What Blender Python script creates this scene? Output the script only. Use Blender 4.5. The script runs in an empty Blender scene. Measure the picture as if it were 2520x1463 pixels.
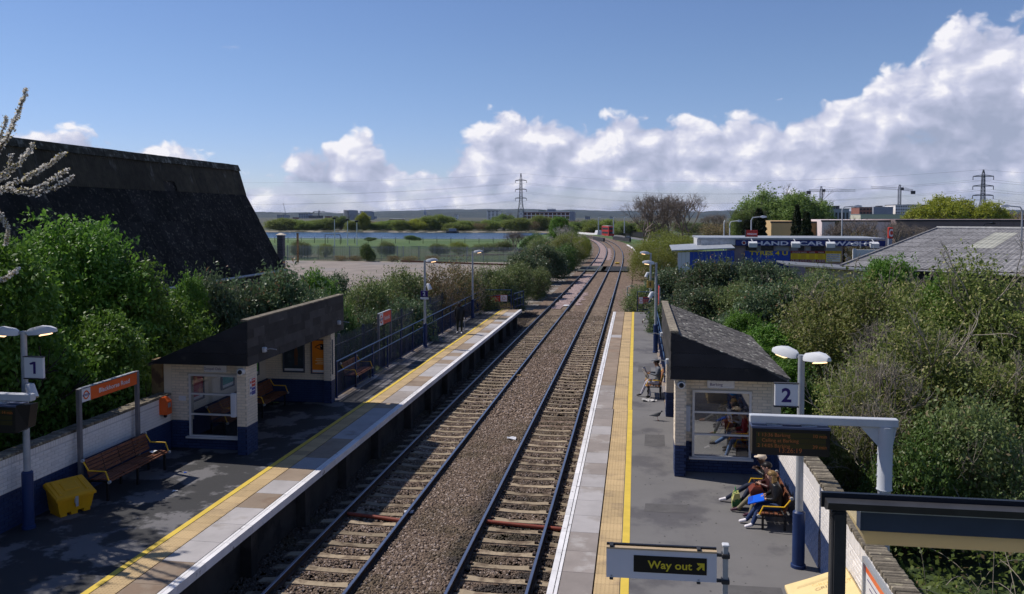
import bpy, math, random
import numpy as np
from mathutils import Vector, Matrix
R = math.radians
sc = bpy.context.scene
C = sc.collection

# ------------------------------------------------------------------ camera
CAM = Vector((0.0, 0.0, 6.2))            # on the footbridge, above the platforms (platform top is z = 0, +Y runs along the line)
FPX, CX, CY = 2050.0, 1260.0, 623.0      # focal length and optical centre, photograph scaled to 2520 px wide
PITCH, YAW = math.atan(94 / FPX), math.atan(306 / FPX)
cd = bpy.data.cameras.new('camera'); cam = bpy.data.objects.new('camera', cd); C.objects.link(cam)
cam.location = CAM; cam.rotation_euler = (math.pi / 2 - PITCH, 0, YAW)
cd.sensor_width = 36; cd.lens = FPX / 2520 * 36; cd.shift_y = -(731.5 - CY) / 2520
cd.clip_start = 0.1; cd.clip_end = 30000
sc.camera = cam

# ------------------------------------------------------------------ light
SUN_DIR = Vector((-1.34, 0.40, 1.72)).normalized()      # towards the sun
SUN_EL = math.asin(SUN_DIR.z); SUN_AZ = math.atan2(SUN_DIR.x, SUN_DIR.y)
sd = bpy.data.lights.new('sun', 'SUN'); sd.energy = 4.5; sd.angle = R(0.55); sd.color = (1.0, 0.94, 0.86)
so = bpy.data.objects.new('sun', sd); C.objects.link(so)
so.rotation_euler = SUN_DIR.to_track_quat('Z', 'Y').to_euler()
sc.view_settings.view_transform = 'Standard'; sc.view_settings.look = 'None'
sc.view_settings.exposure = 0.0; sc.view_settings.gamma = 1; sc.view_settings.use_curve_mapping = False
sc.cycles.max_bounces = 6; sc.cycles.diffuse_bounces = 3; sc.cycles.glossy_bounces = 2
sc.cycles.transmission_bounces = 4; sc.cycles.transparent_max_bounces = 8; sc.cycles.volume_bounces = 0
sc.cycles.caustics_reflective = False; sc.cycles.caustics_refractive = False

# ------------------------------------------------------------------ node helpers
def N(nt, t, **kw):
    n = nt.nodes.new(t)
    for k, v in kw.items():
        if k.startswith('i_'): n.inputs[int(k[2:])].default_value = v
        else: setattr(n, k, v)
    return n
def M(nt, op, a, b=None, c=None, clamp=False):
    n = nt.nodes.new('ShaderNodeMath'); n.operation = op; n.use_clamp = clamp
    for i, v in enumerate((a, b, c)):
        if v is None: continue
        if isinstance(v, (int, float)): n.inputs[i].default_value = v
        else: nt.links.new(v, n.inputs[i])
    return n.outputs[0]
def MR(nt, v, a, b, c=0.0, d=1.0, smooth=False):
    n = nt.nodes.new('ShaderNodeMapRange')
    if smooth: n.interpolation_type = 'SMOOTHSTEP'
    nt.links.new(v, n.inputs[0])
    for i, q in enumerate((a, b, c, d)):
        if isinstance(q, (int, float)): n.inputs[i + 1].default_value = q
        else: nt.links.new(q, n.inputs[i + 1])
    return n.outputs[0]
def MIX(nt, f, a, b, blend='MIX'):
    n = nt.nodes.new('ShaderNodeMix'); n.data_type = 'RGBA'; n.blend_type = blend
    for i, v in ((0, f), (6, a), (7, b)):
        if isinstance(v, (int, float)): n.inputs[i].default_value = v
        elif isinstance(v, tuple): n.inputs[i].default_value = (*v[:3], 1)
        else: nt.links.new(v, n.inputs[i])
    return n.outputs[2]
def NOISE(nt, vec, scale, detail=4, rough=.5, dist=0, out=0, dim='3D'):
    n = nt.nodes.new('ShaderNodeTexNoise'); n.noise_dimensions = dim
    nt.links.new(vec, n.inputs['Vector'])
    n.inputs['Scale'].default_value = scale; n.inputs['Detail'].default_value = detail
    n.inputs['Roughness'].default_value = rough; n.inputs['Distortion'].default_value = dist
    return n.outputs[out]

# ------------------------------------------------------------------ sky: Nishita plus cumulus laid out by compass bearing and height
w = bpy.data.worlds.new('World'); sc.world = w; w.use_nodes = True
nt = w.node_tree; nt.nodes.clear()
sky = N(nt, 'ShaderNodeTexSky', sky_type='NISHITA', sun_disc=False, sun_elevation=SUN_EL, sun_rotation=SUN_AZ,
        air_density=1.0, dust_density=0.0, ozone_density=3.2)
tc = N(nt, 'ShaderNodeTexCoord'); sep = N(nt, 'ShaderNodeSeparateXYZ'); nt.links.new(tc.outputs['Generated'], sep.inputs[0])
azi = M(nt, 'ARCTAN2', sep.outputs[0], sep.outputs[1])
ele = M(nt, 'ARCSINE', sep.outputs[2])
tops = [(-180, 5), (-120, 7), (-75, 4), (-45, 4.6), (-37, 5.0), (-32, 4.4), (-28, 3.2), (-24.5, 2.2), (-22.5, 3.8), (-20.3, 5.3), (-18.8, 6.2), (-17.2, 4.6), (-15.4, 3.0),
        (-13.5, 4.1), (-11, 5.6), (-8.5, 6.7), (-5, 7.3), (-2.6, 6.2), (0.8, 7.3), (4.5, 7.0), (7.0, 7.0), (10, 6.5), (13, 7.1), (16.5, 9.3), (19.5, 12.3), (21.5, 12.0), (24, 11.6), (40, 12), (80, 7), (130, 9), (180, 5)]
cr = N(nt, 'ShaderNodeValToRGB'); cr.color_ramp.interpolation = 'B_SPLINE' if False else 'LINEAR'
nt.links.new(MR(nt, azi, -math.pi, math.pi), cr.inputs[0])
els = cr.color_ramp.elements
for i, (a, t) in enumerate(tops):
    p = (a + 180) / 360; v = t / 20
    e = els[0] if i == 0 else (els[1] if i == 1 else els.new(p))
    e.position = p; e.color = (v, v, v, 1)
top = M(nt, 'MULTIPLY', cr.outputs[0], R(20))
def cloud_fields(du, dv):
    cv = N(nt, 'ShaderNodeCombineXYZ')
    nt.links.new(M(nt, 'ADD', azi, du), cv.inputs[0]); nt.links.new(M(nt, 'MULTIPLY', M(nt, 'ADD', ele, dv), 1.25), cv.inputs[1])
    big = NOISE(nt, cv.outputs[0], 9, 2, .5, 0.2, dim='2D')
    wv = N(nt, 'ShaderNodeVectorMath', operation='MULTIPLY_ADD')
    wn = nt.nodes.new('ShaderNodeTexNoise'); wn.noise_dimensions = '2D'; wn.inputs['Scale'].default_value = 22; wn.inputs['Detail'].default_value = 3
    nt.links.new(cv.outputs[0], wn.inputs['Vector']); nt.links.new(wn.outputs['Color'], wv.inputs[0])
    wv.inputs[1].default_value = (.03, .03, 0); nt.links.new(cv.outputs[0], wv.inputs[2])
    def bil(scale, sm):
        vo = nt.nodes.new('ShaderNodeTexVoronoi'); vo.voronoi_dimensions = '2D'; vo.feature = 'SMOOTH_F1'
        vo.inputs['Scale'].default_value = scale; vo.inputs['Smoothness'].default_value = sm
        nt.links.new(wv.outputs[0], vo.inputs['Vector']); return vo.outputs['Distance']
    fine = NOISE(nt, wv.outputs[0], 46, 7, .55, 0, dim='2D')
    f = M(nt, 'MULTIPLY', bil(20, .6), -0.62)
    f = M(nt, 'MULTIPLY_ADD', bil(48, .5), -0.24, f)
    f = M(nt, 'MULTIPLY_ADD', bil(120, .5), -0.08, f)
    f = M(nt, 'MULTIPLY_ADD', fine, 0.34, f)
    f = M(nt, 'MULTIPLY_ADD', big, 0.75, f)
    return f, big, fine
f0, big0, fine0 = cloud_fields(0.0, 0.0)
f1, big1, fine1 = cloud_fields(-0.010, 0.013)
f2, big2, fine2 = cloud_fields(-0.03, 0.05)
# cover: solid under the outline, ragged at its edge; thinner layers near the horizon
under = M(nt, 'MULTIPLY', M(nt, 'SUBTRACT', top, ele), 14)                   # 0 at the outline, grows downwards
dens = M(nt, 'ADD', M(nt, 'MINIMUM', under, .95), M(nt, 'SUBTRACT', f0, .17))
mask = MR(nt, dens, 0.0, 0.20, smooth=True)
cv = N(nt, 'ShaderNodeCombineXYZ'); nt.links.new(azi, cv.inputs[0]); nt.links.new(M(nt, 'MULTIPLY', ele, 4.2), cv.inputs[1]); cv.inputs[2].default_value = 3.1
strat = NOISE(nt, cv.outputs[0], 8, 7, .6, .3)
low = MR(nt, ele, R(1.0), R(4.0), 0.0, 1.0, smooth=True)
gap = MR(nt, M(nt, 'ADD', strat, M(nt, 'MULTIPLY', low, .25)), .44, .60, .45, 1.0, smooth=True)
mask = M(nt, 'MULTIPLY', mask, gap)
wisp = MR(nt, NOISE(nt, cv.outputs[0], 5.3, 6, .6), .735, .80, 0, .35, smooth=True)
mask = M(nt, 'MAXIMUM', mask, wisp)
# light from the upper left: bright where the cloud thins towards the sun
lit = M(nt, 'MULTIPLY', M(nt, 'SUBTRACT', f0, f1), 0.95)
lit2 = M(nt, 'MULTIPLY', M(nt, 'SUBTRACT', f0, f2), 0.45)
depth = MR(nt, under, 0.0, 2.6, 0.40, -0.20)
sh = M(nt, 'ADD', M(nt, 'ADD', M(nt, 'ADD', lit, lit2), depth), M(nt, 'MULTIPLY', M(nt, 'SUBTRACT', strat, .5), .8))
sh = M(nt, 'ADD', sh, .34, clamp=True)
cr2 = N(nt, 'ShaderNodeValToRGB'); nt.links.new(sh, cr2.inputs[0])
for i, (p, c) in enumerate([(0, (.36, .41, .56)), (.3, (.44, .48, .64)), (.6, (.56, .59, .76)), (.85, (.74, .75, .87)), (1, (.93, .92, .97))]):
    e = cr2.color_ramp.elements[0] if i == 0 else (cr2.color_ramp.elements[1] if i == 1 else cr2.color_ramp.elements.new(p))
    e.position = p; e.color = (*c, 1)
SKYS = 0.080
skyt = MIX(nt, MR(nt, ele, R(0), R(11), 0, 1, smooth=True), (.92, .96, 1.36), (1.0, 1.03, 1.25))
skyc = N(nt, 'ShaderNodeVectorMath', operation='SCALE'); nt.links.new(MIX(nt, 1.0, sky.outputs[0], skyt, 'MULTIPLY'), skyc.inputs[0]); skyc.inputs['Scale'].default_value = 1.0
cl = N(nt, 'ShaderNodeVectorMath', operation='SCALE'); nt.links.new(cr2.outputs[0], cl.inputs[0]); cl.inputs['Scale'].default_value = 1 / SKYS
final = MIX(nt, mask, skyc.outputs[0], cl.outputs[0])
bg = N(nt, 'ShaderNodeBackground'); nt.links.new(final, bg.inputs[0]); bg.inputs[1].default_value = SKYS
wo = N(nt, 'ShaderNodeOutputWorld'); nt.links.new(bg.outputs[0], wo.inputs[0])
w.cycles.sampling_method = 'MANUAL'; w.cycles.sample_map_resolution = 512

# ------------------------------------------------------------------ materials (all procedural)
MATS = {}
def mat(name, col, rough=.7, var=.12, vs=3.0, bump=0.0, bs=40.0, metal=0.0, col2=None, c2s=1.5, c2t=(.55, .62), rnd=0.0, isl=0.0, spec=.25, coord='Object', c2st=(1, 1, 1)):
    """paint-like surface: base colour with a second colour in noise patches, value drift and fine relief"""
    if name in MATS: return MATS[name]
    m = bpy.data.materials.new(name); m.use_nodes = True; nt = m.node_tree; b = nt.nodes['Principled BSDF']
    tc = nt.nodes.new('ShaderNodeTexCoord'); v = tc.outputs[coord]
    if rnd:                                                     # shift the pattern from piece to piece
        oi = nt.nodes.new('ShaderNodeObjectInfo'); va = N(nt, 'ShaderNodeVectorMath', operation='MULTIPLY_ADD')
        cb = N(nt, 'ShaderNodeCombineXYZ'); [nt.links.new(oi.outputs['Random'], cb.inputs[i]) for i in range(3)]
        nt.links.new(cb.outputs[0], va.inputs[0]); va.inputs[1].default_value = (37, 51, 23); nt.links.new(v, va.inputs[2]); v = va.outputs[0]
    c = (*col, 1) if len(col) == 3 else col
    out = None
    if col2 is not None:
        mp = N(nt, 'ShaderNodeMapping'); mp.inputs['Scale'].default_value = c2st; nt.links.new(v, mp.inputs[0])
        f = MR(nt, NOISE(nt, mp.outputs[0], c2s, 6, .62), c2t[0], c2t[1], smooth=True)
        out = MIX(nt, f, tuple(col), tuple(col2))
    g = MR(nt, NOISE(nt, v, vs, 5, .6), .3, .7, 1 - var, 1 + var)
    if rnd:
        g = M(nt, 'MULTIPLY', g, MR(nt, oi.outputs['Random'], 0, 1, 1 - rnd, 1 + rnd))
    if isl:
        ge = nt.nodes.new('ShaderNodeNewGeometry'); g = M(nt, 'MULTIPLY', g, MR(nt, ge.outputs['Random Per Island'], 0, 1, 1 - isl, 1 + isl))
    hs = nt.nodes.new('ShaderNodeHueSaturation'); nt.links.new(g, hs.inputs['Value'])
    if out is None: hs.inputs['Color'].default_value = (*col[:3], 1)
    else: nt.links.new(out, hs.inputs['Color'])
    nt.links.new(hs.outputs[0], b.inputs['Base Color'])
    b.inputs['Roughness'].default_value = rough; b.inputs['Metallic'].default_value = metal; b.inputs['Specular IOR Level'].default_value = spec
    if bump:
        bp = nt.nodes.new('ShaderNodeBump'); bp.inputs['Strength'].default_value = min(1, bump); bp.inputs['Distance'].default_value = .02 * max(1, bump)
        nt.links.new(NOISE(nt, v, bs, 5, .65), bp.inputs['Height']); nt.links.new(bp.outputs[0], b.inputs['Normal'])
    MATS[name] = m; return m
def emit(name, col, s, base=(.1, .1, .1)):
    m = bpy.data.materials.new(name); m.use_nodes = True; b = m.node_tree.nodes['Principled BSDF']
    b.inputs['Base Color'].default_value = (*base, 1); b.inputs['Emission Color'].default_value = (*col, 1); b.inputs['Emission Strength'].default_value = s
    return m
def leaf_mat(name, c1, c2, c3=None, trans=.35, rough=.45, spec=.5, dry=.0):
    """leaves: colour differs from leaf to leaf and drifts through the plant, light passes through"""
    m = bpy.data.materials.new(name); m.use_nodes = True; nt = m.node_tree; b = nt.nodes['Principled BSDF']
    ge = nt.nodes.new('ShaderNodeNewGeometry'); tc = nt.nodes.new('ShaderNodeTexCoord')
    f = M(nt, 'ADD', M(nt, 'MULTIPLY', ge.outputs['Random Per Island'], .7), M(nt, 'MULTIPLY', MR(nt, NOISE(nt, tc.outputs['Object'], 1.1, 3), .3, .7), .5), clamp=True)
    col = MIX(nt, f, c1, c2)
    if c3 is not None: col = MIX(nt, MR(nt, ge.outputs['Random Per Island'], 1 - dry, 1 - dry + .01), col, c3)
    hs = nt.nodes.new('ShaderNodeHueSaturation'); nt.links.new(col, hs.inputs['Color']); gain_ = 1
    oi = nt.nodes.new('ShaderNodeObjectInfo'); nt.links.new(MR(nt, oi.outputs['Random'], 0, 1, .8, 1.2), hs.inputs['Value']); nt.links.new(MR(nt, oi.outputs['Random'], 0, 1, .49, .51), hs.inputs['Hue'])
    nt.links.new(hs.outputs[0], b.inputs['Base Color']); b.inputs['Roughness'].default_value = rough; b.inputs['Specular IOR Level'].default_value = spec
    tr = nt.nodes.new('ShaderNodeBsdfTranslucent'); nt.links.new(hs.outputs[0], tr.inputs[0])
    mx = nt.nodes.new('ShaderNodeMixShader'); mx.inputs[0].default_value = trans
    nt.links.new(b.outputs[0], mx.inputs[1]); nt.links.new(tr.outputs[0], mx.inputs[2]); nt.links.new(mx.outputs[0], nt.nodes['Material Output'].inputs[0])
    return m

m_white = mat('white_paint', (.62, .60, .58), .6, .10, 2, .15, 60, col2=(.40, .36, .31), c2s=2.2, c2t=(.62, .75), rnd=.06)
m_cream = mat('cream_brick_paint', (.70, .60, .47), .6, .08, 2, .2, 50, col2=(.46, .38, .29), c2s=1.6, c2t=(.62, .8), rnd=.05)
m_wbrick = mat('white_brick_paint', (.74, .70, .67), .6, .08, 2, .2, 50, col2=(.22, .15, .08), c2s=4.5, c2t=(.715, .74), rnd=.06)
m_bbrick = mat('navy_brick_paint', (.022, .040, .105), .5, .15, 2, .2, 50, col2=(.05, .06, .08), c2s=3, c2t=(.68, .75), rnd=.1)
m_rawbrick = mat('stock_brick', (.23, .15, .07), .9, .2, 4, .3, 60, col2=(.12, .07, .04), c2s=3, c2t=(.5, .6), rnd=.25)
m_mortW = mat('white_painted_mortar', (.55, .52, .50), .8, .1, 3)
m_mortC = mat('cream_painted_mortar', (.48, .43, .35), .8, .1, 3)
m_mortB = mat('navy_painted_mortar', (.012, .018, .05), .8, .1, 3)
m_mort = mat('mortar', (.20, .17, .13), .9, .2, 5)
m_coping = mat('weathered_coping', (.17, .145, .11), .95, .35, 5, .6, 30, col2=(.36, .32, .22), c2s=7, c2t=(.55, .68), rnd=.35)
m_navy = mat('navy_paint', (.016, .035, .11), .4, .1, 3, .05, 60)
m_navyrail = mat('blue_rail_paint', (.035, .075, .16), .4, .15, 3)
m_galv = mat('galvanised_steel', (.36, .38, .41), .5, .15, 3, .05, 60, metal=.25)
m_grey = mat('pale_grey_paint', (.50, .52, .56), .45, .08, 2, .05, 50)
m_lamp = mat('lamp_housing', (.62, .63, .65), .4, .05, 2)
m_black = mat('black_slate_fascia', (.022, .022, .026), .75, .35, 1.6, .25, 30, col2=(.06, .058, .055), c2s=2.5, c2t=(.6, .75), rnd=.3)
m_dark = mat('dark_steel', (.035, .035, .038), .5, .25, 3, .1, 60)
m_blk = mat('black_plastic', (.012, .012, .014), .35, .1, 3)
m_wood = mat('brown_slats', (.15, .055, .028), .55, .25, 6, .15, 60, rnd=.2)
m_wood2 = mat('tan_slats', (.30, .13, .05), .55, .25, 6, .15, 60, rnd=.2)
m_yel = mat('yellow_enamel', (.72, .42, .02), .4, .08, 3)
m_leg = mat('black_enamel', (.015, .015, .018), .4, .1, 3)
m_grit = mat('yellow_grit_plastic', (.60, .30, .008), .5, .1, 3, .1, 20)
m_grit2 = mat('faded_yellow_plastic', (.76, .58, .28), .5, .08, 3, .1, 20)
m_orange = mat('orange_vitreous', (.72, .12, .025), .35, .06, 2)
m_signw = mat('sign_white', (.66, .66, .68), .4, .05, 2)
m_purple = mat('purple_print', (.035, .018, .13), .4, .03, 2)
m_signred = mat('sign_red', (.50, .045, .03), .4, .05, 2)
m_tyel = mat('yellow_lettering', (.62, .50, .04), .4, .03, 2)
m_lit = emit('lamp_glow', (1.0, .62, .32), 2.6)
m_tube = emit('strip_light', (1, .93, .6), .35, (.5, .5, .45))
m_led = emit('orange_display', (.9, .25, .02), .03, (.22, .07, .02))
m_ledband = mat('display_band', (.035, .032, .008), .5, .1, 3)
m_glass = bpy.data.materials.new('window_glass'); m_glass.use_nodes = True
_n = m_glass.node_tree; _n.nodes.clear()
_t = N(_n, 'ShaderNodeBsdfTransparent'); _t.inputs[0].default_value = (.86, .88, .9, 1); _g = N(_n, 'ShaderNodeBsdfGlossy'); _g.inputs[0].default_value = (.9, .9, .9, 1); _g.inputs['Roughness'].default_value = .03
_f = N(_n, 'ShaderNodeFresnel'); _f.inputs[0].default_value = 1.5; _m = N(_n, 'ShaderNodeMixShader')
_n.links.new(M(_n, 'MULTIPLY_ADD', _f.outputs[0], 1.6, .02, clamp=True), _m.inputs[0]); _n.links.new(_t.outputs[0], _m.inputs[1]); _n.links.new(_g.outputs[0], _m.inputs[2])
_o = N(_n, 'ShaderNodeOutputMaterial'); _n.links.new(_m.outputs[0], _o.inputs[0])

# ------------------------------------------------------------------ mesh building
class MB:  # collects faces, then becomes ONE mesh object
    def __init__(s): s.v = []; s.f = []; s.m = []
    def face(s, pts, mi=0):
        n = len(s.v); s.v += [tuple(p) for p in pts]; s.f.append(tuple(range(n, n + len(pts)))); s.m.append(mi)
    def hexa(s, p, mi=0):
        n = len(s.v); s.v += [tuple(q) for q in p]
        for q in ((0, 3, 2, 1), (4, 5, 6, 7), (0, 1, 5, 4), (1, 2, 6, 5), (2, 3, 7, 6), (3, 0, 4, 7)): s.f.append(tuple(n + i for i in q)); s.m.append(mi)
        return s
    def box(s, x0, x1, y0, y1, z0, z1, mi=0):
        return s.hexa([(x0, y0, z0), (x1, y0, z0), (x1, y1, z0), (x0, y1, z0), (x0, y0, z1), (x1, y0, z1), (x1, y1, z1), (x0, y1, z1)], mi)
    def cbox(s, x0, x1, y0, y1, z0, z1, c, mi=0):                      # box with chamfered edges (octagonal plan, bevelled top and bottom)
        def ring(z, i):
            a, b, d, e = x0 + i, x1 - i, y0 + i, y1 - i; k = c
            return [(a + k, d, z), (b - k, d, z), (b, d + k, z), (b, e - k, z), (b - k, e, z), (a + k, e, z), (a, e - k, z), (a, d + k, z)]
        rs = [ring(z0, c), ring(z0 + c, 0), ring(z1 - c, 0), ring(z1, c)]
        return s.loft(rs, mi)
    def loft(s, rs, mi=0, caps=True):
        n = len(s.v); k = len(rs[0])
        for r in rs: s.v += [tuple(p) for p in r]
        for j in range(len(rs) - 1):
            for i in range(k):
                s.f.append((n + j * k + i, n + j * k + (i + 1) % k, n + (j + 1) * k + (i + 1) % k, n + (j + 1) * k + i)); s.m.append(mi)
        if caps:
            s.f.append(tuple(n + i for i in reversed(range(k)))); s.m.append(mi)
            s.f.append(tuple(n + (len(rs) - 1) * k + i for i in range(k))); s.m.append(mi)
        return s
    def tube(s, pts, r, n=8, mi=0, caps=True):
        pts = [Vector(p) for p in pts]; rr = r if isinstance(r, (list, tuple)) else [r] * len(pts); rings = []
        up = None
        for i, p in enumerate(pts):
            d = (pts[min(i + 1, len(pts) - 1)] - pts[max(i - 1, 0)]).normalized()
            if up is None: up = Vector((0, 0, 1)) if abs(d.z) < .9 else Vector((0, 1, 0))
            a = d.cross(up).normalized(); b = a.cross(d).normalized(); up = b
            rings.append([p + (a * math.cos(2 * math.pi * k / n) + b * math.sin(2 * math.pi * k / n)) * rr[i] for k in range(n)])
        return s.loft(rings, mi, caps)
    def bar(s, p, q, wd, ht, mi=0, up=(0, 0, 1)):
        p, q = Vector(p), Vector(q); d = (q - p).normalized(); a = d.cross(Vector(up))
        if a.length < 1e-4: a = d.cross(Vector((0, 1, 0)))
        a = a.normalized() * wd / 2; b = a.cross(d).normalized() * ht / 2
        return s.hexa([p - a - b, p + a - b, q + a - b, q - a - b, p - a + b, p + a + b, q + a + b, q - a + b], mi)
    def prism(s, poly, d, mi=0):                                       # polygon (3d points) pushed along d
        d = Vector(d); a = [Vector(p) for p in poly]
        return s.loft([a, [p + d for p in a]], mi)
    def sphere(s, c, r, n=10, m=6, mi=0, sc_=(1, 1, 1)):
        rings = []
        for j in range(m + 1):
            t = math.pi * (j + .001 if j == 0 else (j - .001 if j == m else j)) / m
            rings.append([(c[0] + r * sc_[0] * math.sin(t) * math.cos(2 * math.pi * k / n), c[1] + r * sc_[1] * math.sin(t) * math.sin(2 * math.pi * k / n), c[2] + r * sc_[2] * math.cos(t)) for k in range(n)])
        return s.loft(rings, mi)
    def mesh(s, name, mats, smooth=False):
        me = bpy.data.meshes.new(name); me.from_pydata(s.v, [], s.f)
        for m_ in (mats if isinstance(mats, (list, tuple)) else [mats]): me.materials.append(m_)
        me.polygons.foreach_set('material_index', s.m)
        if smooth: me.polygons.foreach_set('use_smooth', [True] * len(s.f)); me.set_sharp_from_angle(angle=R(40))
        me.update(); return me
    def build(s, name, mats, parent=None, smooth=False, off=True, loc=(0, 0, 0)):
        return ob(name, s.mesh(name, mats, smooth), parent, loc, off)
def world_of(o):
    v = Vector((0, 0, 0))
    while o is not None: v += o.location; o = o.parent
    return v
def ob(name, me, parent=None, loc=(0, 0, 0), off=True):
    """off: the mesh is written in world coordinates, so undo the position of its (unturned) parents"""
    o = bpy.data.objects.new(name, me); C.objects.link(o); o.location = loc
    if parent is not None:
        o.parent = parent
        if off: o.location = Vector(loc) - world_of(parent)
    return o
def tag(o, label, cat, group=None):
    o['label'] = label; o['category'] = cat
    if group: o['group'] = group
    return o
def thing(name, label, cat, loc=(0, 0, 0), rz=0, group=None):
    o = bpy.data.objects.new(name, None); C.objects.link(o); o.location = loc; o.rotation_euler = (0, 0, rz); o.empty_display_size = .1
    return tag(o, label, cat, group)
def struct(o): o['kind'] = 'structure'; return o
def stuff(o): o['kind'] = 'stuff'; return o
KIDS = {}
def kids(o): return [c for c in bpy.data.objects if c.parent == o]
def dup(root, loc, rz=0, label=None, group=None, scale=None, children=None):
    r = root.copy(); C.objects.link(r); r.location = loc; r.rotation_euler = (0, 0, rz)
    if scale: r.scale = scale if isinstance(scale, tuple) else (scale,) * 3
    if label: r['label'] = label
    if group: r['group'] = group
    for ch in (children if children is not None else kids(root)):
        c = ch.copy(); C.objects.link(c); c.parent = r
        for g in kids(ch):
            d = g.copy(); C.objects.link(d); d.parent = c
    return r
def Pt(x, y, Y):
    """point at distance Y along the line, seen at (x, y) of the photograph (2520 px wide)"""
    d = cam.matrix_basis if False else Matrix.Rotation(YAW, 3, 'Z') @ Matrix.Rotation(math.pi / 2 - PITCH, 3, 'X')
    r = d @ Vector(((x - CX) / FPX, -(y - CY) / FPX, -1)); return CAM + r * (Y / r.y)
FONT_CACHE = {}
def text(string, o, right, up, size, mats, name='lettering', parent=None, depth=.003, align='LEFT', fit=None, bold=0.0):
    """lettering as mesh standing at o, running along right"""
    cu = bpy.data.curves.new('txt', 'FONT'); cu.body = string; cu.size = 1; cu.align_x = align; cu.extrude = 0; cu.resolution_u = 3; cu.offset = bold
    t = bpy.data.objects.new('txt', cu); C.objects.link(t); bpy.context.view_layer.update()
    me = bpy.data.meshes.new_from_object(t); bpy.data.objects.remove(t); bpy.data.curves.remove(cu)
    n = len(me.vertices); a = np.zeros(n * 3); me.vertices.foreach_get('co', a); a = a.reshape(-1, 3)
    sx = sy = size
    if fit:                                                     # stretch to a given width
        x0, x1 = a[:, 0].min(), a[:, 0].max(); sx = fit / (x1 - x0)
        if align == 'LEFT': a[:, 0] -= x0
    o, right, up = Vector(o), Vector(right).normalized(), Vector(up).normalized(); nn = right.cross(up)
    b = a[:, :1] * sx * np.array(right)[None] + a[:, 1:2] * sy * np.array(up)[None] + np.array(o + nn * depth)[None]
    me.vertices.foreach_set('co', b.ravel()); me.materials.clear(); me.materials.append(mats); me.update()
    return ob(name, me, parent)

# ------------------------------------------------------------------ walls of separate bricks
BRK = {}
def brick_mesh(L, D, H, m_, key):
    k = (round(L, 3), round(D, 3), round(H, 3), key)
    if k not in BRK:
        b = MB(); c = .006
        b.loft([[(-L / 2, 0, -H / 2), (L / 2, 0, -H / 2), (L / 2, 0, H / 2), (-L / 2, 0, H / 2)],
                [(-L / 2, -D + c, -H / 2), (L / 2, -D + c, -H / 2), (L / 2, -D + c, H / 2), (-L / 2, -D + c, H / 2)],
                [(-L / 2 + c, -D, -H / 2 + c), (L / 2 - c, -D, -H / 2 + c), (L / 2 - c, -D, H / 2 - c), (-L / 2 + c, -D, H / 2 - c)]])
        b.f.pop(4 * 2); b.m.pop()                                       # the back is buried in the wall
        BRK[k] = b.mesh('brick', m_)
    return BRK[k]
def brick_face(parent, o, right, length, z0, z1, mat_of, budget, holes=(), soldier=None, rng=random.Random(5), near=None, bl=.225, bh=.075):
    """face of stretcher bricks from o along right (unit, horizontal). Outward normal is right x up.
    mat_of(z, s) -> (material, key). The nearest 'budget' bricks are objects, the rest one joined piece."""
    right = Vector(right).normalized(); nrm = right.cross(Vector((0, 0, 1))); o = Vector(o); out = []
    ang = math.atan2(right.y, right.x)
    nz = int(round((z1 - z0) / bh)); top = None
    for j in range(nz):
        z = z0 + (j + .5) * bh; s = -(bl / 2) * (j % 2)
        while s < length - .03:
            a, b = max(s, 0), min(s + bl, length); s += bl
            if b - a < .05: continue
            m_ = (a + b) / 2
            if any(h[0] < m_ < h[1] and h[2] < z < h[3] for h in holes): continue
            out.append((m_, z, b - a - .01, bh - .01, mat_of(z, m_)))
    if soldier:                                                        # a course of bricks on end at the top
        n = int(length / .075)
        for i in range(n): out.append(((i + .5) * .075, z1 + soldier / 2, .066, soldier - .008, mat_of(z1 + .1, i * .075)))
    pos = lambda q: o + right * q[0] + Vector((0, 0, q[1] - o.z))
    out.sort(key=lambda q: (pos(q) - (near or CAM)).length)
    for q in out[:budget]:
        me = brick_mesh(q[2], rng.choice((.006, .008, .010)), q[3], q[4][0], q[4][1])
        b = bpy.data.objects.new('brick', me); C.objects.link(b); b.parent = parent
        b.location = pos(q) - world_of(parent); b.rotation_euler = (0, 0, ang)
    rest = out[budget:]
    if rest:
        mb = MB(); keys = []
        for q in rest:
            if q[4][0] not in keys: keys.append(q[4][0])
            p = pos(q); a = right * q[2] / 2; d = nrm * .008; h = Vector((0, 0, q[3] / 2)); mi = keys.index(q[4][0])
            A = [p - a - h + d, p + a - h + d, p + a + h + d, p - a + h + d]; B_ = [p - a - h, p + a - h, p + a + h, p - a + h]
            mb.face(A, mi); [mb.face([B_[i], B_[(i + 1) % 4], A[(i + 1) % 4], A[i]], mi) for i in range(4)]
        stuff(mb.build('far_bricks', keys, parent))
    return out

# ------------------------------------------------------------------ ground, water, hills
def sst(a, b, x): t = max(0, min(1, (x - a) / (b - a))); return t * t * (3 - 2 * t)
def bend(Y): return 3.5e-5 * max(0, Y - 110) ** 2.5 if Y < 300 else 3.5e-5 * 190 ** 2.5 + (Y - 300) * .23
def cR(Y): return -2.755 - bend(Y)
def cL(Y): return -6.16 + .46 * sst(10, 115, Y) - bend(Y)
WATER = (-620, -46, 322, 441)
def gz(x, y):
    z = -1.42 - 1.75 * sst(140, 235, y)
    c = cL(y) if y < 330 else -30
    if 60 < y < 320: z = max(z, -1.42 - max(0, abs(x - (c + 1.7)) - 11) * .12)     # low railway embankment
    inx = sst(WATER[0] - 6, WATER[0] + 4, x) * (1 - sst(WATER[1] - 4, WATER[1] + 6, x)); iny = sst(WATER[2] - 5, WATER[2] + 3, y) * (1 - sst(WATER[3] - 3, WATER[3] + 5, y))
    z -= 1.6 * inx * iny
    return z
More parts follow.
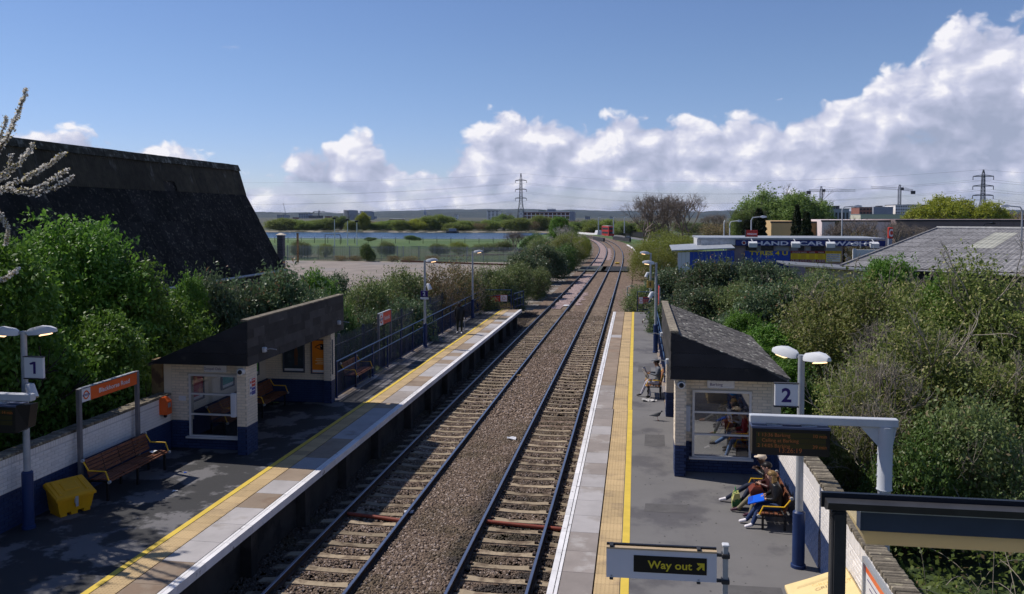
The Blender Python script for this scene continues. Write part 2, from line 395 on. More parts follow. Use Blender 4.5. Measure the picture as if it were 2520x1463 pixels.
def grid(name, xs, ys, fz, m_, smooth=True):
    v = [(x, y, fz(x, y)) for y in ys for x in xs]; n = len(xs)
    f = [(j * n + i, j * n + i + 1, (j + 1) * n + i + 1, (j + 1) * n + i) for j in range(len(ys) - 1) for i in range(n - 1)]
    me = bpy.data.meshes.new(name); me.from_pydata(v, [], f); me.materials.append(m_)
    if smooth: me.polygons.foreach_set('use_smooth', [True] * len(f))
    return ob(name, me)
lin = lambda a, b, n: [a + (b - a) * i / (n - 1) for i in range(n)]
xs = [-9000, -5000, -2500, -1200] + lin(-700, -100, 61) + lin(-95, 60, 63) + lin(70, 400, 30) + [1200, 2500, 5000, 9000]
ys = [-400, -100] + lin(-20, 140, 65) + lin(145, 480, 90) + [600, 900, 1500, 3000, 6000, 12000]
m_ground = bpy.data.materials.new('rough_ground'); m_ground.use_nodes = True
nt = m_ground.node_tree; b = nt.nodes['Principled BSDF']; tc = nt.nodes.new('ShaderNodeTexCoord'); P = tc.outputs['Object']
g1 = MIX(nt, MR(nt, NOISE(nt, P, .9, 6, .65), .4, .6), (.035, .065, .016), (.075, .105, .028))
g2 = MIX(nt, MR(nt, NOISE(nt, P, .05, 5, .6), .5, .62), g1, (.10, .085, .045))
sp = nt.nodes.new('ShaderNodeSeparateXYZ'); nt.links.new(P, sp.inputs[0])
far = MR(nt, sp.outputs[1], 455, 520, smooth=True)
g3 = MIX(nt, far, g2, MIX(nt, MR(nt, NOISE(nt, P, .01, 6, .7), .42, .6), (.030, .042, .020), (.085, .075, .055)))
# the mown bank in front of the reservoir is bright grass
fld = M(nt, 'MULTIPLY', MR(nt, sp.outputs[1], 214, 222, smooth=True), MR(nt, sp.outputs[1], 322, 330, 1, 0, smooth=True))
g4 = MIX(nt, fld, g3, MIX(nt, MR(nt, NOISE(nt, P, .12, 4, .6), .4, .62), (.045, .095, .018), (.085, .135, .032)))
nt.links.new(g4, b.inputs['Base Color']); b.inputs['Roughness'].default_value = .95
bp = nt.nodes.new('ShaderNodeBump'); bp.inputs['Strength'].default_value = .9; bp.inputs['Distance'].default_value = .15; nt.links.new(NOISE(nt, P, 6, 6, .7), bp.inputs['Height']); nt.links.new(bp.outputs[0], b.inputs['Normal'])
struct(grid('ground', xs, ys, gz, m_ground))
# water
m_water = bpy.data.materials.new('rippled_water'); m_water.use_nodes = True; nt = m_water.node_tree; b = nt.nodes['Principled BSDF']
b.inputs['Base Color'].default_value = (.02, .05, .10, 1); b.inputs['Roughness'].default_value = .25; b.inputs['IOR'].default_value = 1.33
tc = nt.nodes.new('ShaderNodeTexCoord'); mp = N(nt, 'ShaderNodeMapping'); mp.inputs['Scale'].default_value = (.6, 1.6, 1); nt.links.new(tc.outputs['Object'], mp.inputs[0])
bp = nt.nodes.new('ShaderNodeBump'); bp.inputs['Strength'].default_value = 1; bp.inputs['Distance'].default_value = .5; nt.links.new(NOISE(nt, mp.outputs[0], .8, 6, .7), bp.inputs['Height']); nt.links.new(bp.outputs[0], b.inputs['Normal'])
mb = MB(); mb.face([(WATER[0], WATER[2], -3.55), (WATER[1], WATER[2], -3.55), (WATER[1], WATER[3], -3.55), (WATER[0], WATER[3], -3.55)]); struct(mb.build('reservoir_water', m_water))
m_bank = mat('reservoir_bank', (.22, .19, .14), .95, .25, .2, col2=(.05, .05, .03), c2s=.15, c2t=(.45, .55))
mb = MB(); mb.prism([(-620, 441, -3.8), (-620, 445, -2.75), (-620, 452, -2.75), (-620, 455, -3.8)], (585, 0, 0)); struct(mb.build('reservoir_bank', m_bank))
# yard of loose stone
m_yard = bpy.data.materials.new('yard_gravel'); m_yard.use_nodes = True; nt = m_yard.node_tree; b = nt.nodes['Principled BSDF']; tc = nt.nodes.new('ShaderNodeTexCoord'); P = tc.outputs['Object']
y1 = MIX(nt, MR(nt, NOISE(nt, P, .25, 5, .6), .35, .65), (.17, .135, .11), (.29, .235, .195)); y2 = MIX(nt, MR(nt, NOISE(nt, P, .09, 4, .6), .52, .66), y1, (.19, .185, .195)); y3 = MIX(nt, MR(nt, NOISE(nt, P, .2, 5, .65), .60, .7), y2, (.10, .105, .04))
nt.links.new(MIX(nt, .35, y3, MIX(nt, NOISE(nt, P, 5, 4, .7), (.08, .07, .065), (.45, .4, .37))), b.inputs['Base Color']); b.inputs['Roughness'].default_value = 1
bp = nt.nodes.new('ShaderNodeBump'); bp.inputs['Strength'].default_value = .6; bp.inputs['Distance'].default_value = .05; nt.links.new(NOISE(nt, P, 9, 5, .7), bp.inputs['Height']); nt.links.new(bp.outputs[0], b.inputs['Normal'])
def yz(x, y): return -1.38 + .04 * math.sin(x * .4) * math.cos(y * .3) + .10 * (math.exp(-((x + 46) ** 2 + (y - 121) ** 2) / 30))
struct(grid('gravel_yard', lin(-62, -13.5, 40), lin(64, 131, 50), yz, m_yard))
# wooded hills with villas, built as low ridges
m_hill = bpy.data.materials.new('wooded_hill'); m_hill.use_nodes = True; nt = m_hill.node_tree; b = nt.nodes['Principled BSDF']; tc = nt.nodes.new('ShaderNodeTexCoord'); P = tc.outputs['Object']
h1 = MIX(nt, MR(nt, NOISE(nt, P, .012, 6, .7), .4, .6), (.008, .018, .022), (.028, .042, .042))
vo = nt.nodes.new('ShaderNodeTexVoronoi'); vo.inputs['Scale'].default_value = .035; nt.links.new(P, vo.inputs['Vector'])
h2 = MIX(nt, M(nt, 'MULTIPLY', MR(nt, vo.outputs['Distance'], .25, .10), MR(nt, NOISE(nt, P, .004, 3), .48, .58)), h1, (.26, .22, .20))
nt.links.new(h2, b.inputs['Base Color']); b.inputs['Roughness'].default_value = 1
def ridge(x0, x1, y0, prof, name):
    rn = random.Random(int(y0)); xs = lin(x0, x1, 200); ph = [rn.uniform(0, 6.28) for _ in range(6)]
    def fz(x, y):
        t = (y - y0) / 1400; h = prof(x) * (1 + .05 * sum(math.sin(x / s + p) for s, p in zip((310, 140, 73, 41, 900, 60), ph)))
        return -4 + (h + 4) * (t * t * (3 - 2 * t)) + (rn.random() * 5 if t > .3 else 0)
    struct(grid(name, xs, [y0 + k * 1400 / 12 for k in range(13)], fz, m_hill))
def interp(pts):
    return lambda x: pts[0][1] if x <= pts[0][0] else (pts[-1][1] if x >= pts[-1][0] else next(a[1] + (b_[1] - a[1]) * (x - a[0]) / (b_[0] - a[0]) for a, b_ in zip(pts, pts[1:]) if a[0] <= x <= b_[0]))
ridge(-3400, 3500, 3200, interp([(-3400, 26), (-2050, 16), (-1500, 15), (-1150, 29), (-650, 34), (-420, 26), (0, 24), (900, 22), (1800, 30), (3400, 30)]), 'hills')
ridge(-2600, 400, 2300, interp([(-2600, 12), (-1700, 14), (-1200, 8), (-700, 16), (-300, 14), (400, 2)]), 'near_hills')

# ------------------------------------------------------------------ ballast bed
def ballast_mat(name, c1, c2, c3, dark=(.012, .012, .013)):
    m = bpy.data.materials.new(name); m.use_nodes = True; nt = m.node_tree; b = nt.nodes['Principled BSDF']
    ge = nt.nodes.new('ShaderNodeNewGeometry'); P = ge.outputs['Position']; oi = nt.nodes.new('ShaderNodeObjectInfo')
    f = M(nt, 'ADD', M(nt, 'MULTIPLY', oi.outputs['Random'], .75), M(nt, 'MULTIPLY', NOISE(nt, P, 18, 3, .6), .35), clamp=True)
    a = MIX(nt, f, c1, c2); a = MIX(nt, MR(nt, oi.outputs['Random'], .86, .9), a, c3)
    # soot and oil between the rails of the near right-hand track and in the left one, moss in the middle
    sp = nt.nodes.new('ShaderNodeSeparateXYZ'); nt.links.new(P, sp.inputs[0])
    crib = M(nt, 'MULTIPLY', MR(nt, sp.outputs[0], -4.05, -3.75, smooth=True), MR(nt, sp.outputs[0], -1.8, -1.5, 1, 0, smooth=True))
    crib = M(nt, 'MULTIPLY', crib, MR(nt, sp.outputs[1], 16, 28, 1, 0, smooth=True))
    soot = M(nt, 'MULTIPLY', MR(nt, NOISE(nt, P, .8, 4, .6), .36, .55, smooth=True), crib)
    a = MIX(nt, M(nt, 'MULTIPLY', soot, .82), a, dark)
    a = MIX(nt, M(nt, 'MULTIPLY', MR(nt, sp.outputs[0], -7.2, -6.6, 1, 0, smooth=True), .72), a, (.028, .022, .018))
    six = M(nt, 'MULTIPLY', MR(nt, NOISE(nt, P, .45, 4, .6), .5, .62, smooth=True), .45)
    a = MIX(nt, six, a, (.085, .065, .026))
    nt.links.new(a, b.inputs['Base Color']); b.inputs['Roughness'].default_value = .9
    bp = nt.nodes.new('ShaderNodeBump'); bp.inputs['Strength'].default_value = .8; bp.inputs['Distance'].default_value = .03; nt.links.new(NOISE(nt, P, 25, 4, .7), bp.inputs['Height']); nt.links.new(bp.outputs[0], b.inputs['Normal'])
    return m
m_bal = ballast_mat('brown_ballast', (.100, .068, .044), (.29, .205, .150), (.46, .37, .31))
m_bed = mat('ballast_bed', (.13, .09, .064), 1, .5, 9, 1.5, 22, col2=(.24, .175, .135), c2s=5, c2t=(.45, .6))
m_pink = mat('fresh_pink_ballast', (.36, .27, .26), 1, .45, 9, 1.5, 14, col2=(.17, .12, .11), c2s=7, c2t=(.46, .6))
m_pale = mat('pale_chippings', (.26, .235, .21), 1, .4, 5, 1.2, 14, col2=(.13, .10, .075), c2s=.5, c2t=(.42, .58))
ysb = lin(4, 60, 40) + lin(63, 300, 110)
def strip(name, xl, xr, z, m_, ys_, kind='structure', nx=2, parent=None):
    v = []; 
    for y in ys_:
        for i in range(nx): 
            t = i / (nx - 1); v.append((xl(y) * (1 - t) + xr(y) * t, y, z(y) if callable(z) else z))
    f = [(j * nx + i, j * nx + i + 1, (j + 1) * nx + i + 1, (j + 1) * nx + i) for j in range(len(ys_) - 1) for i in range(nx - 1)]
    me = bpy.data.meshes.new(name); me.from_pydata(v, [], f); me.materials.append(m_); o = ob(name, me, parent)
    if kind: o['kind'] = kind
    return o
ZB = -1.12
strip('ballast_bed', lambda y: cL(y) - (2.6 if y < 56 else 1.9), lambda y: cR(y) + (2.0 if y < 54 else 2.3), ZB, m_bed, ysb)
strip('cess_chippings', lambda y: cL(y) - 4.9, lambda y: cL(y) - 1.9, -1.19, m_pale, [y for y in ysb if y > 54] )
strip('cess_path', lambda y: cR(y) + 2.3, lambda y: cR(y) + 4.2, -1.22, m_bed, [y for y in ysb if y > 54])
strip('fresh_ballast', lambda y: cL(y) - .58 + .12 * math.sin(y * 2.1), lambda y: cL(y) + .56 + .1 * math.sin(y * 1.7) - max(0, 68 - y) * .12, ZB + .045, m_pink, lin(64, 102, 60))
strip('fresh_ballast', lambda y: cL(y) - .62, lambda y: cL(y) + .62, ZB + .045, m_pink, lin(119, 290, 80))
strip('fresh_ballast', lambda y: cL(y) + 1.0, lambda y: cL(y) + 1.35 + .3 * math.sin(y * .9) * math.sin(y * 2.3), ZB + .03, m_pink, lin(67, 78, 50))
strip('fresh_ballast', lambda y: cL(y) + 1.0, lambda y: cL(y) + 1.65 + .2 * math.sin(y), ZB + .03, m_pink, lin(134, 182, 50))

def scatter(name, faces, density, rmin, rmax, m_, seed, z=ZB):
    """loose stones: one object, points on a hidden-thin emitter sheet carrying small angular stones"""
    mb = MB()
    for (x0, x1, y0, y1) in faces: mb.face([(x0, y0, z), (x1, y0, z), (x1, y1, z), (x0, y1, z)])
    o = mb.build(name, m_); stuff(o)
    g = bpy.data.node_groups.new(name, 'GeometryNodeTree'); g.interface.new_socket('Geometry', in_out='INPUT', socket_type='NodeSocketGeometry'); g.interface.new_socket('Geometry', in_out='OUTPUT', socket_type='NodeSocketGeometry')
    gi = g.nodes.new('NodeGroupInput'); go = g.nodes.new('NodeGroupOutput')
    dp = g.nodes.new('GeometryNodeDistributePointsOnFaces'); dp.inputs['Density'].default_value = density; dp.inputs['Seed'].default_value = seed
    ico = g.nodes.new('GeometryNodeMeshIcoSphere'); ico.inputs['Radius'].default_value = 1; ico.inputs['Subdivisions'].default_value = 1
    sm = g.nodes.new('GeometryNodeSetMaterial'); sm.inputs['Material'].default_value = m_
    ip = g.nodes.new('GeometryNodeInstanceOnPoints')
    rs = g.nodes.new('FunctionNodeRandomValue'); rs.data_type = 'FLOAT_VECTOR'; rs.inputs[0].default_value = (rmin, rmin, rmin); rs.inputs[1].default_value = (rmax, rmax, rmax * .8)
    rr = g.nodes.new('FunctionNodeRandomValue'); rr.data_type = 'FLOAT_VECTOR'; rr.inputs[1].default_value = (6.28, 6.28, 6.28); rr.inputs['Seed'].default_value = 7
    jn = g.nodes.new('GeometryNodeJoinGeometry')
    L = g.links.new
    L(gi.outputs[0], dp.inputs['Mesh']); L(dp.outputs['Points'], ip.inputs['Points']); L(ico.outputs['Mesh'], sm.inputs['Geometry']); L(sm.outputs[0], ip.inputs['Instance'])
    L(rs.outputs[0], ip.inputs['Scale']); L(rr.outputs[0], ip.inputs['Rotation']); L(ip.outputs[0], jn.inputs[0]); L(gi.outputs[0], jn.inputs[0]); L(jn.outputs[0], go.inputs[0])
    md = o.modifiers.new('stones', 'NODES'); md.node_group = g
    return o

# ------------------------------------------------------------------ track
m_rust = mat('rusty_rail', (.040, .026, .020), .7, .25, 4, .1, 50)
m_shine = mat('worn_rail_head', (.30, .32, .38), .28, .1, 2, metal=.85)
m_sleep = mat('concrete_sleeper', (.34, .27, .185), .9, .25, 3, .3, 30, col2=(.13, .095, .065), c2s=3, c2t=(.44, .62), rnd=.28)
def rail_mesh(cx, side, y0, y1):
    prof = [(-.075, 0), (.075, 0), (.075, .012), (.012, .03), (.010, .108), (.034, .118), (.034, .148), (.026, .156), (-.026, .156), (-.034, .148), (-.034, .118), (-.010, .108), (-.012, .03), (-.075, .012)]
    ys_ = lin(y0, y1, int((y1 - y0) / 2.5)); mb = MB(); k = len(prof); n0 = 0
    for y in ys_: mb.v += [(cx(y) + side * .7525 + a, y, -1.071 + h) for a, h in prof]
    for j in range(len(ys_) - 1):
        for i in range(k):
            mb.f.append((j * k + i, j * k + (i + 1) % k, (j + 1) * k + (i + 1) % k, (j + 1) * k + i)); mb.m.append(1 if i in (6, 7, 8) else 0)
    return mb
def sleeper_mb():
    mb = MB()
    def ring(x, wd, h): return [(x, -wd / 2, -.2), (x, wd / 2, -.2), (x, wd / 2 - .02, h), (x, -wd / 2 + .02, h)]
    mb.loft([ring(-1.25, .26, -.03), ring(-.9, .27, 0), ring(-.5, .26, 0), ring(-.25, .22, -.018), ring(.25, .22, -.018), ring(.5, .26, 0), ring(.9, .27, 0), ring(1.25, .26, -.03)])
    for s in (-1, 1):
        for e in (-1, 1): mb.box(s * .7525 + e * .115 - .035, s * .7525 + e * .115 + .035, -.05, .05, -.002, .045, 1)
    return mb
sl_me = sleeper_mb().mesh('sleeper', [m_sleep, m_rust])
rnt = random.Random(3)
for cx, nm in ((cL, 'railway track beside the far left platform, its sleepers half in shade'), (cR, 'railway track beside the right platform, sooty between its rails')):
    t = thing('railway_track', nm, 'railway track', (cx(10), 10, -1.12), 0, 'railway tracks')
    for s in (-1, 1): rail_mesh(cx, s, 4, 292).build('rail', [m_rust, m_shine], t, smooth=False)
    y = 9.6
    while y < 74:
        if not (cx is cR and 28.4 < y < 29.6):
            me = sl_me; s = bpy.data.objects.new('sleeper', me); C.objects.link(s); s.parent = t
            s.location = Vector((cx(y) + rnt.uniform(-.03, .03), y, -1.075 - (rnt.uniform(0, .014) if y < 50 else (y - 50) * .0016))) - t.location; s.rotation_euler = (0, 0, -.028 + rnt.uniform(-.012, .012))
        y += .65
cribs = []
for cx in (cL, cR):
    y = 9.6
    while y < 60:
        c = cx(y); cribs.append((c - 1.3, c + 1.3, y + .15, y + .5)); y += .65
six = []; mound = [(cL(y) + .86, cR(y) - .86, y, y + 1) for y in range(9, 62)]
sho = [(cL(y) - 2.3, cL(y) - 1.3, y, y + 1) for y in range(9, 62)] + [(cR(y) + 1.3, cR(y) + 1.7, y, y + 1) for y in range(9, 62)]
nearf = [q for q in cribs + six + sho if q[3] < 30]; farf = [q for q in cribs + six + sho if q[3] >= 30]
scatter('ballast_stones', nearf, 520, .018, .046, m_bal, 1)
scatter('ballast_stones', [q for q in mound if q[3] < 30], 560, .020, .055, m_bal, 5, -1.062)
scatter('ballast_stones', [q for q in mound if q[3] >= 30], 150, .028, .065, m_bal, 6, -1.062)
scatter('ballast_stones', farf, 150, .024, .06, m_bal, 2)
m_redpipe = mat('red_duct', (.22, .05, .03), .6, .15, 6, rnd=.1)
for cx, lb in ((cL, 'faded red plastic duct crossing under the left track'), (cR, 'red plastic duct crossing under the right track towards the platform')):
    mb = MB(); mb.tube([(cx(18.9) - (.72 if cx is cL else .7), 19.05, -1.03), (cx(18.9), 18.98, -1.045), (cx(18.9) + (.7 if cx is cL else 1.35), 18.80, -1.03)], .045, 10)
    tag(mb.build('cable_duct', m_redpipe, smooth=True), lb, 'duct')
m_rubber = mat('rubber_panel', (.022, .023, .025), .8, .2, 4, .2, 10)
m_rubber2 = mat('worn_rubber_panel', (.075, .08, .07), .8, .2, 4, .2, 10)
for cx, mm, lb in ((cL, m_rubber2, 'greyish rubber crossing deck across the left track'), (cR, m_rubber, 'black rubber crossing deck across the right track')):
    t = thing('crossing_deck', lb, 'crossing deck', (cx(111), 107, ZB))
    for a, b_ in ((-1.75, -.82), (-.66, .66), (.82, 1.75)):
        for k in range(4):
            y0 = 106.6 + k * 2.35; mb = MB(); mb.cbox(cx(y0) + a, cx(y0) + b_, y0, y0 + 2.32, ZB, -.93, .02); mb.build('deck_panel', mm, t)

# ------------------------------------------------------------------ platforms
m_asph = mat('platform_asphalt', (.165, .158, .155), .85, .10, .6, .5, 70, col2=(.105, .10, .105), c2s=.45, c2t=(.5, .62))
m_asphL = mat('stained_shaded_asphalt', (.125, .120, .126), .8, .12, .6, .4, 70, col2=(.020, .020, .023), c2s=.9, c2t=(.43, .50), spec=.5)  # near-black patches: wet stains, spread wider to paint deeper shade into the colour
m_slabG = mat('grey_slab', (.39, .365, .36), .85, .10, 2, .2, 60, col2=(.29, .26, .24), c2s=.8, c2t=(.55, .68), rnd=.08)
m_slabB = mat('brown_slab', (.28, .215, .16), .85, .12, 2, .2, 60, col2=(.24, .17, .12), c2s=1.2, c2t=(.5, .64), rnd=.12)
m_slabM = mat('worn_slab', (.27, .235, .215), .85, .12, 2, .2, 60, col2=(.36, .33, .31), c2s=1.2, c2t=(.52, .64), rnd=.1)
m_slabD = mat('dark_slab', (.085, .078, .06), .9, .12, 2, .2, 60)
m_edge = mat('white_edge_paint', (.72, .70, .70), .7, .08, 4, .2, 50, col2=(.30, .28, .27), c2s=5, c2t=(.60, .70), rnd=.10)
m_tact = mat('buff_tactile', (.50, .36, .19), .8, .12, 1.2, .2, 60, col2=(.36, .26, .15), c2s=1, c2t=(.5, .66), rnd=.10)
m_line = mat('yellow_line_paint', (.66, .47, .07), .7, .10, 3, .2, 60, col2=(.40, .30, .08), c2s=6, c2t=(.66, .74))
m_conc = mat('platform_concrete', (.045, .042, .04), .9, .25, 1.5, .3, 20, col2=(.02, .02, .02), c2s=1, c2t=(.45, .6))
def tact_mesh(wd):
    mb = MB(); mb.box(-wd / 2, wd / 2, -.197, .197, -.05, .012)
    nx = 6
    for i in range(nx):
        for j in range(6):
            x = -wd / 2 + (i + .5) * wd / nx; y = -.2 + (j + .5) * .4 / 6; r = .015
            mb.loft([[(x - r, y - r, .012), (x + r, y - r, .012), (x + r, y + r, .012), (x - r, y + r, .012)], [(x - r * .5, y - r * .5, .017), (x + r * .5, y - r * .5, .017), (x + r * .5, y + r * .5, .017), (x - r * .5, y + r * .5, .017)]], 0)
    return mb.mesh('tactile_slab', m_tact)
def platform(name, ex, tx0, tx1, lx0, lx1, ax, y0, y1, sgn, seq, m_a, slope):
    """strips measured from the edge; ex edge, tx tactile, lx line, ax back of the asphalt. sgn +1: platform lies at x > edge"""
    root = bpy.data.objects.new(name, None); C.objects.link(root); root.location = (ex(y0), y0, 0); struct(root)
    def seg(nm, a, b_, ya, yb, z0, z1, m_):
        mb = MB(); g = .004
        P_ = [(a(ya), ya + g), (b_(ya), ya + g), (b_(yb), yb - g), (a(yb), yb - g)]
        if P_[0][0] > P_[1][0]: P_ = [P_[1], P_[0], P_[3], P_[2]]
        mb.hexa([(x, y, z0) for x, y in P_] + [(x, y, z1) for x, y in P_]); return mb.build(nm, m_, root)
    # white edge stones, then slabs
    y = y0; i = 0
    while y < y1 - .1:
        yb = min(y + .92, y1)
        seg('edge_stone', ex, lambda q: ex(q) + sgn * .10, y, yb, -.16, .0, m_edge)
        seg('edge_strip', lambda q: ex(q) + sgn * .115, lambda q: ex(q) + sgn * .17, y, yb, -.10, -.003, m_edge)
        s0 = lambda q: ex(q) + sgn * .185
        seg('paving_slab', s0, lambda q: tx0(q) - sgn * .02, y, yb, -.08, .001, seq(i, y)); i += 1; y = yb
    tw = abs(tx1(20) - tx0(20)) - .012; tm = tact_mesh(tw); y = y0 + .2
    while y < y1 - .1:
        o = bpy.data.objects.new('tactile_slab', tm); C.objects.link(o); o.parent = root; o.location = Vector(((tx0(y) + tx1(y)) / 2, y, -.012)) - root.location; o.rotation_euler = (0, 0, -slope); y += .4
    yy = lin(y0, y1, 30)
    a, b_ = (lx0, lx1) if sgn > 0 else (lx1, lx0)
    strip('yellow_line', a, b_, .003, m_line, yy, None, 2, root)
    # body, lower than the slabs it carries
    aa, bb = (tx1, ax) if sgn > 0 else (ax, tx1)
    for k in range(len(yy) - 1):
        pass
    mb = MB(); va = []
    v0 = [(aa(y), y, -.002) for y in yy]; v1 = [(bb(y), y, -.002) for y in yy]
    for k in range(len(yy) - 1): mb.face([v0[k], v1[k], v1[k + 1], v0[k + 1]])
    mb.build('asphalt', m_a, root)
    mb = MB(); e2 = lambda q: ex(q) + sgn * .30
    P_ = [(e2(y0), y0), (ax(y0), y0), (ax(y1), y1), (e2(y1), y1)]
    if sgn < 0: P_ = [P_[1], P_[0], P_[3], P_[2]]
    mb.hexa([(x, y, -1.3) for x, y in P_] + [(x, y, -.10) for x, y in P_]); mb.build('platform_wall', m_conc, root)
    y = y0 + 1
    while y < y1:
        mb = MB(); xa = sorted((ex(y) + sgn * .07, ex(y) + sgn * .32)); mb.box(xa[0], xa[1], y, y + .28, -1.3, -.161); mb.build('pier', m_conc, root); y += 2.75
    return root
def seqR(i, y):
    if 20.2 < y < 21.4 or 23 < y < 24: return m_slabG
    if y < 15.2: return m_slabM
    if y < 19.6: return m_slabG
    if y > 30: return m_slabG if 41.6 < y < 42.6 else m_slabB
    return m_slabM
pat = [2, 2, 0, 1, 1, 0, 0, 0, 1, 0, 1, 0, 1, 1, 0, 0, 0, 0, 1, 2, 0, 0, 1, 0, 3, 1, 0, 0, 1, 1, 0, 0, 0, 1, 1, 0, 0, 1, 2, 0, 1, 1, 2, 2, 1, 1]
def seqL(i, y): return (m_slabG, m_slabB, m_slabM, m_slabD)[pat[i % len(pat)]]
cst = lambda v: (lambda y: v)
RP = platform('right_platform', cst(-1.42), cst(-.665), cst(-.235), cst(-.225), cst(-.085), lambda y: 3.2 if y < 26.6 else 1.0, 5, 26.55, 1, seqR, m_asph, 0)
RP2 = platform('right_platform_far_end', cst(-1.42), cst(-.70), cst(-.25), cst(-.24), cst(-.10), cst(.95), 26.56, 53.5, 1, seqR, m_asph, 0)
eL = lambda y: -7.56 + .0042 * (y - 12); dx = lambda d, k=0: (lambda y: eL(y) - d + k * (y - 12))
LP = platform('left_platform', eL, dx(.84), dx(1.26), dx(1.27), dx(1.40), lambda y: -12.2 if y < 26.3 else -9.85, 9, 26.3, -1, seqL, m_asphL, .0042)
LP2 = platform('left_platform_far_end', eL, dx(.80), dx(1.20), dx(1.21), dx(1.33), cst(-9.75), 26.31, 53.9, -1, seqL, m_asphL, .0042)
for nm, x0, x1, y0, y1 in (('platform_kerb', -10.02, -9.76, 26.4, 53.9), ('platform_kerb', .96, 1.18, 26.7, 53.5)):
    root = bpy.data.objects.new(nm, None); C.objects.link(root); root.location = (x0, y0, 0); struct(root); y = y0
    while y < y1 - .2: mb = MB(); mb.cbox(x0, x1, y + .006, min(y + .9, y1), -1.2, .03, .015); mb.build('kerb_stone', m_slabM if int(y) % 3 else m_slabB, root); y += .9
# painted "MIND THE GAP"-style marks and litter are added with the small objects

# ------------------------------------------------------------------ brick walls
def paint(z, s): return (m_wbrick, 'W') if z > .74 else (m_bbrick, 'B')
def paintC(z, s): return (m_cream, 'C') if z > .74 else (m_bbrick, 'B')
# right-hand wall behind the bench
t = thing('brick_wall', 'white and navy painted brick wall behind the right platform bench, with weathered coping', 'wall', (3.2, 9, 0))
mb = MB(); mb.box(3.2, 3.42, 9, 19.7, -1.4, .737, 1); mb.box(3.2, 3.42, 9, 19.7, .737, 1.5, 0); mb.build('wall_core', [m_mortW, m_mortB], t)
brick_face(t, (3.2, 19.7, 0), (0, -1, 0), 10.7, -.01, 1.29, paint, 300, soldier=.21, near=Vector((0, 8, 6)))
rn = random.Random(8)
y = 9.0; k = 0
while y < 19.6:
    mb = MB(); a = rn.uniform(.0, .02); mb.cbox(3.17 + a, 3.47 + a, y + .004, y + .071, 1.5, 1.565 + rn.uniform(0, .015), .008); mb.build('coping_brick', m_coping, t); y += .075
# left-hand wall
t = thing('brick_wall', 'white and navy painted brick wall with flaking patches behind the grit bin', 'wall', (-12.2, 9, 0))
mb = MB(); mb.box(-12.45, -12.2, 9, 20.35, -1.4, .737, 1); mb.box(-12.45, -12.2, 9, 20.35, .737, 1.42, 0); mb.build('wall_core', [m_mortW, m_mortB], t)
brick_face(t, (-12.2, 9, 0), (0, 1, 0), 11.3, -.01, 1.29, paint, 300, soldier=.13, near=Vector((-10, 14.5, 3)))
y = 10.0
while y < 20.3:
    mb = MB(); a = rn.uniform(0, .02); mb.cbox(-12.50 - a, -12.17, y + .004, y + .105, 1.42, 1.475 + rn.uniform(0, .02), .008); mb.build('coping_brick', m_coping, t); y += .11

# ------------------------------------------------------------------ shelters
m_slate = mat('grey_black_slate', (.046, .043, .042), .8, .3, 1.6, .3, 30, col2=(.10, .095, .09), c2s=2.0, c2t=(.58, .74), rnd=.4)
m_shingle = mat('mossy_shingle', (.105, .095, .088), .95, .3, 5, .6, 40, col2=(.30, .29, .25), c2s=9, c2t=(.56, .62), rnd=.3, c2st=(1, .45, 1))
m_glz = m_glass
def window(t, x0, x1, y, z0, z1, rails, rec=.05):
    fr = MB(); fw = .055
    fr.box(x0, x0 + fw, y - .03, y + .05, z0, z1); fr.box(x1 - fw, x1, y - .03, y + .05, z0, z1)
    fr.box(x0 + fw, x1 - fw, y - .03, y + .05, z1 - fw, z1); fr.box(x0 + fw, x1 - fw, y - .03, y + .05, z0, z0 + .03)
    for r_ in rails: fr.box(x0 + fw, x1 - fw, y - .028, y + .045, r_ - .02, r_ + .02)
    f = fr.build('window', m_white, t)
    zs = [z0 + .03] + list(rails) + [z1 - fw]
    for a, b_ in zip(zs, zs[1:]):
        g = MB(); g.box(x0 + fw - .002, x1 - fw + .002, y + .004, y + .010, a, b_); g.build('pane', m_glz, f)
    s_ = MB(); s_.box(x0 - .07, x1 + .05, y - .10, y + .02, z0 - .045, z0 - .002); s_.build('sill', m_white, f)
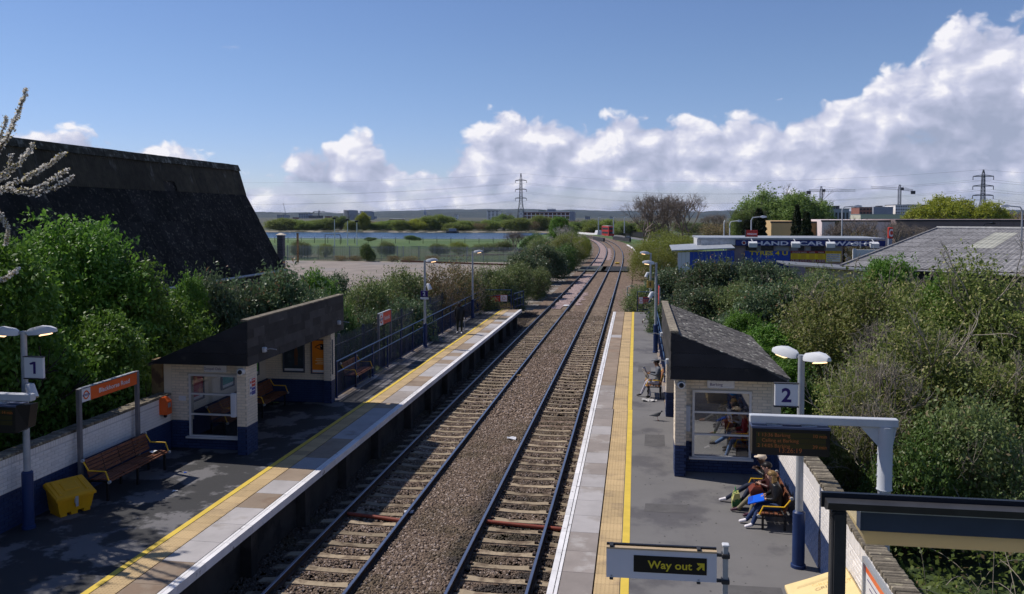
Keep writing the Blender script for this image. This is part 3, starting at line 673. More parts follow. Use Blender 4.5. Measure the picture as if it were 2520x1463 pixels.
def shelter(t, sx, xf, xb, y0, y1, zt, zbk, win, walls):
    """sx +1: the open side faces -X (right platform). xf track side, xb back"""
    # pillars at the track corners (near, far)
    for (ya, yb) in ((y0, y0 + .62), (y1 - .34, y1)):
        xa, xb_ = sorted((xf, xf + sx * .27)); mb = MB()
        mb.box(xa + .01, xb_ - .01, ya + .01, yb - .01, -.05, .737, 1); mb.box(xa + .01, xb_ - .01, ya + .01, yb - .01, .737, 2.36, 0); p = mb.build('pillar', [m_mortC, m_mortB], t)
        brick_face(t, (xa, ya + .008, 0), (1, 0, 0), xb_ - xa, 0, 2.33, paintC, 70)
        if sx < 0: brick_face(t, (xb_ - .008, ya, 0), (0, 1, 0), yb - ya, 0, 2.33, paintC, 110)
        else: brick_face(t, (xa + .008, yb, 0), (0, -1, 0), yb - ya, 0, 2.33, paintC, 110)
    # end walls (near with window, far plain), back wall
    yw = y0 + .44
    for (yy, hole) in ((yw, win), (y1 - .22, None)):
        xa, xb_ = sorted((xf + sx * .26, xb)); mb = MB()
        for (zl, zh, mi) in ((-.05, .737, 1), (.737, 2.36, 0)):
            if hole is None: mb.box(xa, xb_, yy, yy + .2, zl, zh, mi)
            else:
                a, b_, c, d = hole
                for q in ((xa, a, zl, zh), (b_, xb_, zl, zh), (a, b_, zl, min(c, zh)), (a, b_, max(d, zl), zh)):
                    if q[1] - q[0] > .01 and q[3] - q[2] > .01: mb.box(q[0], q[1], yy, yy + .2, q[2], q[3], mi)
        mb.build('end_wall', [m_mortC, m_mortB], t)
        hl = () if hole is None else ((hole[0] - xa, hole[1] - xa, hole[2], hole[3]),)
        brick_face(t, (xa, yy + .004, 0), (1, 0, 0), xb_ - xa, 0, 2.33, paintC, 200 if hole else 60, holes=hl)
    xa, xb_ = sorted((xb, xb + sx * .22)); mb = MB(); mb.box(xa, xb_, yw, y1 - .02, -1.4, .737, 1); mb.box(xa, xb_, yw, y1 - .02, .737, 2.30, 0); mb.build('back_wall', [m_cream, m_bbrick], t)
    # roof: sloping slab over deep black boards
    ov = .10; xo = xf - sx * ov; xe = xb + sx * .30
    ys0, ys1 = y0 - .14, y1 + .55
    mb = MB(); mb.prism([(xo, ys0 + .02, zt), (xe, ys0 + .02, zbk), (xe, ys0 + .02, zbk - .08), (xo, ys0 + .02, zt - .08)], (0, ys1 - ys0 - .04, 0)); mb.build('roof', m_shingle, t)
    mb = MB(); mb.box(min(xo, xe) + .1, max(xo, xe) - .15, y0 + .05, ys1 - .05, 2.33, 2.36); mb.build('ceiling', m_cream, t)
    fb = 2.34; k = 0                                                    # fascia boards, near gable, boards clipped by the slope
    def zs(x): return zt + (zbk - zt) * (x - xo) / (xe - xo)
    z = fb; h = .31
    while z < zt - .03:
        za, zb = z + .004, min(z + h, zt - .02)
        def xlim(zz): return xe if zz <= zbk else xo + (xe - xo) * (zz - zt) / (zbk - zt)
        x1a, x1b = xlim(za), xlim(zb)
        mb = MB(); pl = [(xo, ys0, za), (x1a, ys0, za), (x1b, ys0, zb), (xo, ys0, zb)]; mb.prism(pl, (0, .018, 0)); mb.build('gable_board', m_black, t)
        z += h
    # track side fascia of hanging slates
    nrow = 5; hh = (zt - fb) / nrow; n = 0
    for r_ in range(nrow):
        yy = ys0 - (.25 if r_ % 2 else 0)
        while yy < ys1:
            a, b_ = max(yy, ys0), min(yy + .62, ys1); yy += .62
            if b_ - a < .06: continue
            z0 = fb + r_ * hh; d0, d1 = .022, .008; q = -sx
            mb = MB(); mb.hexa([(xo, a + .003, z0), (xo + q * d0, a + .003, z0), (xo + q * d0, b_ - .003, z0), (xo, b_ - .003, z0), (xo, a + .003, z0 + hh), (xo + q * d1, a + .003, z0 + hh), (xo + q * d1, b_ - .003, z0 + hh), (xo, b_ - .003, z0 + hh)])
            mb.build('hanging_slate', m_slate, t); n += 1
    mb = MB(); xr = sorted((xo - sx * .03, xo + sx * .16)); mb.prism([(xr[0], ys0 - .01, zt + .0 if sx > 0 else zt - .02), (xr[1], ys0 - .01, zt + (.0 if sx < 0 else -.02)), (xr[1], ys0 - .01, zt + .03), (xr[0], ys0 - .01, zt + .04)], (0, ys1 - ys0 + .02, 0)); mb.build('ridge_strip', m_coping, t)
    return xo, xe, ys0, ys1, zs
tR = thing('waiting_shelter', 'cream and navy brick shelter with mossy shingle roof on the right platform', 'shelter', (.93, 19.85, 0))
g = shelter(tR, 1, .93, 3.2, 19.85, 26.1, 3.45, 2.42, (1.36, 2.74, .38, 2.0), 0)
window(tR, 1.36, 2.74, 20.27, .38, 2.0, (.93, 1.47))
# shingles on the roof that can be seen from above
xo, xe, ys0, ys1, zs = g; rn = random.Random(12); L_ = math.hypot(xe - xo, zs(xe) - zs(xo)); cnt = 0; tiles = []
nr = 15; nx_ = Vector((xe - xo, 0, zs(xe) - zs(xo))).normalized(); nn = Vector((-nx_.z, 0, nx_.x))
for r_ in range(nr):
    y = ys0 - rn.random() * .2
    while y < ys1 + .02:
        wd = rn.choice((.26, .3, .34)); tiles.append((r_, max(y, ys0), min(y + wd, ys1 + .02))); y += wd
tiles = [q for q in tiles if q[2] - q[1] > .05]; tiles.sort(key=lambda q: q[1])
rest = MB()
for i, (r_, a, b_) in enumerate(tiles):
    mb = MB() if i < 300 else rest
    s0 = L_ * r_ / nr; s1 = L_ * (r_ + 1) / nr + .03; o = Vector((xo, 0, zs(xo))); h = rn.uniform(.014, .03)
    P_ = lambda s, y, hh: tuple(o + nx_ * s + nn * hh + Vector((0, y, 0)))
    mb.hexa([P_(s0, a + .005, .0), P_(s1, a + .005, .0), P_(s1, b_ - .005, .0), P_(s0, b_ - .005, .0), P_(s0, a + .005, .008), P_(s1, a + .005, h + .006), P_(s1, b_ - .005, h + .006), P_(s0, b_ - .005, .008)])
    if i < 300: mb.build('shingle', m_shingle, tR)
stuff(rest.build('far_shingles', m_shingle, tR))
tL = thing('waiting_shelter', 'cream and navy brick shelter with black slate-hung roof edge on the left platform', 'shelter', (-9.87, 19.96, 0))
shelter(tL, -1, -9.87, -12.2, 19.96, 26.3, 3.5, 2.36, (-11.69, -10.28, .34, 2.0), 0)
window(tL, -11.69, -10.28, 20.38, .34, 2.0, (.93, 1.47))
# raw brick corner of the left shelter and the piece of wall beside it
mb = MB(); mb.box(-12.75, -12.44, 20.36, 20.7, -1, 2.35); mb.build('raw_brick_corner', m_rawbrick, tL)
for (sh, x, y, words, x0) in ((tR, 2.0, 20.26, ('for trains to', 'Barking'), 1.86), (tL, -10.95, 20.39, ('for trains to', 'Gospel Oak'), -11.15)):
    mb = MB(); mb.cbox(x - .30, x + .34, y - .035, y - .012, 2.06, 2.32, .02); b_ = mb.build('destination_plate', m_signw, sh)
    text(words[0], (x0 - .10, y - .037, 2.235), (1, 0, 0), (0, 0, 1), .09, m_purple, 'lettering', b_); text(words[1], (x0 - .10, y - .037, 2.12), (1, 0, 0), (0, 0, 1), .10, m_purple, 'lettering', b_)
# conduit cabinets on the near end walls
for sh, x, y in ((tR, 1.24, 20.25), (tL, -10.21, 19.94)):
    mb = MB(); mb.cbox(x - .06, x + .07, y - .07, y + .03, 1.0, 1.62, .01); mb.build('cable_cabinet', m_grey, sh)
def dome_cam(x, y, z, lb, sx=1):
    t = thing('dome_camera', lb, 'security camera', (x, y, z)); mb = MB(); mb.tube([(x, y + .06, z), (x, y - .05, z)], [.10, .085], 14); mb.build('housing', m_lamp, t, smooth=True)
    mb = MB(); mb.sphere((x, y - .05, z), .06, 10, 6); mb.build('dome', m_blk, t, smooth=True)
dome_cam(1.07, 19.80, 2.20, 'white dome camera high on the corner pillar of the right shelter')
dome_cam(-9.99, 19.90, 2.18, 'white dome camera high on the corner pillar of the left shelter')
def arm_cam(x, y, z, dx_, lb):
    t = thing('bracket_camera', lb, 'security camera', (x, y, z)); s = 1 if dx_ > 0 else -1
    mb = MB(); mb.tube([(x - s * .06, y, z - .25), (x - s * .06, y, z + .35)], .018, 6); mb.build('bracket', m_galv, t)
    mb = MB(); mb.cbox(x - .06, x + .07, y - .06, y + .06, z - .06, z + .08, .02); mb.build('junction_box', m_grey, t)
    mb = MB(); mb.tube([(x, y, z), (x + dx_ * .5, y - .02, z + .05), (x + dx_, y - .05, z + .03)], .014, 6); mb.build('arm', m_galv, t)
arm_cam(-9.73, 20.7, 2.62, .38, 'grey bracket camera on the near end of the left shelter slates'); arm_cam(-9.73, 26.3, 2.62, .38, 'grey bracket camera on the far end of the left shelter slates')
arm_cam(.80, 20.9, 2.55, -.42, 'grey bracket camera nearest on the right shelter side'); arm_cam(.80, 25.6, 2.55, -.42, 'grey bracket camera at the far end of the right shelter side')
# passenger information on the left pillar; help point on the wall; posters
mb = MB(); mb.box(-9.862, -9.852, 20.12, 20.44, 1.50, 1.95, 0); t = tag(mb.build('information_plate', m_signw), 'red and blue passenger information plate on the left shelter pillar', 'sign')
mb = MB(); mb.box(-9.8515, -9.849, 20.22, 20.43, 1.73, 1.94); mb.build('red_panel', m_signred, t); mb = MB(); mb.box(-9.8515, -9.849, 20.22, 20.43, 1.52, 1.72); mb.build('blue_panel', mat('sign_blue', (.03, .04, .25), .4), t)
for k in range(3):
    mb = MB(); mb.tube([(-9.852, 20.165, 1.86 - k * .14), (-9.848, 20.165, 1.86 - k * .14)], .035, 12); mb.build('pictogram', m_signred if k == 0 else mat('sign_blue', (.03, .04, .25)), t)
for k in range(4): mb = MB(); mb.box(-9.8495, -9.848, 20.24, 20.40, 1.89 - k * .09, 1.91 - k * .09); mb.build('text_line', m_signw, t)
t = thing('help_point', 'orange telephone box mounted on the white wall beside the left shelter', 'telephone', (-12.12, 19.9, 1.15))
mb = MB(); mb.prism([(-12.19, 19.78, 1.02), (-11.98, 19.78, 1.02), (-11.98, 19.78, 1.36), (-12.10, 19.78, 1.46), (-12.19, 19.78, 1.46)], (0, .24, 0)); mb.build('housing', m_orange, t)
mb = MB(); mb.sphere((-12.07, 19.86, .98), .05, 8, 6); mb.build('handset', m_blk, t, smooth=True); mb = MB(); mb.box(-11.978, -11.972, 19.84, 19.96, 1.20, 1.32); mb.build('keypad', m_galv, t)
mb = MB(); mb.box(-11.99, -11.79, 20.375, 20.39, 1.27, 1.40); tag(mb.build('notice', m_signw), 'small white notice on the cream end wall of the left shelter', 'notice')
m_pfr = mat('poster_frame', (.10, .11, .14), .4, .1, 3, metal=.3)
m_por = mat('poster_orange', (.75, .22, .015), .4, .08, .8); m_pdk = mat('poster_night', (.035, .05, .065), .4, .3, 2, col2=(.10, .13, .15), c2s=2); m_pteal = mat('poster_teal', (.03, .30, .27), .4, .15, 2); m_pred = mat('poster_pink', (.45, .07, .10), .4, .2, 2, col2=(.7, .35, .2), c2s=3); m_pgr = mat('poster_green', (.08, .38, .05), .4, .2, 2)
def poster(x, y, z0, z1, wd, ax, m_, lb, foot=True):
    """ax 0: faces -Y, 1: faces +X"""
    t = thing('framed_poster', lb, 'poster', (x, y, z0)); mb = MB(); B = (lambda a, b_, d0, d1, c, d: mb.box(x + a, x + b_, y - d1, y - d0, c, d)) if ax == 0 else (lambda a, b_, d0, d1, c, d: mb.box(x + d0, x + d1, y + a, y + b_, c, d))
    h = wd / 2
    B(-h, -h + .04, 0, .05, z0, z1); B(h - .04, h, 0, .05, z0, z1); B(-h + .04, h - .04, 0, .05, z0, z0 + .04); B(-h + .04, h - .04, 0, .05, z1 - .04, z1); mb.build('frame', m_pfr, t)
    mb = MB(); B = (lambda a, b_, d0, d1, c, d: mb.box(x + a, x + b_, y - d1, y - d0, c, d)) if ax == 0 else (lambda a, b_, d0, d1, c, d: mb.box(x + d0, x + d1, y + a, y + b_, c, d))
    B(-h + .04, h - .04, .01, .02, z0 + .04, z1 - .04); mb.build('sheet', m_, t)
    if foot:
        mb = MB(); B = (lambda a, b_, d0, d1, c, d: mb.box(x + a, x + b_, y - d1, y - d0, c, d)) if ax == 0 else (lambda a, b_, d0, d1, c, d: mb.box(x + d0, x + d1, y + a, y + b_, c, d))
        B(-h + .05, h - .05, .02, .0225, z0 + .05, z0 + .13); mb.build('imprint_strip', m_signw, t)
    return t
yb = 26.07
t = poster(-10.22, yb, .95, 2.10, .76, 0, m_por, 'orange poster with a large dark eye inside the left shelter')
mb = MB(); cx_, cz = -10.22, 1.84; up_ = [(cx_ - .26, cz - .01)] + [(cx_ - .26 + .5 * i / 10, cz + .11 * math.sin(math.pi * i / 10)) for i in range(1, 10)] + [(cx_ + .26, cz + .03)] + [(cx_ + .24 - .48 * i / 10, cz - .09 * math.sin(math.pi * i / 10)) for i in range(1, 10)]
mb.face([(a, yb - .024, b_) for a, b_ in up_]); mb.build('eye_outline', m_blk, t)
mb = MB(); mb.face([(cx_ + (a - cx_) * .82, yb - .026, cz + (b_ - cz) * .66) for a, b_ in up_]); mb.build('eye_white', m_por, t)
mb = MB(); mb.tube([(cx_ + .02, yb - .027, cz + .005), (cx_ + .02, yb - .029, cz + .005)], .085, 16); mb.build('iris', m_blk, t)
mb = MB(); mb.tube([(cx_ - .02, yb - .030, cz + .035), (cx_ - .02, yb - .031, cz + .035)], .018, 10); mb.build('highlight', m_signw, t)
for k, wd in enumerate((.40, .46, .34, .46)): mb = MB(); mb.box(cx_ - wd / 2, cx_ + wd / 2, yb - .026, yb - .024, 1.44 - k * .055, 1.462 - k * .055); mb.build('text_line', mat('poster_cream_ink', (.72, .55, .3)), t)
t = poster(-11.2, yb, .98, 2.12, .76, 0, m_pdk, 'dark poster with a standing figure at the back corner of the left shelter')
mb = MB(); mb.sphere((-11.12, yb - .03, 1.82), .05, 8, 6, 0, (1, .2, 1.1)); mb.prism([(-11.19, yb - .03, 1.5), (-11.05, yb - .03, 1.5), (-11.07, yb - .03, 1.76), (-11.17, yb - .03, 1.76)], (0, .006, 0)); mb.box(-11.17, -11.13, yb - .03, yb - .024, 1.22, 1.5); mb.box(-11.11, -11.07, yb - .03, yb - .024, 1.22, 1.5); mb.build('printed_figure', mat('poster_brown', (.13, .06, .035)), t)
for yy, m_, lb in ((21.6, m_pred, 'pink poster seen through the upper panes of the left shelter window'), (23.4, m_pteal, 'teal poster on the back wall of the left shelter'), (25.1, m_pgr, 'green poster farthest along the back wall of the left shelter')):
    poster(-12.19, yy, .98, 2.1, .78, 1, m_, lb)
for i, yy in enumerate((21.9, 24.7)):
    mb = MB(); mb.tube([(-10.05, yy - .75, 2.31), (-10.05, yy + .75, 2.31)], .03, 8); tag(mb.build('strip_light', m_tube), ('near' if i == 0 else 'far') + ' yellowish strip light under the roof edge of the left shelter', 'light')

# ------------------------------------------------------------------ lamp posts
def lamp_head(mb, mg, o, d, tilt=.10):
    """o at the post top, d unit horizontal direction; slim lantern with glowing lens underneath"""
    o, d = Vector(o), Vector(d).normalized(); s = d.cross(Vector((0, 0, 1))); u = Vector((0, 0, 1)); d2 = (d + u * tilt).normalized()
    def ring(t_, wd, h, dz): c = o + d2 * t_ + u * dz; return [c - s * wd - u * h * .5, c + s * wd - u * h * .5, c + s * wd * .95 + u * h * .1, c + s * wd * .55 + u * h * .6, c - s * wd * .55 + u * h * .6, c - s * wd * .95 + u * h * .1]
    mb.loft([ring(.08, .05, .08, 0), ring(.14, .09, .12, .01), ring(.34, .115, .15, .02), ring(.50, .10, .12, .01), ring(.62, .05, .06, -.01)])
    mg.loft([ring(.32, .07, .02, -.078), ring(.52, .065, .02, -.066)])
def lamp_post(x, y, z1, heads, lb, cam_z=None, sleeve=.78, rtop=.055, camdir=1):
    t = thing('platform_lamp', lb, 'lamp post', (x, y, 0), 0, 'platform lamp posts')
    mb = MB(); mb.tube([(x, y, .9), (x, y, z1)], [rtop * 1.08, rtop * .92], 12); mb.build('post', m_galv, t, smooth=True)
    mb = MB(); mb.tube([(x, y, 0), (x, y, .05), (x, y, .06), (x, y, sleeve), (x, y, sleeve + .03)], [rtop * 2.1, rtop * 2.1, rtop * 1.75, rtop * 1.75, rtop * 1.2], 14); mb.build('sleeve', m_navy, t, smooth=True)
    for d in heads:
        h, g_ = MB(), MB(); lamp_head(h, g_, (x, y, z1 - .04), d); hd = h.build('lantern', m_lamp, t, smooth=True); g_.build('lens', m_lit, hd)
        b_ = MB(); dv = Vector(d).normalized(); b_.tube([Vector((x, y, z1 - .05)), Vector((x, y, z1 - .04)) + dv * .16], .03, 8); b_.build('bracket', m_galv, t)
    return t
def tub_cam(x, y, z, s, lb, dy=-.05):
    t = thing('camera_housing', lb, 'security camera', (x, y, z)); mb = MB(); mb.tube([(x + s * .08, y + dy, z + .10), (x + s * .14, y + dy, z + .09), (x + s * .24, y + dy - .04, z - .14)], [.05, .085, .10], 12); mb.build('housing', m_lamp, t, smooth=True)
    mb = MB(); mb.tube([(x, y, z - .02), (x + s * .04, y, z + .12), (x + s * .12, y + dy, z + .12)], .018, 6); mb.build('bracket', m_lamp, t)
def number_plate(x0, x1, y, z0, z1, s, lb, inv=False, sub=False):
    t = thing('platform_number_sign', lb, 'sign', (x0, y, z0)); mb = MB(); mb.cbox(x0, x1, y - .06, y + .0, z0, z1, .008)
    mb.build('box', m_purple if inv else m_signw, t); cx_ = (x0 + x1) / 2; h = z1 - z0
    if not inv:
        for q0, q1 in ((z1 + .001, z1 + .015), (z0 - .02, z0 - .001)): MB().box(x0 - .015, x1 + .015, y - .07, y + .01, q0, q1).build('trim', m_dark, t)
    if s == '1':                                                # numerals in humanist sans: a stem with a short flag
        mb = MB(); hh = h * .58; z = z0 + h * .21; wd = h * .115
        mb.prism([(cx_ + wd, y - .062, z), (cx_ + wd, y - .062, z + hh), (cx_ - wd * .1, y - .062, z + hh), (cx_ - wd * 1.8, y - .062, z + hh * .86), (cx_ - wd * 1.5, y - .062, z + hh * .74), (cx_ - wd * .1, y - .062, z + hh * .78), (cx_ - wd * .1, y - .062, z)][::-1], (0, -.002, 0)); mb.build('numeral', m_purple, t)
    else:
        o = text('2', (cx_, y - .06, z0 + h * (.2 if not sub else .25)), (1, 0, 0), (0, 0, 1), h * .86, m_signw if inv else m_purple, 'numeral', t, align='CENTER', bold=.03)
    if sub: mb = MB(); mb.box(x0 - .02, x1 + .02, y - .05, y, z0 - .12, z0 - .03); mb.build('lower_plate', m_signw, t)
    return t
# left near, double
lamp_post(-11.87, 14.65, 3.92, [(1, .25, 0), (-1, -.45, 0)], 'twin-headed grey lamp post with navy base at the left edge', sleeve=1.12, rtop=.062)
number_plate(-11.79, -11.38, 14.60, 3.02, 3.43, '1', 'white platform number 1 box on the left lamp post')
tub_cam(-11.82, 14.6, 2.78, 1, 'white tubular camera on the lamp post beside the left display board')
# right near, double
lamp_post(2.86, 15.0, 3.76, [(-.62, .75, 0), (.55, -.8, 0)], 'twin-headed pale lamp post with navy base beside the right display board', sleeve=.98, rtop=.062)
number_plate(2.40, 2.79, 14.93, 2.88, 3.27, '2', 'large white platform number 2 box on the near right lamp post')
# middle and far
lamp_post(-9.75, 37.76, 4.08, [(1, 0, 0)], 'single-headed lamp post with camera and small number plate on the left platform', sleeve=1.1)
number_plate(-9.92, -9.58, 37.68, 2.38, 2.66, '2', 'small purple number 2 plate on the middle left lamp post', inv=True, sub=True)
tub_cam(-9.70, 37.7, 2.86, 1, 'white camera halfway up the middle left lamp post')
lamp_post(-9.70, 48.97, 4.0, [(1, 0, 0)], 'single-headed lamp post near the far end of the left platform', sleeve=1.1)
lamp_post(.89, 37.83, 4.05, [(-1, 0, 0)], 'nearer of the two single-headed lamp posts on the right platform', sleeve=1.25, rtop=.06)
tub_cam(.85, 37.75, 2.62, -1, 'white camera on the nearer single lamp post of the right platform')
lamp_post(.83, 48.62, 4.0, [(-1, 0, 0)], 'farthest single-headed lamp post on the right platform', sleeve=1.25)
t = thing('box_on_post', 'ochre equipment box strapped to the farthest right lamp post', 'equipment box', (.83, 48.5, 2.1)); mb = MB(); mb.cbox(.62, 1.0, 48.38, 48.52, 2.0, 2.42, .02); mb.build('box', mat('ochre_box', (.50, .33, .07), .5), t); mb = MB(); mb.box(.78, .84, 48.36, 48.38, 2.1, 2.32); mb.build('latch', m_dark, t)
tub_cam(.80, 48.55, 2.75, -1, 'white camera above the ochre box on the farthest right lamp post')

# ------------------------------------------------------------------ display boards
m_cap = mat('board_blue_grey', (.06, .08, .15), .5, .1, 3)
def display(x0, x1, y, z0, z1, bx0, bx1, bz, lb, rows, clock, bxw=None):
    t = thing('departure_board', lb, 'display board', ((x0 + x1) / 2, y, z0))
    mb = MB(); mb.box(x0, x1, y + .018, y + .30, z0, z1); mb.build('casing', m_blk, t)
    mb = MB(); mb.box(x0 - .01, x1 + .01, y + .0, y + .31, z1 + .001, z1 + .035); mb.build('hood', m_cap, t)
    mb = MB(); mb.box(x0, x1, y, y + .016, z0, z1); mb.build('bezel', m_blk, t)
    h = z1 - z0; W_ = x1 - x0
    for k, (l, r_) in enumerate(rows):
        zz = z1 - .10 - k * h * .205
        mb = MB(); mb.box(x0 + .06, x1 - .06, y - .004, y - .001, zz - .035, zz + .045); mb.build('display_row', m_ledband, t)
        text(l, (x0 + .08, y - .006, zz - .025), (1, 0, 0), (0, 0, 1), .082, m_led, 'led_text', t)
        if r_: text(r_, (x1 - .27, y - .006, zz - .025), (1, 0, 0), (0, 0, 1), .082, m_led, 'led_text', t)
    text(clock, ((x0 + x1) / 2 - .20, y - .006, z0 + .05), (1, 0, 0), (0, 0, 1), .11, m_led, 'led_clock', t)
    bm = thing('display_bracket', lb.split(' showing')[0].replace('display board', 'cantilever post') + ' carrying the board', 'bracket post', (bx1, y, -1))
    mb = MB(); mb.cbox(bx0, bx1, y + .06, y + .20, bz, bz + .13, .01); mb.build('beam', m_grey, bm)
    for q in (.3, .75):
        xx = x0 + W_ * q; mb = MB(); mb.box(xx - .03, xx + .03, y + .10, y + .16, z1 + .036, bz); mb.box(xx - .12, xx + .12, y + .07, y + .19, z1 + .036, z1 + .046); mb.build('hanger', m_grey, bm)
    return t, bm
t, bm = display(1.89, 3.10, 13.85, 2.30, 2.73, 1.86, 4.16, 2.80, 'right platform display board showing trains to Barking', [('1 13:36 Barking', '10 min'), ('   Calling at Barking', ''), ('2 14:05 Barking', '39 min')], '13:26:19')
px, py = 3.98, 13.98
mb = MB(); mb.tube([(px, py, -1.3), (px, py, 1.75), (px, py, 1.78), (px, py, 1.80), (px, py, 2.80)], [.10, .10, .125, .115, .115], 14); mb.build('post', m_grey, bm, smooth=True)
for s in (-1, 1): mb = MB(); mb.prism([(px + s * .11, py - .02, 2.48), (px + s * .11, py - .02, 2.80), (px + s * (.40 if s < 0 else .17), py - .02, 2.80)], (0, .04, 0)); mb.build('gusset', m_grey, bm)
for z in (2.0, 2.18, 2.36):
    mb = MB(); mb.tube([(px - .13, py, z), (px + .13, py, z)], .012, 6); mb.build('bolt', m_galv, bm)
t, bm = display(-12.6, -11.15, 13.5, 2.22, 2.70, -13.2, -10.93 + .05, 2.80, 'left display board at the photo edge showing dim orange text', [('1 13:40 Gospel Oak', '14 min'), ('   Calling at: all stations', ''), ('2 14:10 Gospel Oak', '')], '13:26:19')
mb = MB(); mb.tube([(-13.1, 13.62, -1), (-13.1, 13.62, 2.80)], .11, 12); mb.build('post', m_grey, bm, smooth=True)
mb = MB(); mb.prism([(-11.149, 13.5, 2.22), (-11.149, 13.5, 2.73), (-10.93, 13.62, 2.73), (-11.0, 13.62, 2.3)], (0, .2, 0)); mb.build('end_cowl', m_blk, t)

# ------------------------------------------------------------------ name signs
m_so, m_sred = m_orange, mat('sign_orange_red', (.62, .06, .03), .4, .04, 2)
def roundel(t, x, y, z, r, nx):
    """ring and bar on a sign facing +X"""
    mb = MB(); k = 24
    for i in range(k):
        a, b_ = 2 * math.pi * i / k, 2 * math.pi * (i + 1) / k
        mb.face([(x, y + r * math.cos(a), z + r * math.sin(a)), (x, y + r * math.cos(b_), z + r * math.sin(b_)), (x, y + r * .66 * math.cos(b_), z + r * .66 * math.sin(b_)), (x, y + r * .66 * math.cos(a), z + r * .66 * math.sin(a))])
    mb.build('ring', nx, t); mb = MB(); mb.box(x + .001, x + .003, y - r * 1.22, y + r * 1.22, z - r * .2, z + r * .2); mb.build('bar', m_purple, t)
    for j in range(9): mb = MB(); yy = y - r * .9 + j * r * .2; mb.box(x + .003, x + .004, yy, yy + r * .12, z - r * .08, z + r * .08); mb.build('bar_letter', m_signw, t)
def name_sign(x, ya, yb, z0, z1, col, lb, pz):
    t = thing('station_name_sign', lb, 'sign', (x, ya, 0), 0, 'station name signs')
    for yy in (ya, yb): mb = MB(); mb.cbox(x - .045, x + .045, yy - .045, yy + .045, 0, z1 + .02, .008); mb.build('post', mat('brown_grey_post', (.17, .16, .165), .5, .15, 4), t)
    h = z1 - z0; a = ya + .047; b_ = yb - .047; sp_ = a + h * 1.0
    mb = MB(); mb.box(x - .02, x + .03, a, b_, z0, z1); bd = mb.build('board', m_dark, t)
    mb = MB(); mb.box(x + .03, x + .033, a + .004, sp_, z0 + .006, z1 - .006); mb.build('logo_panel', m_signw, t)
    mb = MB(); mb.box(x + .03, x + .033, sp_ + .002, b_ - .004, z0 + .006, z1 - .006); mb.build('colour_panel', col, t)
    roundel(t, x + .036, a + h * .5, z0 + h * .5, h * .33, col)
    text('Blackhorse Road', (x + .033, sp_ + (b_ - sp_) * .17, z0 + h * .34), (0, 1, 0), (0, 0, 1), h * .50, m_signw, 'lettering', t, fit=(b_ - sp_) * .66, bold=.015)
    mb = MB(); mb.box(x - .06, x + .02, a, b_, z1, z1 + .02); mb.build('capping', m_galv, t)
name_sign(-12.05, 16.48, 18.62, 2.07, 2.37, m_so, 'near orange Blackhorse Road name sign behind the long bench', 0)
name_sign(-10.45, 32.85, 34.55, 1.62, 2.12, m_sred, 'far red Blackhorse Road name sign beside the left railing', 0)

# ------------------------------------------------------------------ benches
def bench(n, m_, label, group, loc, rz, seat=.42):
    """n seats of .57 m along local x, facing local -y"""
    t = thing('platform_bench', label, 'bench', loc, rz, group); L_ = n * .57; S = seat
    prof = [(-.56, S - .02), (-.50, S + .01), (-.42, S + .015), (-.33, S + .01), (-.24, S), (-.15, S - .005)]
    for (yy, zz) in prof:
        for k in range(n):
            mb = MB(); mb.cbox(-L_ / 2 + k * .57 + .012, -L_ / 2 + (k + 1) * .57 - .012, yy - .034, yy + .034, zz - .014, zz + .014, .006); mb.build('seat_slat', m_, t, off=False)
    for i in range(5):
        z = S + .07 + i * .078; yy = -.075 + (i * .078) * .28
        for k in range(n):
            mb = MB(); mb.bar((-L_ / 2 + k * .57 + .012, yy, z), (-L_ / 2 + (k + 1) * .57 - .012, yy, z), .028, .066, up=(0, .28, 1)); mb.build('back_slat', m_, t, off=False)
    for k in range(n + 1):
        x = -L_ / 2 + k * .57
        if k in (0, n):
            s = -.02 if k == 0 else .02
            mb = MB(); mb.tube([(x + s, -.585, S - .03), (x + s, -.50, S + .20), (x + s, -.10, S + .20), (x + s, .03, S + .40)], .017, 8); mb.build('armrest', m_yel, t, smooth=True, off=False)
            for q in ((-.585, S - .03), (.035, S + .41)): mb = MB(); mb.tube([(x + s * 2.2, q[0], q[1]), (x - s * .2, q[0], q[1])], .036, 10); mb.build('end_cap', m_galv, t, off=False)
        else:
            mb = MB(); mb.tube([(x, -.56, S), (x, -.3, S - .03), (x, -.1, S + .0), (x, .02, S + .40)], .012, 6); mb.build('divider', m_leg, t, off=False)
    for x in ([-L_ / 2 + .04, L_ / 2 - .04] + ([0] if n > 3 else [])):
        for yy in (-.50, -.08): mb = MB(); mb.box(x - .022, x + .022, yy - .022, yy + .022, 0, S - .04); mb.build('leg', m_leg, t, off=False)
        mb = MB(); mb.box(x - .018, x + .018, -.54, -.06, S - .055, S - .025); mb.build('seat_frame', m_leg, t, off=False)
    return t
GB = 'platform benches with yellow armrests'
# facing +X on the left platform (local -y -> +x: turn by +90 deg)
bench(4, m_wood, 'long brown slatted bench below the near orange name sign', GB, (-11.80, 17.42, 0), R(90), .46)
bench(3, m_wood2 if False else m_wood, 'brown bench inside the left shelter, seen past the pillar', GB, (-11.75, 24.6, 0), R(90), .45)
bench(3, m_wood, 'brown bench inside the left shelter behind the window panes', GB, (-11.75, 22.3, 0), R(90), .45)
bench(3, m_wood, 'brown bench beside the palisade fence past the left shelter', GB, (-10.42, 29.3, 0), R(90), .45)
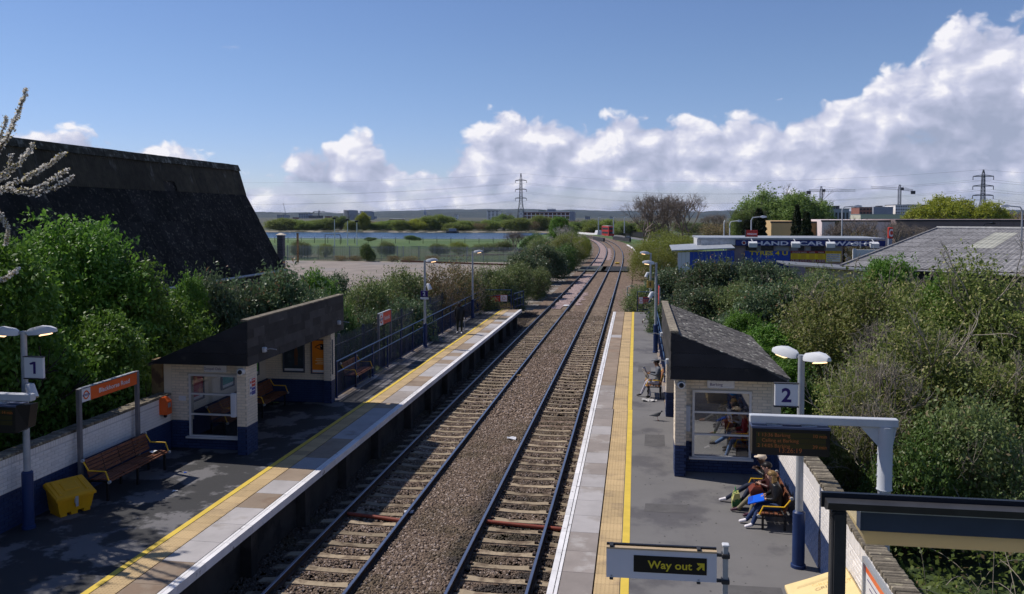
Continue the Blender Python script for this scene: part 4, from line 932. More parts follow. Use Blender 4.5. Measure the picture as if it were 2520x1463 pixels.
# facing -X on the right platform
bench(3, m_wood, 'bench with three people against the white and navy wall', GB, (3.0, 17.52, 0), R(-90), .38).scale = (1, 1, .84)
bench(3, m_wood2, 'sunlit bench end and yellow armrest behind the right shelter window', GB, (3.02, 22.0, 0), R(-90), .40)
bench(2, m_wood2, 'bench deeper inside the right shelter, beyond the first one', GB, (3.02, 24.4, 0), R(-90), .40)
bench(2, m_wood2, 'tan bench where the man reads beyond the right shelter', GB, (.93, 28.75, 0), R(-90), .44)

# ------------------------------------------------------------------ grit bins
def grit_bin(loc, rz, m_, label, s=1.0):
    t = thing('grit_bin', label, 'grit bin', loc, rz, 'grit bins'); W_, D_ = .52 * s, .36 * s
    def rect(z, a, b_, y0=0, y1=0): return [(-a, -b_ + y0, z), (a, -b_ + y0, z), (a, b_ + y1, z), (-a, b_ + y1, z)]
    mb = MB(); zf, zb = .46 * s, .74 * s
    mb.loft([rect(.09 * s, W_ * .84, D_ * .84), [(-W_ * .97, -D_ * .97, zf), (W_ * .97, -D_ * .97, zf), (W_ * .97, D_ * .97, zb), (-W_ * .97, D_ * .97, zb)]])
    for x in (-.62, -.05, .62): mb.box(W_ * (x - .17), W_ * (x + .17), -D_ * .84, D_ * .84, 0, .088 * s)
    mb.build('tub', m_, t, off=False)
    lid = MB(); lid.loft([[(-W_ * 1.06, -D_ * 1.1, zf + .003), (W_ * 1.06, -D_ * 1.1, zf + .003), (W_ * 1.06, D_ * 1.05, zb + .003), (-W_ * 1.06, D_ * 1.05, zb + .003)], [(-W_ * 1.06, -D_ * 1.1, zf + .05), (W_ * 1.06, -D_ * 1.1, zf + .05), (W_ * 1.06, D_ * 1.05, zb + .06), (-W_ * 1.06, D_ * 1.05, zb + .06)], [(-W_ * .96, -D_ * .98, zf + .085), (W_ * .96, -D_ * .98, zf + .085), (W_ * .96, D_ * .95, zb + .095), (-W_ * .96, D_ * .95, zb + .095)]])
    l = lid.build('lid', m_, t, off=False)
    def P_(u, v, h=.0): return (W_ * u, D_ * v, zf + .087 + (zb - zf + .01) * (v + .98) / 1.93 + h)
    for (u0, u1, v0, v1, h) in ((-.42, .42, -.45, .45, .018),): mb = MB(); mb.loft([[P_(u0, v0), P_(u1, v0), P_(u1, v1), P_(u0, v1)], [P_(u0 + .04, v0 + .04, h), P_(u1 - .04, v0 + .04, h), P_(u1 - .04, v1 - .04, h), P_(u0 + .04, v1 - .04, h)]]); mb.build('raised_panel', m_, l, off=False)
    for k in (-.72, .72): mb = MB(); mb.loft([[P_(k - .10, -.8), P_(k + .10, -.8), P_(k + .10, .8), P_(k - .10, .8)], [P_(k - .06, -.75, .02), P_(k + .06, -.75, .02), P_(k + .06, .75, .02), P_(k - .06, .75, .02)]]); mb.build('lid_rib', m_, l, off=False)
    mb = MB(); mb.box(-.03, .03, -D_ * 1.13, -D_ * .9, zf - .10, zf + .04); mb.build('hasp', m_galv, t, off=False); mb = MB(); mb.box(-.025, .025, -D_ * 1.16, -D_ * 1.05, zf - .17, zf - .10); mb.build('padlock', m_galv, t, off=False)
    return t, l
t, l = grit_bin((-11.68, 15.62, 0), R(62), m_grit, 'deep yellow grit bin with padlock against the left wall', .74)
t, l = grit_bin((2.72, 12.25, 0), R(-90), m_grit2, 'faded pale yellow grit bin at the foot of the right wall', 1.15)
o = text('GRIT-SALT', (-.10, -.16, .80), (0, 1, .25), (-1, 0, 0), .12, mat('embossed_text', (.66, .46, .16), .5), 'lettering', l, depth=.012); o.location = (0, 0, 0)

# ------------------------------------------------------------------ way out sign
t = thing('way_out_sign', 'hanging Way out sign with yellow lettering on black at the bottom of the view', 'sign', (.96, 9, 0))
x0, x1, z0, z1, yy = -.30, .88, 2.24, 2.56, 9.0
mb = MB(); mb.hexa([(x0, yy, z0), (x1, yy + .03, z0), (x1, yy + .07, z0), (x0, yy + .04, z0), (x0, yy, z1), (x1, yy + .03, z1), (x1, yy + .07, z1), (x0, yy + .04, z1)]); mb.build('board', mat('way_out_board', (.62, .62, .68), .45, .05, 1.5), t)
mb = MB(); mb.hexa([(x0, yy - .01, z1 + .001), (x1, yy + .02, z1 + .001), (x1, yy + .08, z1 + .001), (x0, yy + .05, z1 + .001), (x0, yy - .01, z1 + .018), (x1, yy + .02, z1 + .018), (x1, yy + .08, z1 + .018), (x0, yy + .05, z1 + .018)]); mb.build('top_rail', mat('tan_rail', (.45, .34, .22), .6), t)
mb = MB(); mb.bar((x0, yy + .07, z1 + .022), (x1, yy + .10, z1 + .022), .03, .03); mb.build('back_rail', m_blk, t)
sl = .03 / (x1 - x0); yb_ = lambda x: yy + (x - x0) * sl - .004
mb = MB(); a, b_ = -.005, .775; mb.hexa([(a, yb_(a), z0 + .075), (b_, yb_(b_), z0 + .075), (b_, yb_(b_) + .003, z0 + .075), (a, yb_(a) + .003, z0 + .075), (a, yb_(a), z1 - .06), (b_, yb_(b_), z1 - .06), (b_, yb_(b_) + .003, z1 - .06), (a, yb_(a) + .003, z1 - .06)]); mb.build('black_panel', m_blk, t)
text('Way out', (.145, yb_(.145) - .001, z0 + .127), (1, sl, 0), (0, 0, 1), .118, m_tyel, 'lettering', t, depth=.003, fit=.475, bold=.02)
ax_, az = .665, z0 + .122; AR = [(0, .018), (.018, 0), (.062, .044), (.062, .012), (.088, 0), (.088, .082), (.006, .082), (-.004 + .02, .058), (.040, .058)]
mb = MB(); mb.face([(ax_ + a_, yb_(ax_ + a_) - .002, az + c_) for a_, c_ in [(0, .020), (.020, 0), (.062, .042), (.062, .016), (.086, .002), (.086, .084), (.004, .084), (.018, .060), (.044, .060)]]); mb.build('arrow', m_tyel, t)
for q in (x0 + .055, x1 - .19):
    for zz in (z1 + .03, z0 - .012): mb = MB(); mb.cbox(q - .02, q + .02, yb_(q) - .01, yb_(q) + .09, zz - .011, zz + .011, .003); mb.build('clip', m_dark, t)
    mb = MB(); mb.tube([(q, yb_(q) - .003, z0 + .02), (q, yb_(q) + .003, z0 + .02)], .01, 10); mb.build('screw', m_galv, t)
mb = MB(); mb.cbox(.945, 1.0, 9.02, 9.08, 0, 2.66, .006); mb.build('post', m_galv, t)
mb = MB(); mb.cbox(.935, 1.01, 9.01, 9.09, 2.64, 2.665, .006); mb.build('post_cap', m_lamp, t)
for zz in (2.54, 2.26): mb = MB(); mb.cbox(.93, 1.015, 9.0, 9.10, zz - .025, zz + .025, .006); mb.box(.88, .935, 9.03, 9.06, zz - .015, zz + .015); mb.build('clamp', m_dark, t)

# ------------------------------------------------------------------ stair canopy, bottom right
t = thing('stair_canopy', 'dark steel canopy frame with gutter and textured glass at the bottom right', 'canopy', (1.9, 8, 0))
Yc = 8.0
mb = MB(); mb.cbox(1.82, 1.955, Yc, Yc + .12, -.0, 3.445, .012); mb.build('post', m_dark, t)
mb = MB(); mb.cbox(1.84, 1.94, Yc - .018, Yc - .001, 0, 3.42, .004); mb.build('post_flange', m_dark, t)
mb = MB(); mb.prism([(1.76, Yc - .02, 3.46), (1.76, Yc - .10, 3.49), (1.76, Yc - .13, 3.56), (1.76, Yc + .02, 3.56), (1.76, Yc + .04, 3.46)][::-1], (4.3, 0, 0)); mb.build('gutter', m_dark, t)
mb = MB(); mb.box(1.735, 6.1, Yc + .045, Yc + .09, 3.46, 3.60); mb.build('fascia', mat('dark_blue_steel', (.012, .015, .022), .4), t)
mb = MB(); mb.box(2.10, 6.1, Yc + .10, Yc + .25, 3.41, 3.43); mb.build('beam_flange', m_galv, t)
mb = MB(); mb.box(2.12, 6.1, Yc + .10, Yc + .24, 3.235, 3.409); mb.box(2.10, 2.119, Yc + .10, Yc + .24, 3.235, 3.409); mb.build('beam', mat('slate_blue_steel', (.045, .06, .095), .5), t)
mb = MB(); mb.hexa([(2.16, Yc + .12, 3.10), (6.1, Yc + .12, 3.10), (6.1, Yc + .70, 3.24), (2.10, Yc + .70, 3.24), (2.12, Yc + .12, 3.23), (6.1, Yc + .12, 3.23), (6.1, Yc + .70, 3.26), (2.10, Yc + .70, 3.26)]); mb.build('textured_panel', leaf_mat('textured_buff_glass', (.80, .68, .42), (.86, .76, .50), None, .6, .35, .4), t)
mb = MB(); mb.cbox(5.9, 6.02, Yc, Yc + .12, -1.3, 3.445, .01); mb.build('post', m_dark, t)
# poster case on the right wall
t = thing('poster_case', 'aluminium notice case with paper plans on the near end of the right wall', 'notice case', (3.17, 11.5, .6))
mb = MB()
for (a, b_, c, d) in ((10.75, 10.81, .62, 1.47), (11.89, 11.95, .62, 1.47), (10.812, 11.888, 1.41, 1.47), (10.812, 11.888, .62, .68)): mb.box(3.13, 3.188, a, b_, c, d)
mb.build('frame', m_galv, t); mb = MB(); mb.box(3.165, 3.175, 10.812, 11.888, .682, 1.408); mb.build('sheet', m_signw, t)
mb = MB(); mb.box(3.162, 3.1645, 10.83, 11.87, 1.28, 1.39); mb.build('orange_heading', m_orange, t)
for k in range(5): mb = MB(); mb.box(3.162, 3.1645, 10.9 + .02 * k, 11.8 - .1 * k, 1.20 - k * .09, 1.215 - k * .09); mb.build('plan_line', m_purple, t)

# ------------------------------------------------------------------ railings and palisade fences
def railing(pts, ztop, mid, step, label, panels=True, group=None, z0=0.0):
    t = thing('platform_railing', label, 'railing', (pts[0][0], pts[0][1], z0))
    for a, b_ in zip(pts, pts[1:]):
        a, b_ = Vector((*a, 0)), Vector((*b_, 0)); L_ = (b_ - a).length; n = max(1, int(round(L_ / step)))
        for z in (ztop, mid): mb = MB(); mb.tube([a + Vector((0, 0, z)), b_ + Vector((0, 0, z))], .024, 6); mb.build('rail', m_navyrail, t)
        mb = MB(); mb.bar(a + Vector((0, 0, .12)), b_ + Vector((0, 0, .12)), .02, .03); mb.build('bottom_rail', m_navy, t)
        for i in range(n + 1):
            if i == n and b_ != Vector((*pts[-1], 0)): continue
            p = a.lerp(b_, i / n); mb = MB(); mb.box(p.x - .025, p.x + .025, p.y - .025, p.y + .025, z0, ztop); mb.box(p.x - .06, p.x + .06, p.y - .06, p.y + .06, z0 + .03, z0 + .045); mb.build('post', m_navy, t)
        if panels:
            mb = MB(); k = int(L_ / .11)
            for i in range(k): p = a.lerp(b_, (i + .5) / k); mb.box(p.x - .006, p.x + .006, p.y - .006, p.y + .006, .13, mid - .02)
            stuff(mb.build('infill_bars', m_navy, t))
    return t
railing([(-9.93, 26.6), (-9.93, 53.7), (-8.10, 53.95)], 1.27, .90, 1.95, 'navy railing along the back of the left platform, turning at its far end')
railing([(-7.95, 54.1), (-7.6, 56.2)], 1.0, .6, .7, 'short navy railing beside the ramp at the far end of the left platform', False)
railing([(1.07, 27.2), (1.07, 53.7), (.10, 53.9)], 1.27, .85, 1.95, 'navy railing along the back of the right platform beyond the shelter')
def warn(x0, x1, y, z0, z1, lb, left):
    t = thing('warning_sign', lb, 'sign', (x0, y, z0)); mb = MB(); mb.cbox(x0, x1, y - .02, y, z0, z1, .004); mb.build('plate', m_signred, t); w_ = (x1 - x0) * .3
    a, b_ = (x0 + .01, x0 + w_) if left else (x1 - w_, x1 - .01); mb = MB(); mb.box(a, b_, y - .026, y - .021, z0 + .01, z1 - .01); mb.build('pictogram_panel', m_signw, t)
    mb = MB(); c = (a + b_) / 2; zc = (z0 + z1) / 2; k = 16
    for i in range(k):
        p, q = 2 * math.pi * i / k, 2 * math.pi * (i + 1) / k; mb.face([(c + .11 * math.cos(p), y - .028, zc + .11 * math.sin(p)), (c + .11 * math.cos(q), y - .028, zc + .11 * math.sin(q)), (c + .085 * math.cos(q), y - .028, zc + .085 * math.sin(q)), (c + .085 * math.cos(p), y - .028, zc + .085 * math.sin(p))])
    mb.build('prohibition_ring', m_signred, t)
    a, b_ = (x0 + w_ + .03, x1 - .03) if left else (x0 + .03, x1 - w_ - .03)
    for i, s_ in enumerate(('WARNING', 'Passengers must not', 'pass this point', 'or cross the line')): text(s_, (a, y - .021, z1 - .10 - i * .085), (1, 0, 0), (0, 0, 1), .07, m_signw, 'lettering', t, fit=(b_ - a) * (.5, .95, .8, .9)[i])
warn(-9.85, -8.35, 53.86, .50, .93, 'red passenger warning sign on the railing at the far end of the left platform', False)
warn(.18, 1.05, 53.84, .50, .93, 'red passenger warning sign with white symbol panel at the far end of the right platform', True)
mb = MB(); mb.box(1.2, 1.24, 44.2, 45.9, 1.2, 2.35); t = tag(mb.build('edge_on_sign', m_signred), 'red name board seen almost edge-on beside the right railing', 'sign')
for yy in (44.1, 46.0): mb = MB(); mb.box(1.2, 1.26, yy - .03, yy + .03, 0, 2.4); mb.build('post', m_galv, t)
def palisade(pts, h, label, mp, mposts, pitch=.155, step=2.75, budget=300, z0f=lambda x, y: -1.35, pale=.065, group='palisade fences', near=None):
    t = thing('palisade_fence', label, 'fence', (pts[0][0], pts[0][1], z0f(*pts[0])), 0, group); ps = []
    for a, b_ in zip(pts, pts[1:]):
        a, b_ = Vector(a).to_3d(), Vector(b_).to_3d(); L_ = (b_ - a).length; d = (b_ - a) / L_; n = int(L_ / pitch)
        ps += [(a + d * (i + .5) * pitch, d) for i in range(n)]
        m_ = int(L_ / step)
        for i in range(m_ + 1):
            p = a + d * i * step; z0 = z0f(p.x, p.y); q = Vector((-d.y, d.x, 0)) * .06; mb = MB(); mb.bar(p + q + Vector((0, 0, z0)), p + q + Vector((0, 0, z0 + h + .02)), .05, .10, up=(d.y, -d.x, 0)); mb.build('fence_post', mposts, t)
        for zz in (.35, h - .35):
            mb = MB(); z0 = z0f(*a.xy); z1 = z0f(*b_.xy); q = Vector((-d.y, d.x, 0)) * .02; mb.bar(a + q + Vector((0, 0, z0 + zz)), b_ + q + Vector((0, 0, z1 + zz)), .03, .05); mb.build('fence_rail', mp, t)
    ps.sort(key=lambda q: (q[0] - (near or CAM)).length)
    ang = lambda d: math.atan2(d.y, d.x); w_ = pale / 2
    pm = MB(); pm.hexa([(-w_, -.012, 0), (0, -.024, 0), (w_, -.012, 0), (0, -.006, 0), (-w_, -.012, h - .12), (0, -.024, h - .12), (w_, -.012, h - .12), (0, -.006, h - .12)])
    pm.loft([[(-w_, -.012, h - .12), (0, -.024, h - .12), (w_, -.012, h - .12), (0, -.006, h - .12)], [(-.008, -.012, h), (0, -.018, h), (.008, -.012, h), (0, -.01, h)]])
    me = pm.mesh('pale', mp)
    for p, d in ps[:budget]:
        o = bpy.data.objects.new('pale', me); C.objects.link(o); o.parent = t; o.location = Vector((p.x, p.y, z0f(p.x, p.y))) - t.location; o.rotation_euler = (0, 0, ang(d))
    if ps[budget:]:
        mb = MB()
        for p, d in ps[budget:]:
            z0 = z0f(p.x, p.y); s_ = d * w_; n_ = Vector((d.y, -d.x, 0)) * .012
            for e in (-1, 1): mb.face([p + s_ * e + Vector((0, 0, z0)), p + n_ + Vector((0, 0, z0)), p + n_ + Vector((0, 0, z0 + h - .03)), p + s_ * e * .5 + Vector((0, 0, z0 + h - .04))])
        stuff(mb.build('far_pales', mp, t))
    return t
m_palD = mat('dark_weathered_pale', (.065, .078, .10), .6, .2, 4, rnd=.2); m_palG = mat('galvanised_pale', (.24, .26, .27), .6, .2, 2, rnd=.2)
palisade([(-10.75, 26.5), (-10.75, 60.0)], 2.75, 'dark palisade fence close behind the left platform railing', m_palD, m_palD, z0f=lambda x, y: -.95, pitch=.135)
palisade([(-61, 133.5), (-38, 133.0), (-14, 130.5)], 2.5, 'grey palisade fence across the back of the gravel yard', m_palG, m_galv, z0f=lambda x, y: -1.42, pitch=.2, pale=.08)
m_rustbar = mat('rusty_barrier', (.10, .04, .025), .8)
mb = MB(); mb.bar((-37, 128.6, -1.18), (-13.6, 119.5, -1.18), .25, .25); tag(mb.build('low_barrier', m_rustbar), 'low rusty barrier rail along the far edge of the gravel yard', 'barrier')

# ------------------------------------------------------------------ vegetation
def mesh_np(name, V, F4, m_, smooth=False):
    me = bpy.data.meshes.new(name); n = len(V); k = len(F4)
    me.vertices.add(n); me.vertices.foreach_set('co', V.astype(np.float32).ravel())
    me.loops.add(k * 4); me.loops.foreach_set('vertex_index', F4.astype(np.int32).ravel())
    me.polygons.add(k); me.polygons.foreach_set('loop_start', np.arange(k, dtype=np.int32) * 4); me.polygons.foreach_set('loop_total', np.full(k, 4, np.int32))
    me.materials.append(m_); me.update(calc_edges=True); me.validate(); return me
def leaves(rng, P, size, m_, elong=1.7, name='foliage', up=.5, out=None):
    n = len(P); u = rng.normal(size=(n, 3)); u[:, 2] -= .2; u /= np.linalg.norm(u, axis=1)[:, None]
    nr = rng.normal(size=(n, 3)); nr[:, 2] += up * 2
    if out is not None: nr += out
    v = np.cross(nr, u); v /= np.linalg.norm(v, axis=1)[:, None] + 1e-9
    s = (size * rng.uniform(.6, 1.3, n))[:, None]; w_ = np.cross(u, v)
    a = u * s * elong * .5; b_ = v * s * .5
    V = np.stack([P - a, P - b_ * .9 + w_ * s * .08, P + a, P + b_ * .9 + w_ * s * .08], 1).reshape(-1, 3)
    return mesh_np(name, V, np.arange(n * 4).reshape(-1, 4), m_)
def tubes(segs, m_, name='branches', k=3):
    S = np.array([[*p, *q, r0, r1] for p, q, r0, r1 in segs]); p, q = S[:, :3], S[:, 3:6]; d = q - p; d /= np.linalg.norm(d, axis=1)[:, None] + 1e-9
    h = np.tile([0.31, 0.17, .93], (len(S), 1)); a = np.cross(d, h); a /= np.linalg.norm(a, axis=1)[:, None] + 1e-9; b_ = np.cross(d, a); V = []
    for e, r_ in ((p, S[:, 6:7]), (q, S[:, 7:8])):
        for i in range(k): t = 2 * math.pi * i / k; V.append(e + (a * math.cos(t) + b_ * math.sin(t)) * r_)
    V = np.stack(V, 1).reshape(-1, 3); base = (np.arange(len(S)) * 2 * k)[:, None]
    F = np.concatenate([base + np.array([[i, (i + 1) % k, k + (i + 1) % k, k + i]]) for i in range(k)], 0)
    return mesh_np(name, V, F, m_)
def grow(rng, p, d, L_, r, depth, segs, tips, kids_=3, spread=.6, lift=.25, nseg=3, shrink=.68):
    for i in range(nseg):
        q = p + d * L_ / nseg; segs.append((p, q, r * (1 - .35 * i / nseg), r * (1 - .35 * (i + 1) / nseg))); p = q
        d = d + rng.normal(size=3) * .13; d[2] += lift * .15; d /= np.linalg.norm(d)
        if depth > 0 and i > 0 and rng.random() < .6:
            e = d + rng.normal(size=3) * spread; e[2] += lift; e /= np.linalg.norm(e); grow(rng, p, e, L_ * shrink * .8, r * .45, depth - 1, segs, tips, kids_, spread, lift, nseg, shrink)
    if depth <= 0: tips.append(p); return
    for _ in range(kids_):
        e = d + rng.normal(size=3) * spread; e[2] += lift; e /= np.linalg.norm(e)
        grow(rng, p, e, L_ * shrink * rng.uniform(.8, 1.1), r * .55, depth - 1, segs, tips, kids_, spread, lift, nseg, shrink)
def crown(rng, nl, ntw, per, spread, flat=.85, zc=.95, lr=(.32, .5), R_=.72, shell=.25, zmin=.03, tall=1.0):
    """clumps of leaves on the skin of uneven lobes; unit crown of radius about 1 standing on z = 0"""
    c = rng.normal(size=(nl, 3)); c /= np.linalg.norm(c, axis=1)[:, None]; c *= (rng.random(nl) ** .45)[:, None] * R_; c[:, 2] = np.abs(c[:, 2]) * 1.15 if False else c[:, 2] * flat; c[:, 2] += zc * .88; c[:, 2] *= tall
    r_ = rng.uniform(*lr, nl); w_ = r_ ** 2 / (r_ ** 2).sum(); li = rng.choice(nl, ntw * 3, p=w_)
    d = rng.normal(size=(len(li), 3)); d[:, 2] += .25; d /= np.linalg.norm(d, axis=1)[:, None]
    P = c[li] + d * (r_[li] * (1 - shell * rng.random(len(li)) ** 2))[:, None]
    keep = P[:, 2] > zmin
    for j in range(nl): keep &= ~((np.linalg.norm(P - c[j], axis=1) < r_[j] * .72) & (li != j))
    P = P[keep][:ntw]; d = d[keep][:ntw]
    P = P + d * (rng.random(len(P)) ** 5 * .26)[:, None] + np.array([0, 0, 1.]) * (rng.random(len(P)) ** 6 * .12)[:, None]
    L_ = np.repeat(P, per, 0) + rng.normal(size=(len(P) * per, 3)) * spread; L_[:, 2] = np.maximum(L_[:, 2], .01)
    return L_, np.repeat(d, per, 0), c, r_
m_bark = mat('grey_bark', (.12, .10, .08), .9, .3, 6, .4, 30); m_bark2 = mat('pale_twigs', (.30, .26, .21), .9, .3, 6); m_barkd = mat('dark_bark', (.05, .04, .032), .9, .3, 6)
lf_gloss = leaf_mat('glossy_privet_leaf', (.060, .105, .042), (.150, .200, .098), (.22, .13, .07), .3, .42, .35, .05)
lf_bright = leaf_mat('bright_maple_leaf', (.060, .150, .016), (.165, .295, .042), None, .4, .5, .35)
lf_olive = leaf_mat('olive_spring_leaf', (.125, .170, .034), (.250, .280, .080), (.46, .42, .19), .45, .55, .3, .12)
lf_dark = leaf_mat('ivy_leaf', (.050, .110, .022), (.125, .215, .045), (.26, .21, .08), .3, .45, .35, .05)
lf_willow = leaf_mat('willow_leaf', (.150, .215, .035), (.255, .300, .070), None, .45, .6, .3)
lf_willow2 = leaf_mat('yellow_willow_leaf', (.230, .255, .025), (.330, .330, .045), None, .45, .6, .3)
lf_tree = leaf_mat('fresh_tree_leaf', (.125, .215, .045), (.240, .320, .090), None, .4, .6, .3)
lf_conif = leaf_mat('conifer_spray', (.012, .026, .010), (.032, .050, .016), (.10, .07, .02), .1, .7, .3, .1)
lf_brown = leaf_mat('dry_seed_head', (.19, .14, .065), (.33, .24, .12), (.09, .12, .04), .2, .8, .2, .25)
lf_olivebr = leaf_mat('budding_shrub_leaf', (.155, .195, .028), (.250, .270, .055), None, .4, .6, .3)
lf_dust = leaf_mat('dull_green_leaf', (.105, .155, .045), (.205, .245, .088), (.26, .20, .11), .35, .5, .3, .08)
def proto(seed, lf, bark, nl, ntw, per, spread, leaf, elong=1.7, flat=.85, zc=.95, stems=5, depth=2, brr=.03, extra=None, shell=.25, lr=(.32, .5), R_=.72, up=.5, tall=1.0):
    rng = np.random.default_rng(seed); P, d, c, r_ = crown(rng, nl, ntw, per, spread, flat, zc, lr, R_, shell, tall=tall)
    fol = leaves(rng, P, leaf, lf, elong, up=up, out=d * .8)
    segs, tips = [], []
    for i in range(stems):
        j = rng.integers(nl); t = c[j] + rng.normal(size=3) * .1; p = np.array([rng.normal() * .07, rng.normal() * .07, 0.0]); dd = t - p; L_ = np.linalg.norm(dd)
        grow(rng, p, dd / L_, L_ * .75, brr, depth, segs, tips, 3, .45, .2, 3, .5)
    return fol, tubes(segs, bark)
PR = {
 'gloss': proto(1, lf_gloss, m_bark2, 30, 3400, 9, .045, .034, 2.0, lr=(.16, .34), R_=.78, shell=.5),
 'gloss2': proto(2, lf_gloss, m_bark2, 26, 3000, 9, .045, .034, 2.2, flat=.7, lr=(.16, .34), R_=.78, shell=.5),
 'bright': proto(3, lf_bright, m_barkd, 60, 6200, 9, .036, .034, 1.9, lr=(.18, .34), R_=.80, tall=1.6, up=.8),
 'bright2': proto(4, lf_bright, m_barkd, 50, 5600, 9, .038, .036, 1.9, lr=(.18, .36), R_=.78, tall=1.6, up=.8),
 'dark': proto(5, lf_dark, m_barkd, 14, 3000, 8, .045, .040, 1.4),
 'olive': proto(6, lf_olive, m_bark2, 20, 4600, 6, .05, .027, 1.7, stems=16, depth=3, brr=.020, shell=.8, lr=(.18, .36), R_=.8),
 'olive2': proto(7, lf_olive, m_bark2, 16, 4200, 6, .06, .027, 1.7, stems=18, depth=3, brr=.020, shell=.9, lr=(.18, .4), R_=.8),
 'dust': proto(8, lf_dust, m_bark2, 14, 3400, 7, .05, .030, 1.9, stems=9, depth=3, brr=.014, shell=.6),
 'willow': proto(9, lf_willow, m_bark, 14, 2200, 7, .055, .040, 2.2, flat=.75),
 'ywillow': proto(10, lf_willow2, m_bark, 14, 2200, 8, .05, .040, 2.6, flat=.8, up=0),
 'tree': proto(11, lf_tree, m_bark, 40, 4200, 8, .045, .034, 1.6, stems=10, depth=3, brr=.02, zc=1.1, shell=.7, lr=(.12, .28), R_=.8),
 'budding': proto(12, lf_olivebr, m_bark2, 16, 4200, 7, .05, .022, 1.6, stems=12, depth=3, brr=.012, flat=.7, shell=.4),
 'brown': proto(13, lf_brown, m_bark2, 14, 1500, 6, .05, .032, 1.5, stems=16, depth=3, brr=.010, shell=.9),
}
def bare(seed, m_=None, kids_=4, depth=5, h=1.0, spread=.42, lift=.3):
    rng = np.random.default_rng(seed); segs, tips = [], []
    for i in range(4): d = np.array([rng.normal() * .22, rng.normal() * .22, 1.0]); d /= np.linalg.norm(d); grow(rng, np.array([rng.normal() * .04, rng.normal() * .04, 0]), d, .62 * h, .030, depth - 1, segs, tips, 3, spread, lift, 2, .70)
    for q in tips:
        for _ in range(3): e = rng.normal(size=3) * .05; e[2] += .05; segs.append((q, q + e, .0025, .001))
    return tubes(segs, m_ or m_bark2)
bare1 = bare(21, mat('bare_twigs', (.20, .165, .14), .9, .2, 3)); bare2 = bare(25, mat('bare_twigs', (.20, .165, .14), .9, .2, 3))
rng = np.random.default_rng(31); hgt = rng.random(9000) ** .8; an = rng.random(9000) * 6.28; rr_ = ((1 - hgt) ** .7) * .36 * (.7 + .3 * np.sin(an * 4 + hgt * 13) + .15 * np.sin(hgt * 60)) + .04
CP = np.stack([np.cos(an) * rr_, np.sin(an) * rr_, hgt * 2], 1)
conif = leaves(rng, CP, .05, lf_conif, 1.8, up=-.3); csegs = tubes([((0, 0, 0), (0, 0, 1.9), .04, .01)], m_barkd, k=6)
def plant(nm, cat, fol, br, x, y, z, sx, sz, rz, label, group=None):
    t = thing(nm, label, cat, (x, y, z), rz, group); t.scale = (sx, sx, sz)
    if fol is not None: o = ob('foliage' if 'bush' in nm or 'shrub' in nm else 'crown', fol, t, off=False)
    if br is not None: o = ob('stems' if 'bush' in nm or 'shrub' in nm else 'trunk', br, t, off=False)
    return t
rp = random.Random(77)
ORD = ['first', 'second', 'third', 'fourth', 'fifth', 'sixth', 'seventh', 'eighth', 'ninth', 'tenth', 'eleventh', 'twelfth', 'thirteenth', 'fourteenth', 'fifteenth', 'sixteenth']
def at_px(kind, xp, ytop, Y, wpx, label, nm='bush', cat='bush', ground=-1.4, group=None, hf=1.75, squash=None):
    """stands at distance Y; xp, ytop, wpx are where its crown shows in the photograph"""
    p = Pt(xp, ytop, Y); f = Y / FPX * 1.02; rad = wpx / 2 * f; h = p.z - ground; cw = 1.45
    if kind.startswith('bright'): hf = 1.75 * 1.6
    if kind in ('bare1', 'bare2'): return plant(nm, cat, None, {'bare1': bare1, 'bare2': bare2}[kind], p.x, Y, ground, h / 2.05 * (squash or 1) * 1.6, h / 1.7, rp.random() * 6, label, group)
    if kind == 'conif': return plant(nm, cat, conif, csegs, p.x, Y, ground, rad / .38, h / 1.9, rp.random() * 6, label, group)
    a, b_ = PR[kind]; return plant(nm, cat, a, b_, p.x, Y, ground, rad, h / hf, rp.random() * 6, label, group)
# left, near
at_px('bright', 185, 515, 23.5, 420, 'tallest bright green tree in front of the dark barn roof', 'broadleaf_tree', 'tree')
at_px('bright2', 350, 608, 24.5, 300, 'bright green tree spreading right of the tallest one, before the barn', 'broadleaf_tree', 'tree')
at_px('bright', 20, 600, 20, 300, 'bright green tree at the left edge above the platform number 1', 'broadleaf_tree', 'tree')
at_px('bright2', 235, 745, 20.5, 330, 'lower green tree behind the left name sign', 'broadleaf_tree', 'tree')
at_px('dark', 90, 860, 22, 330, 'shaded ivy bush behind the left wall near the lamp post', ground=-1)
at_px('dark', 330, 900, 23.5, 300, 'shaded ivy bush behind the left wall near the shelter', ground=-1)
at_px('dark', 200, 960, 20.5, 260, 'low dark ivy bush just over the left wall coping', ground=-1)
at_px('dark', 20, 1010, 18, 220, 'low dark ivy bush over the left wall at the photo edge', ground=-1)
at_px('gloss2', 545, 655, 31, 230, 'grey-green bush left of centre behind the left shelter roof')
at_px('gloss', 690, 640, 34, 290, 'large grey-green bush behind the left shelter roof')
at_px('bright2', 470, 655, 29, 150, 'bright green bush between the trees and the grey-green bush')
at_px('gloss', 800, 664, 52, 150, 'loose bush at the near corner of the gravel yard')
at_px('bright2', 775, 650, 36, 150, 'yellow-green bush behind the far end of the left shelter')
at_px('dark', 835, 715, 32, 120, 'dark green bush against the end of the left shelter')
at_px('gloss', 790, 700, 31, 170, 'grey-green bush between the dark bush and the shelter roof')
at_px('dust', 925, 676, 42, 200, 'loose green bush behind the far red name sign')
at_px('gloss2', 880, 760, 34, 150, 'dark bush behind the palisade fence next to the shelter')
at_px('dust', 1000, 652, 46, 190, 'loose green bush behind the small number 2 lamp post')
at_px('gloss', 1010, 725, 40, 150, 'dense bush low behind the palisade fence')
at_px('brown', 1120, 622, 50, 150, 'tall dry brown seed-head shrub behind the palisade fence', 'shrub', 'shrub')
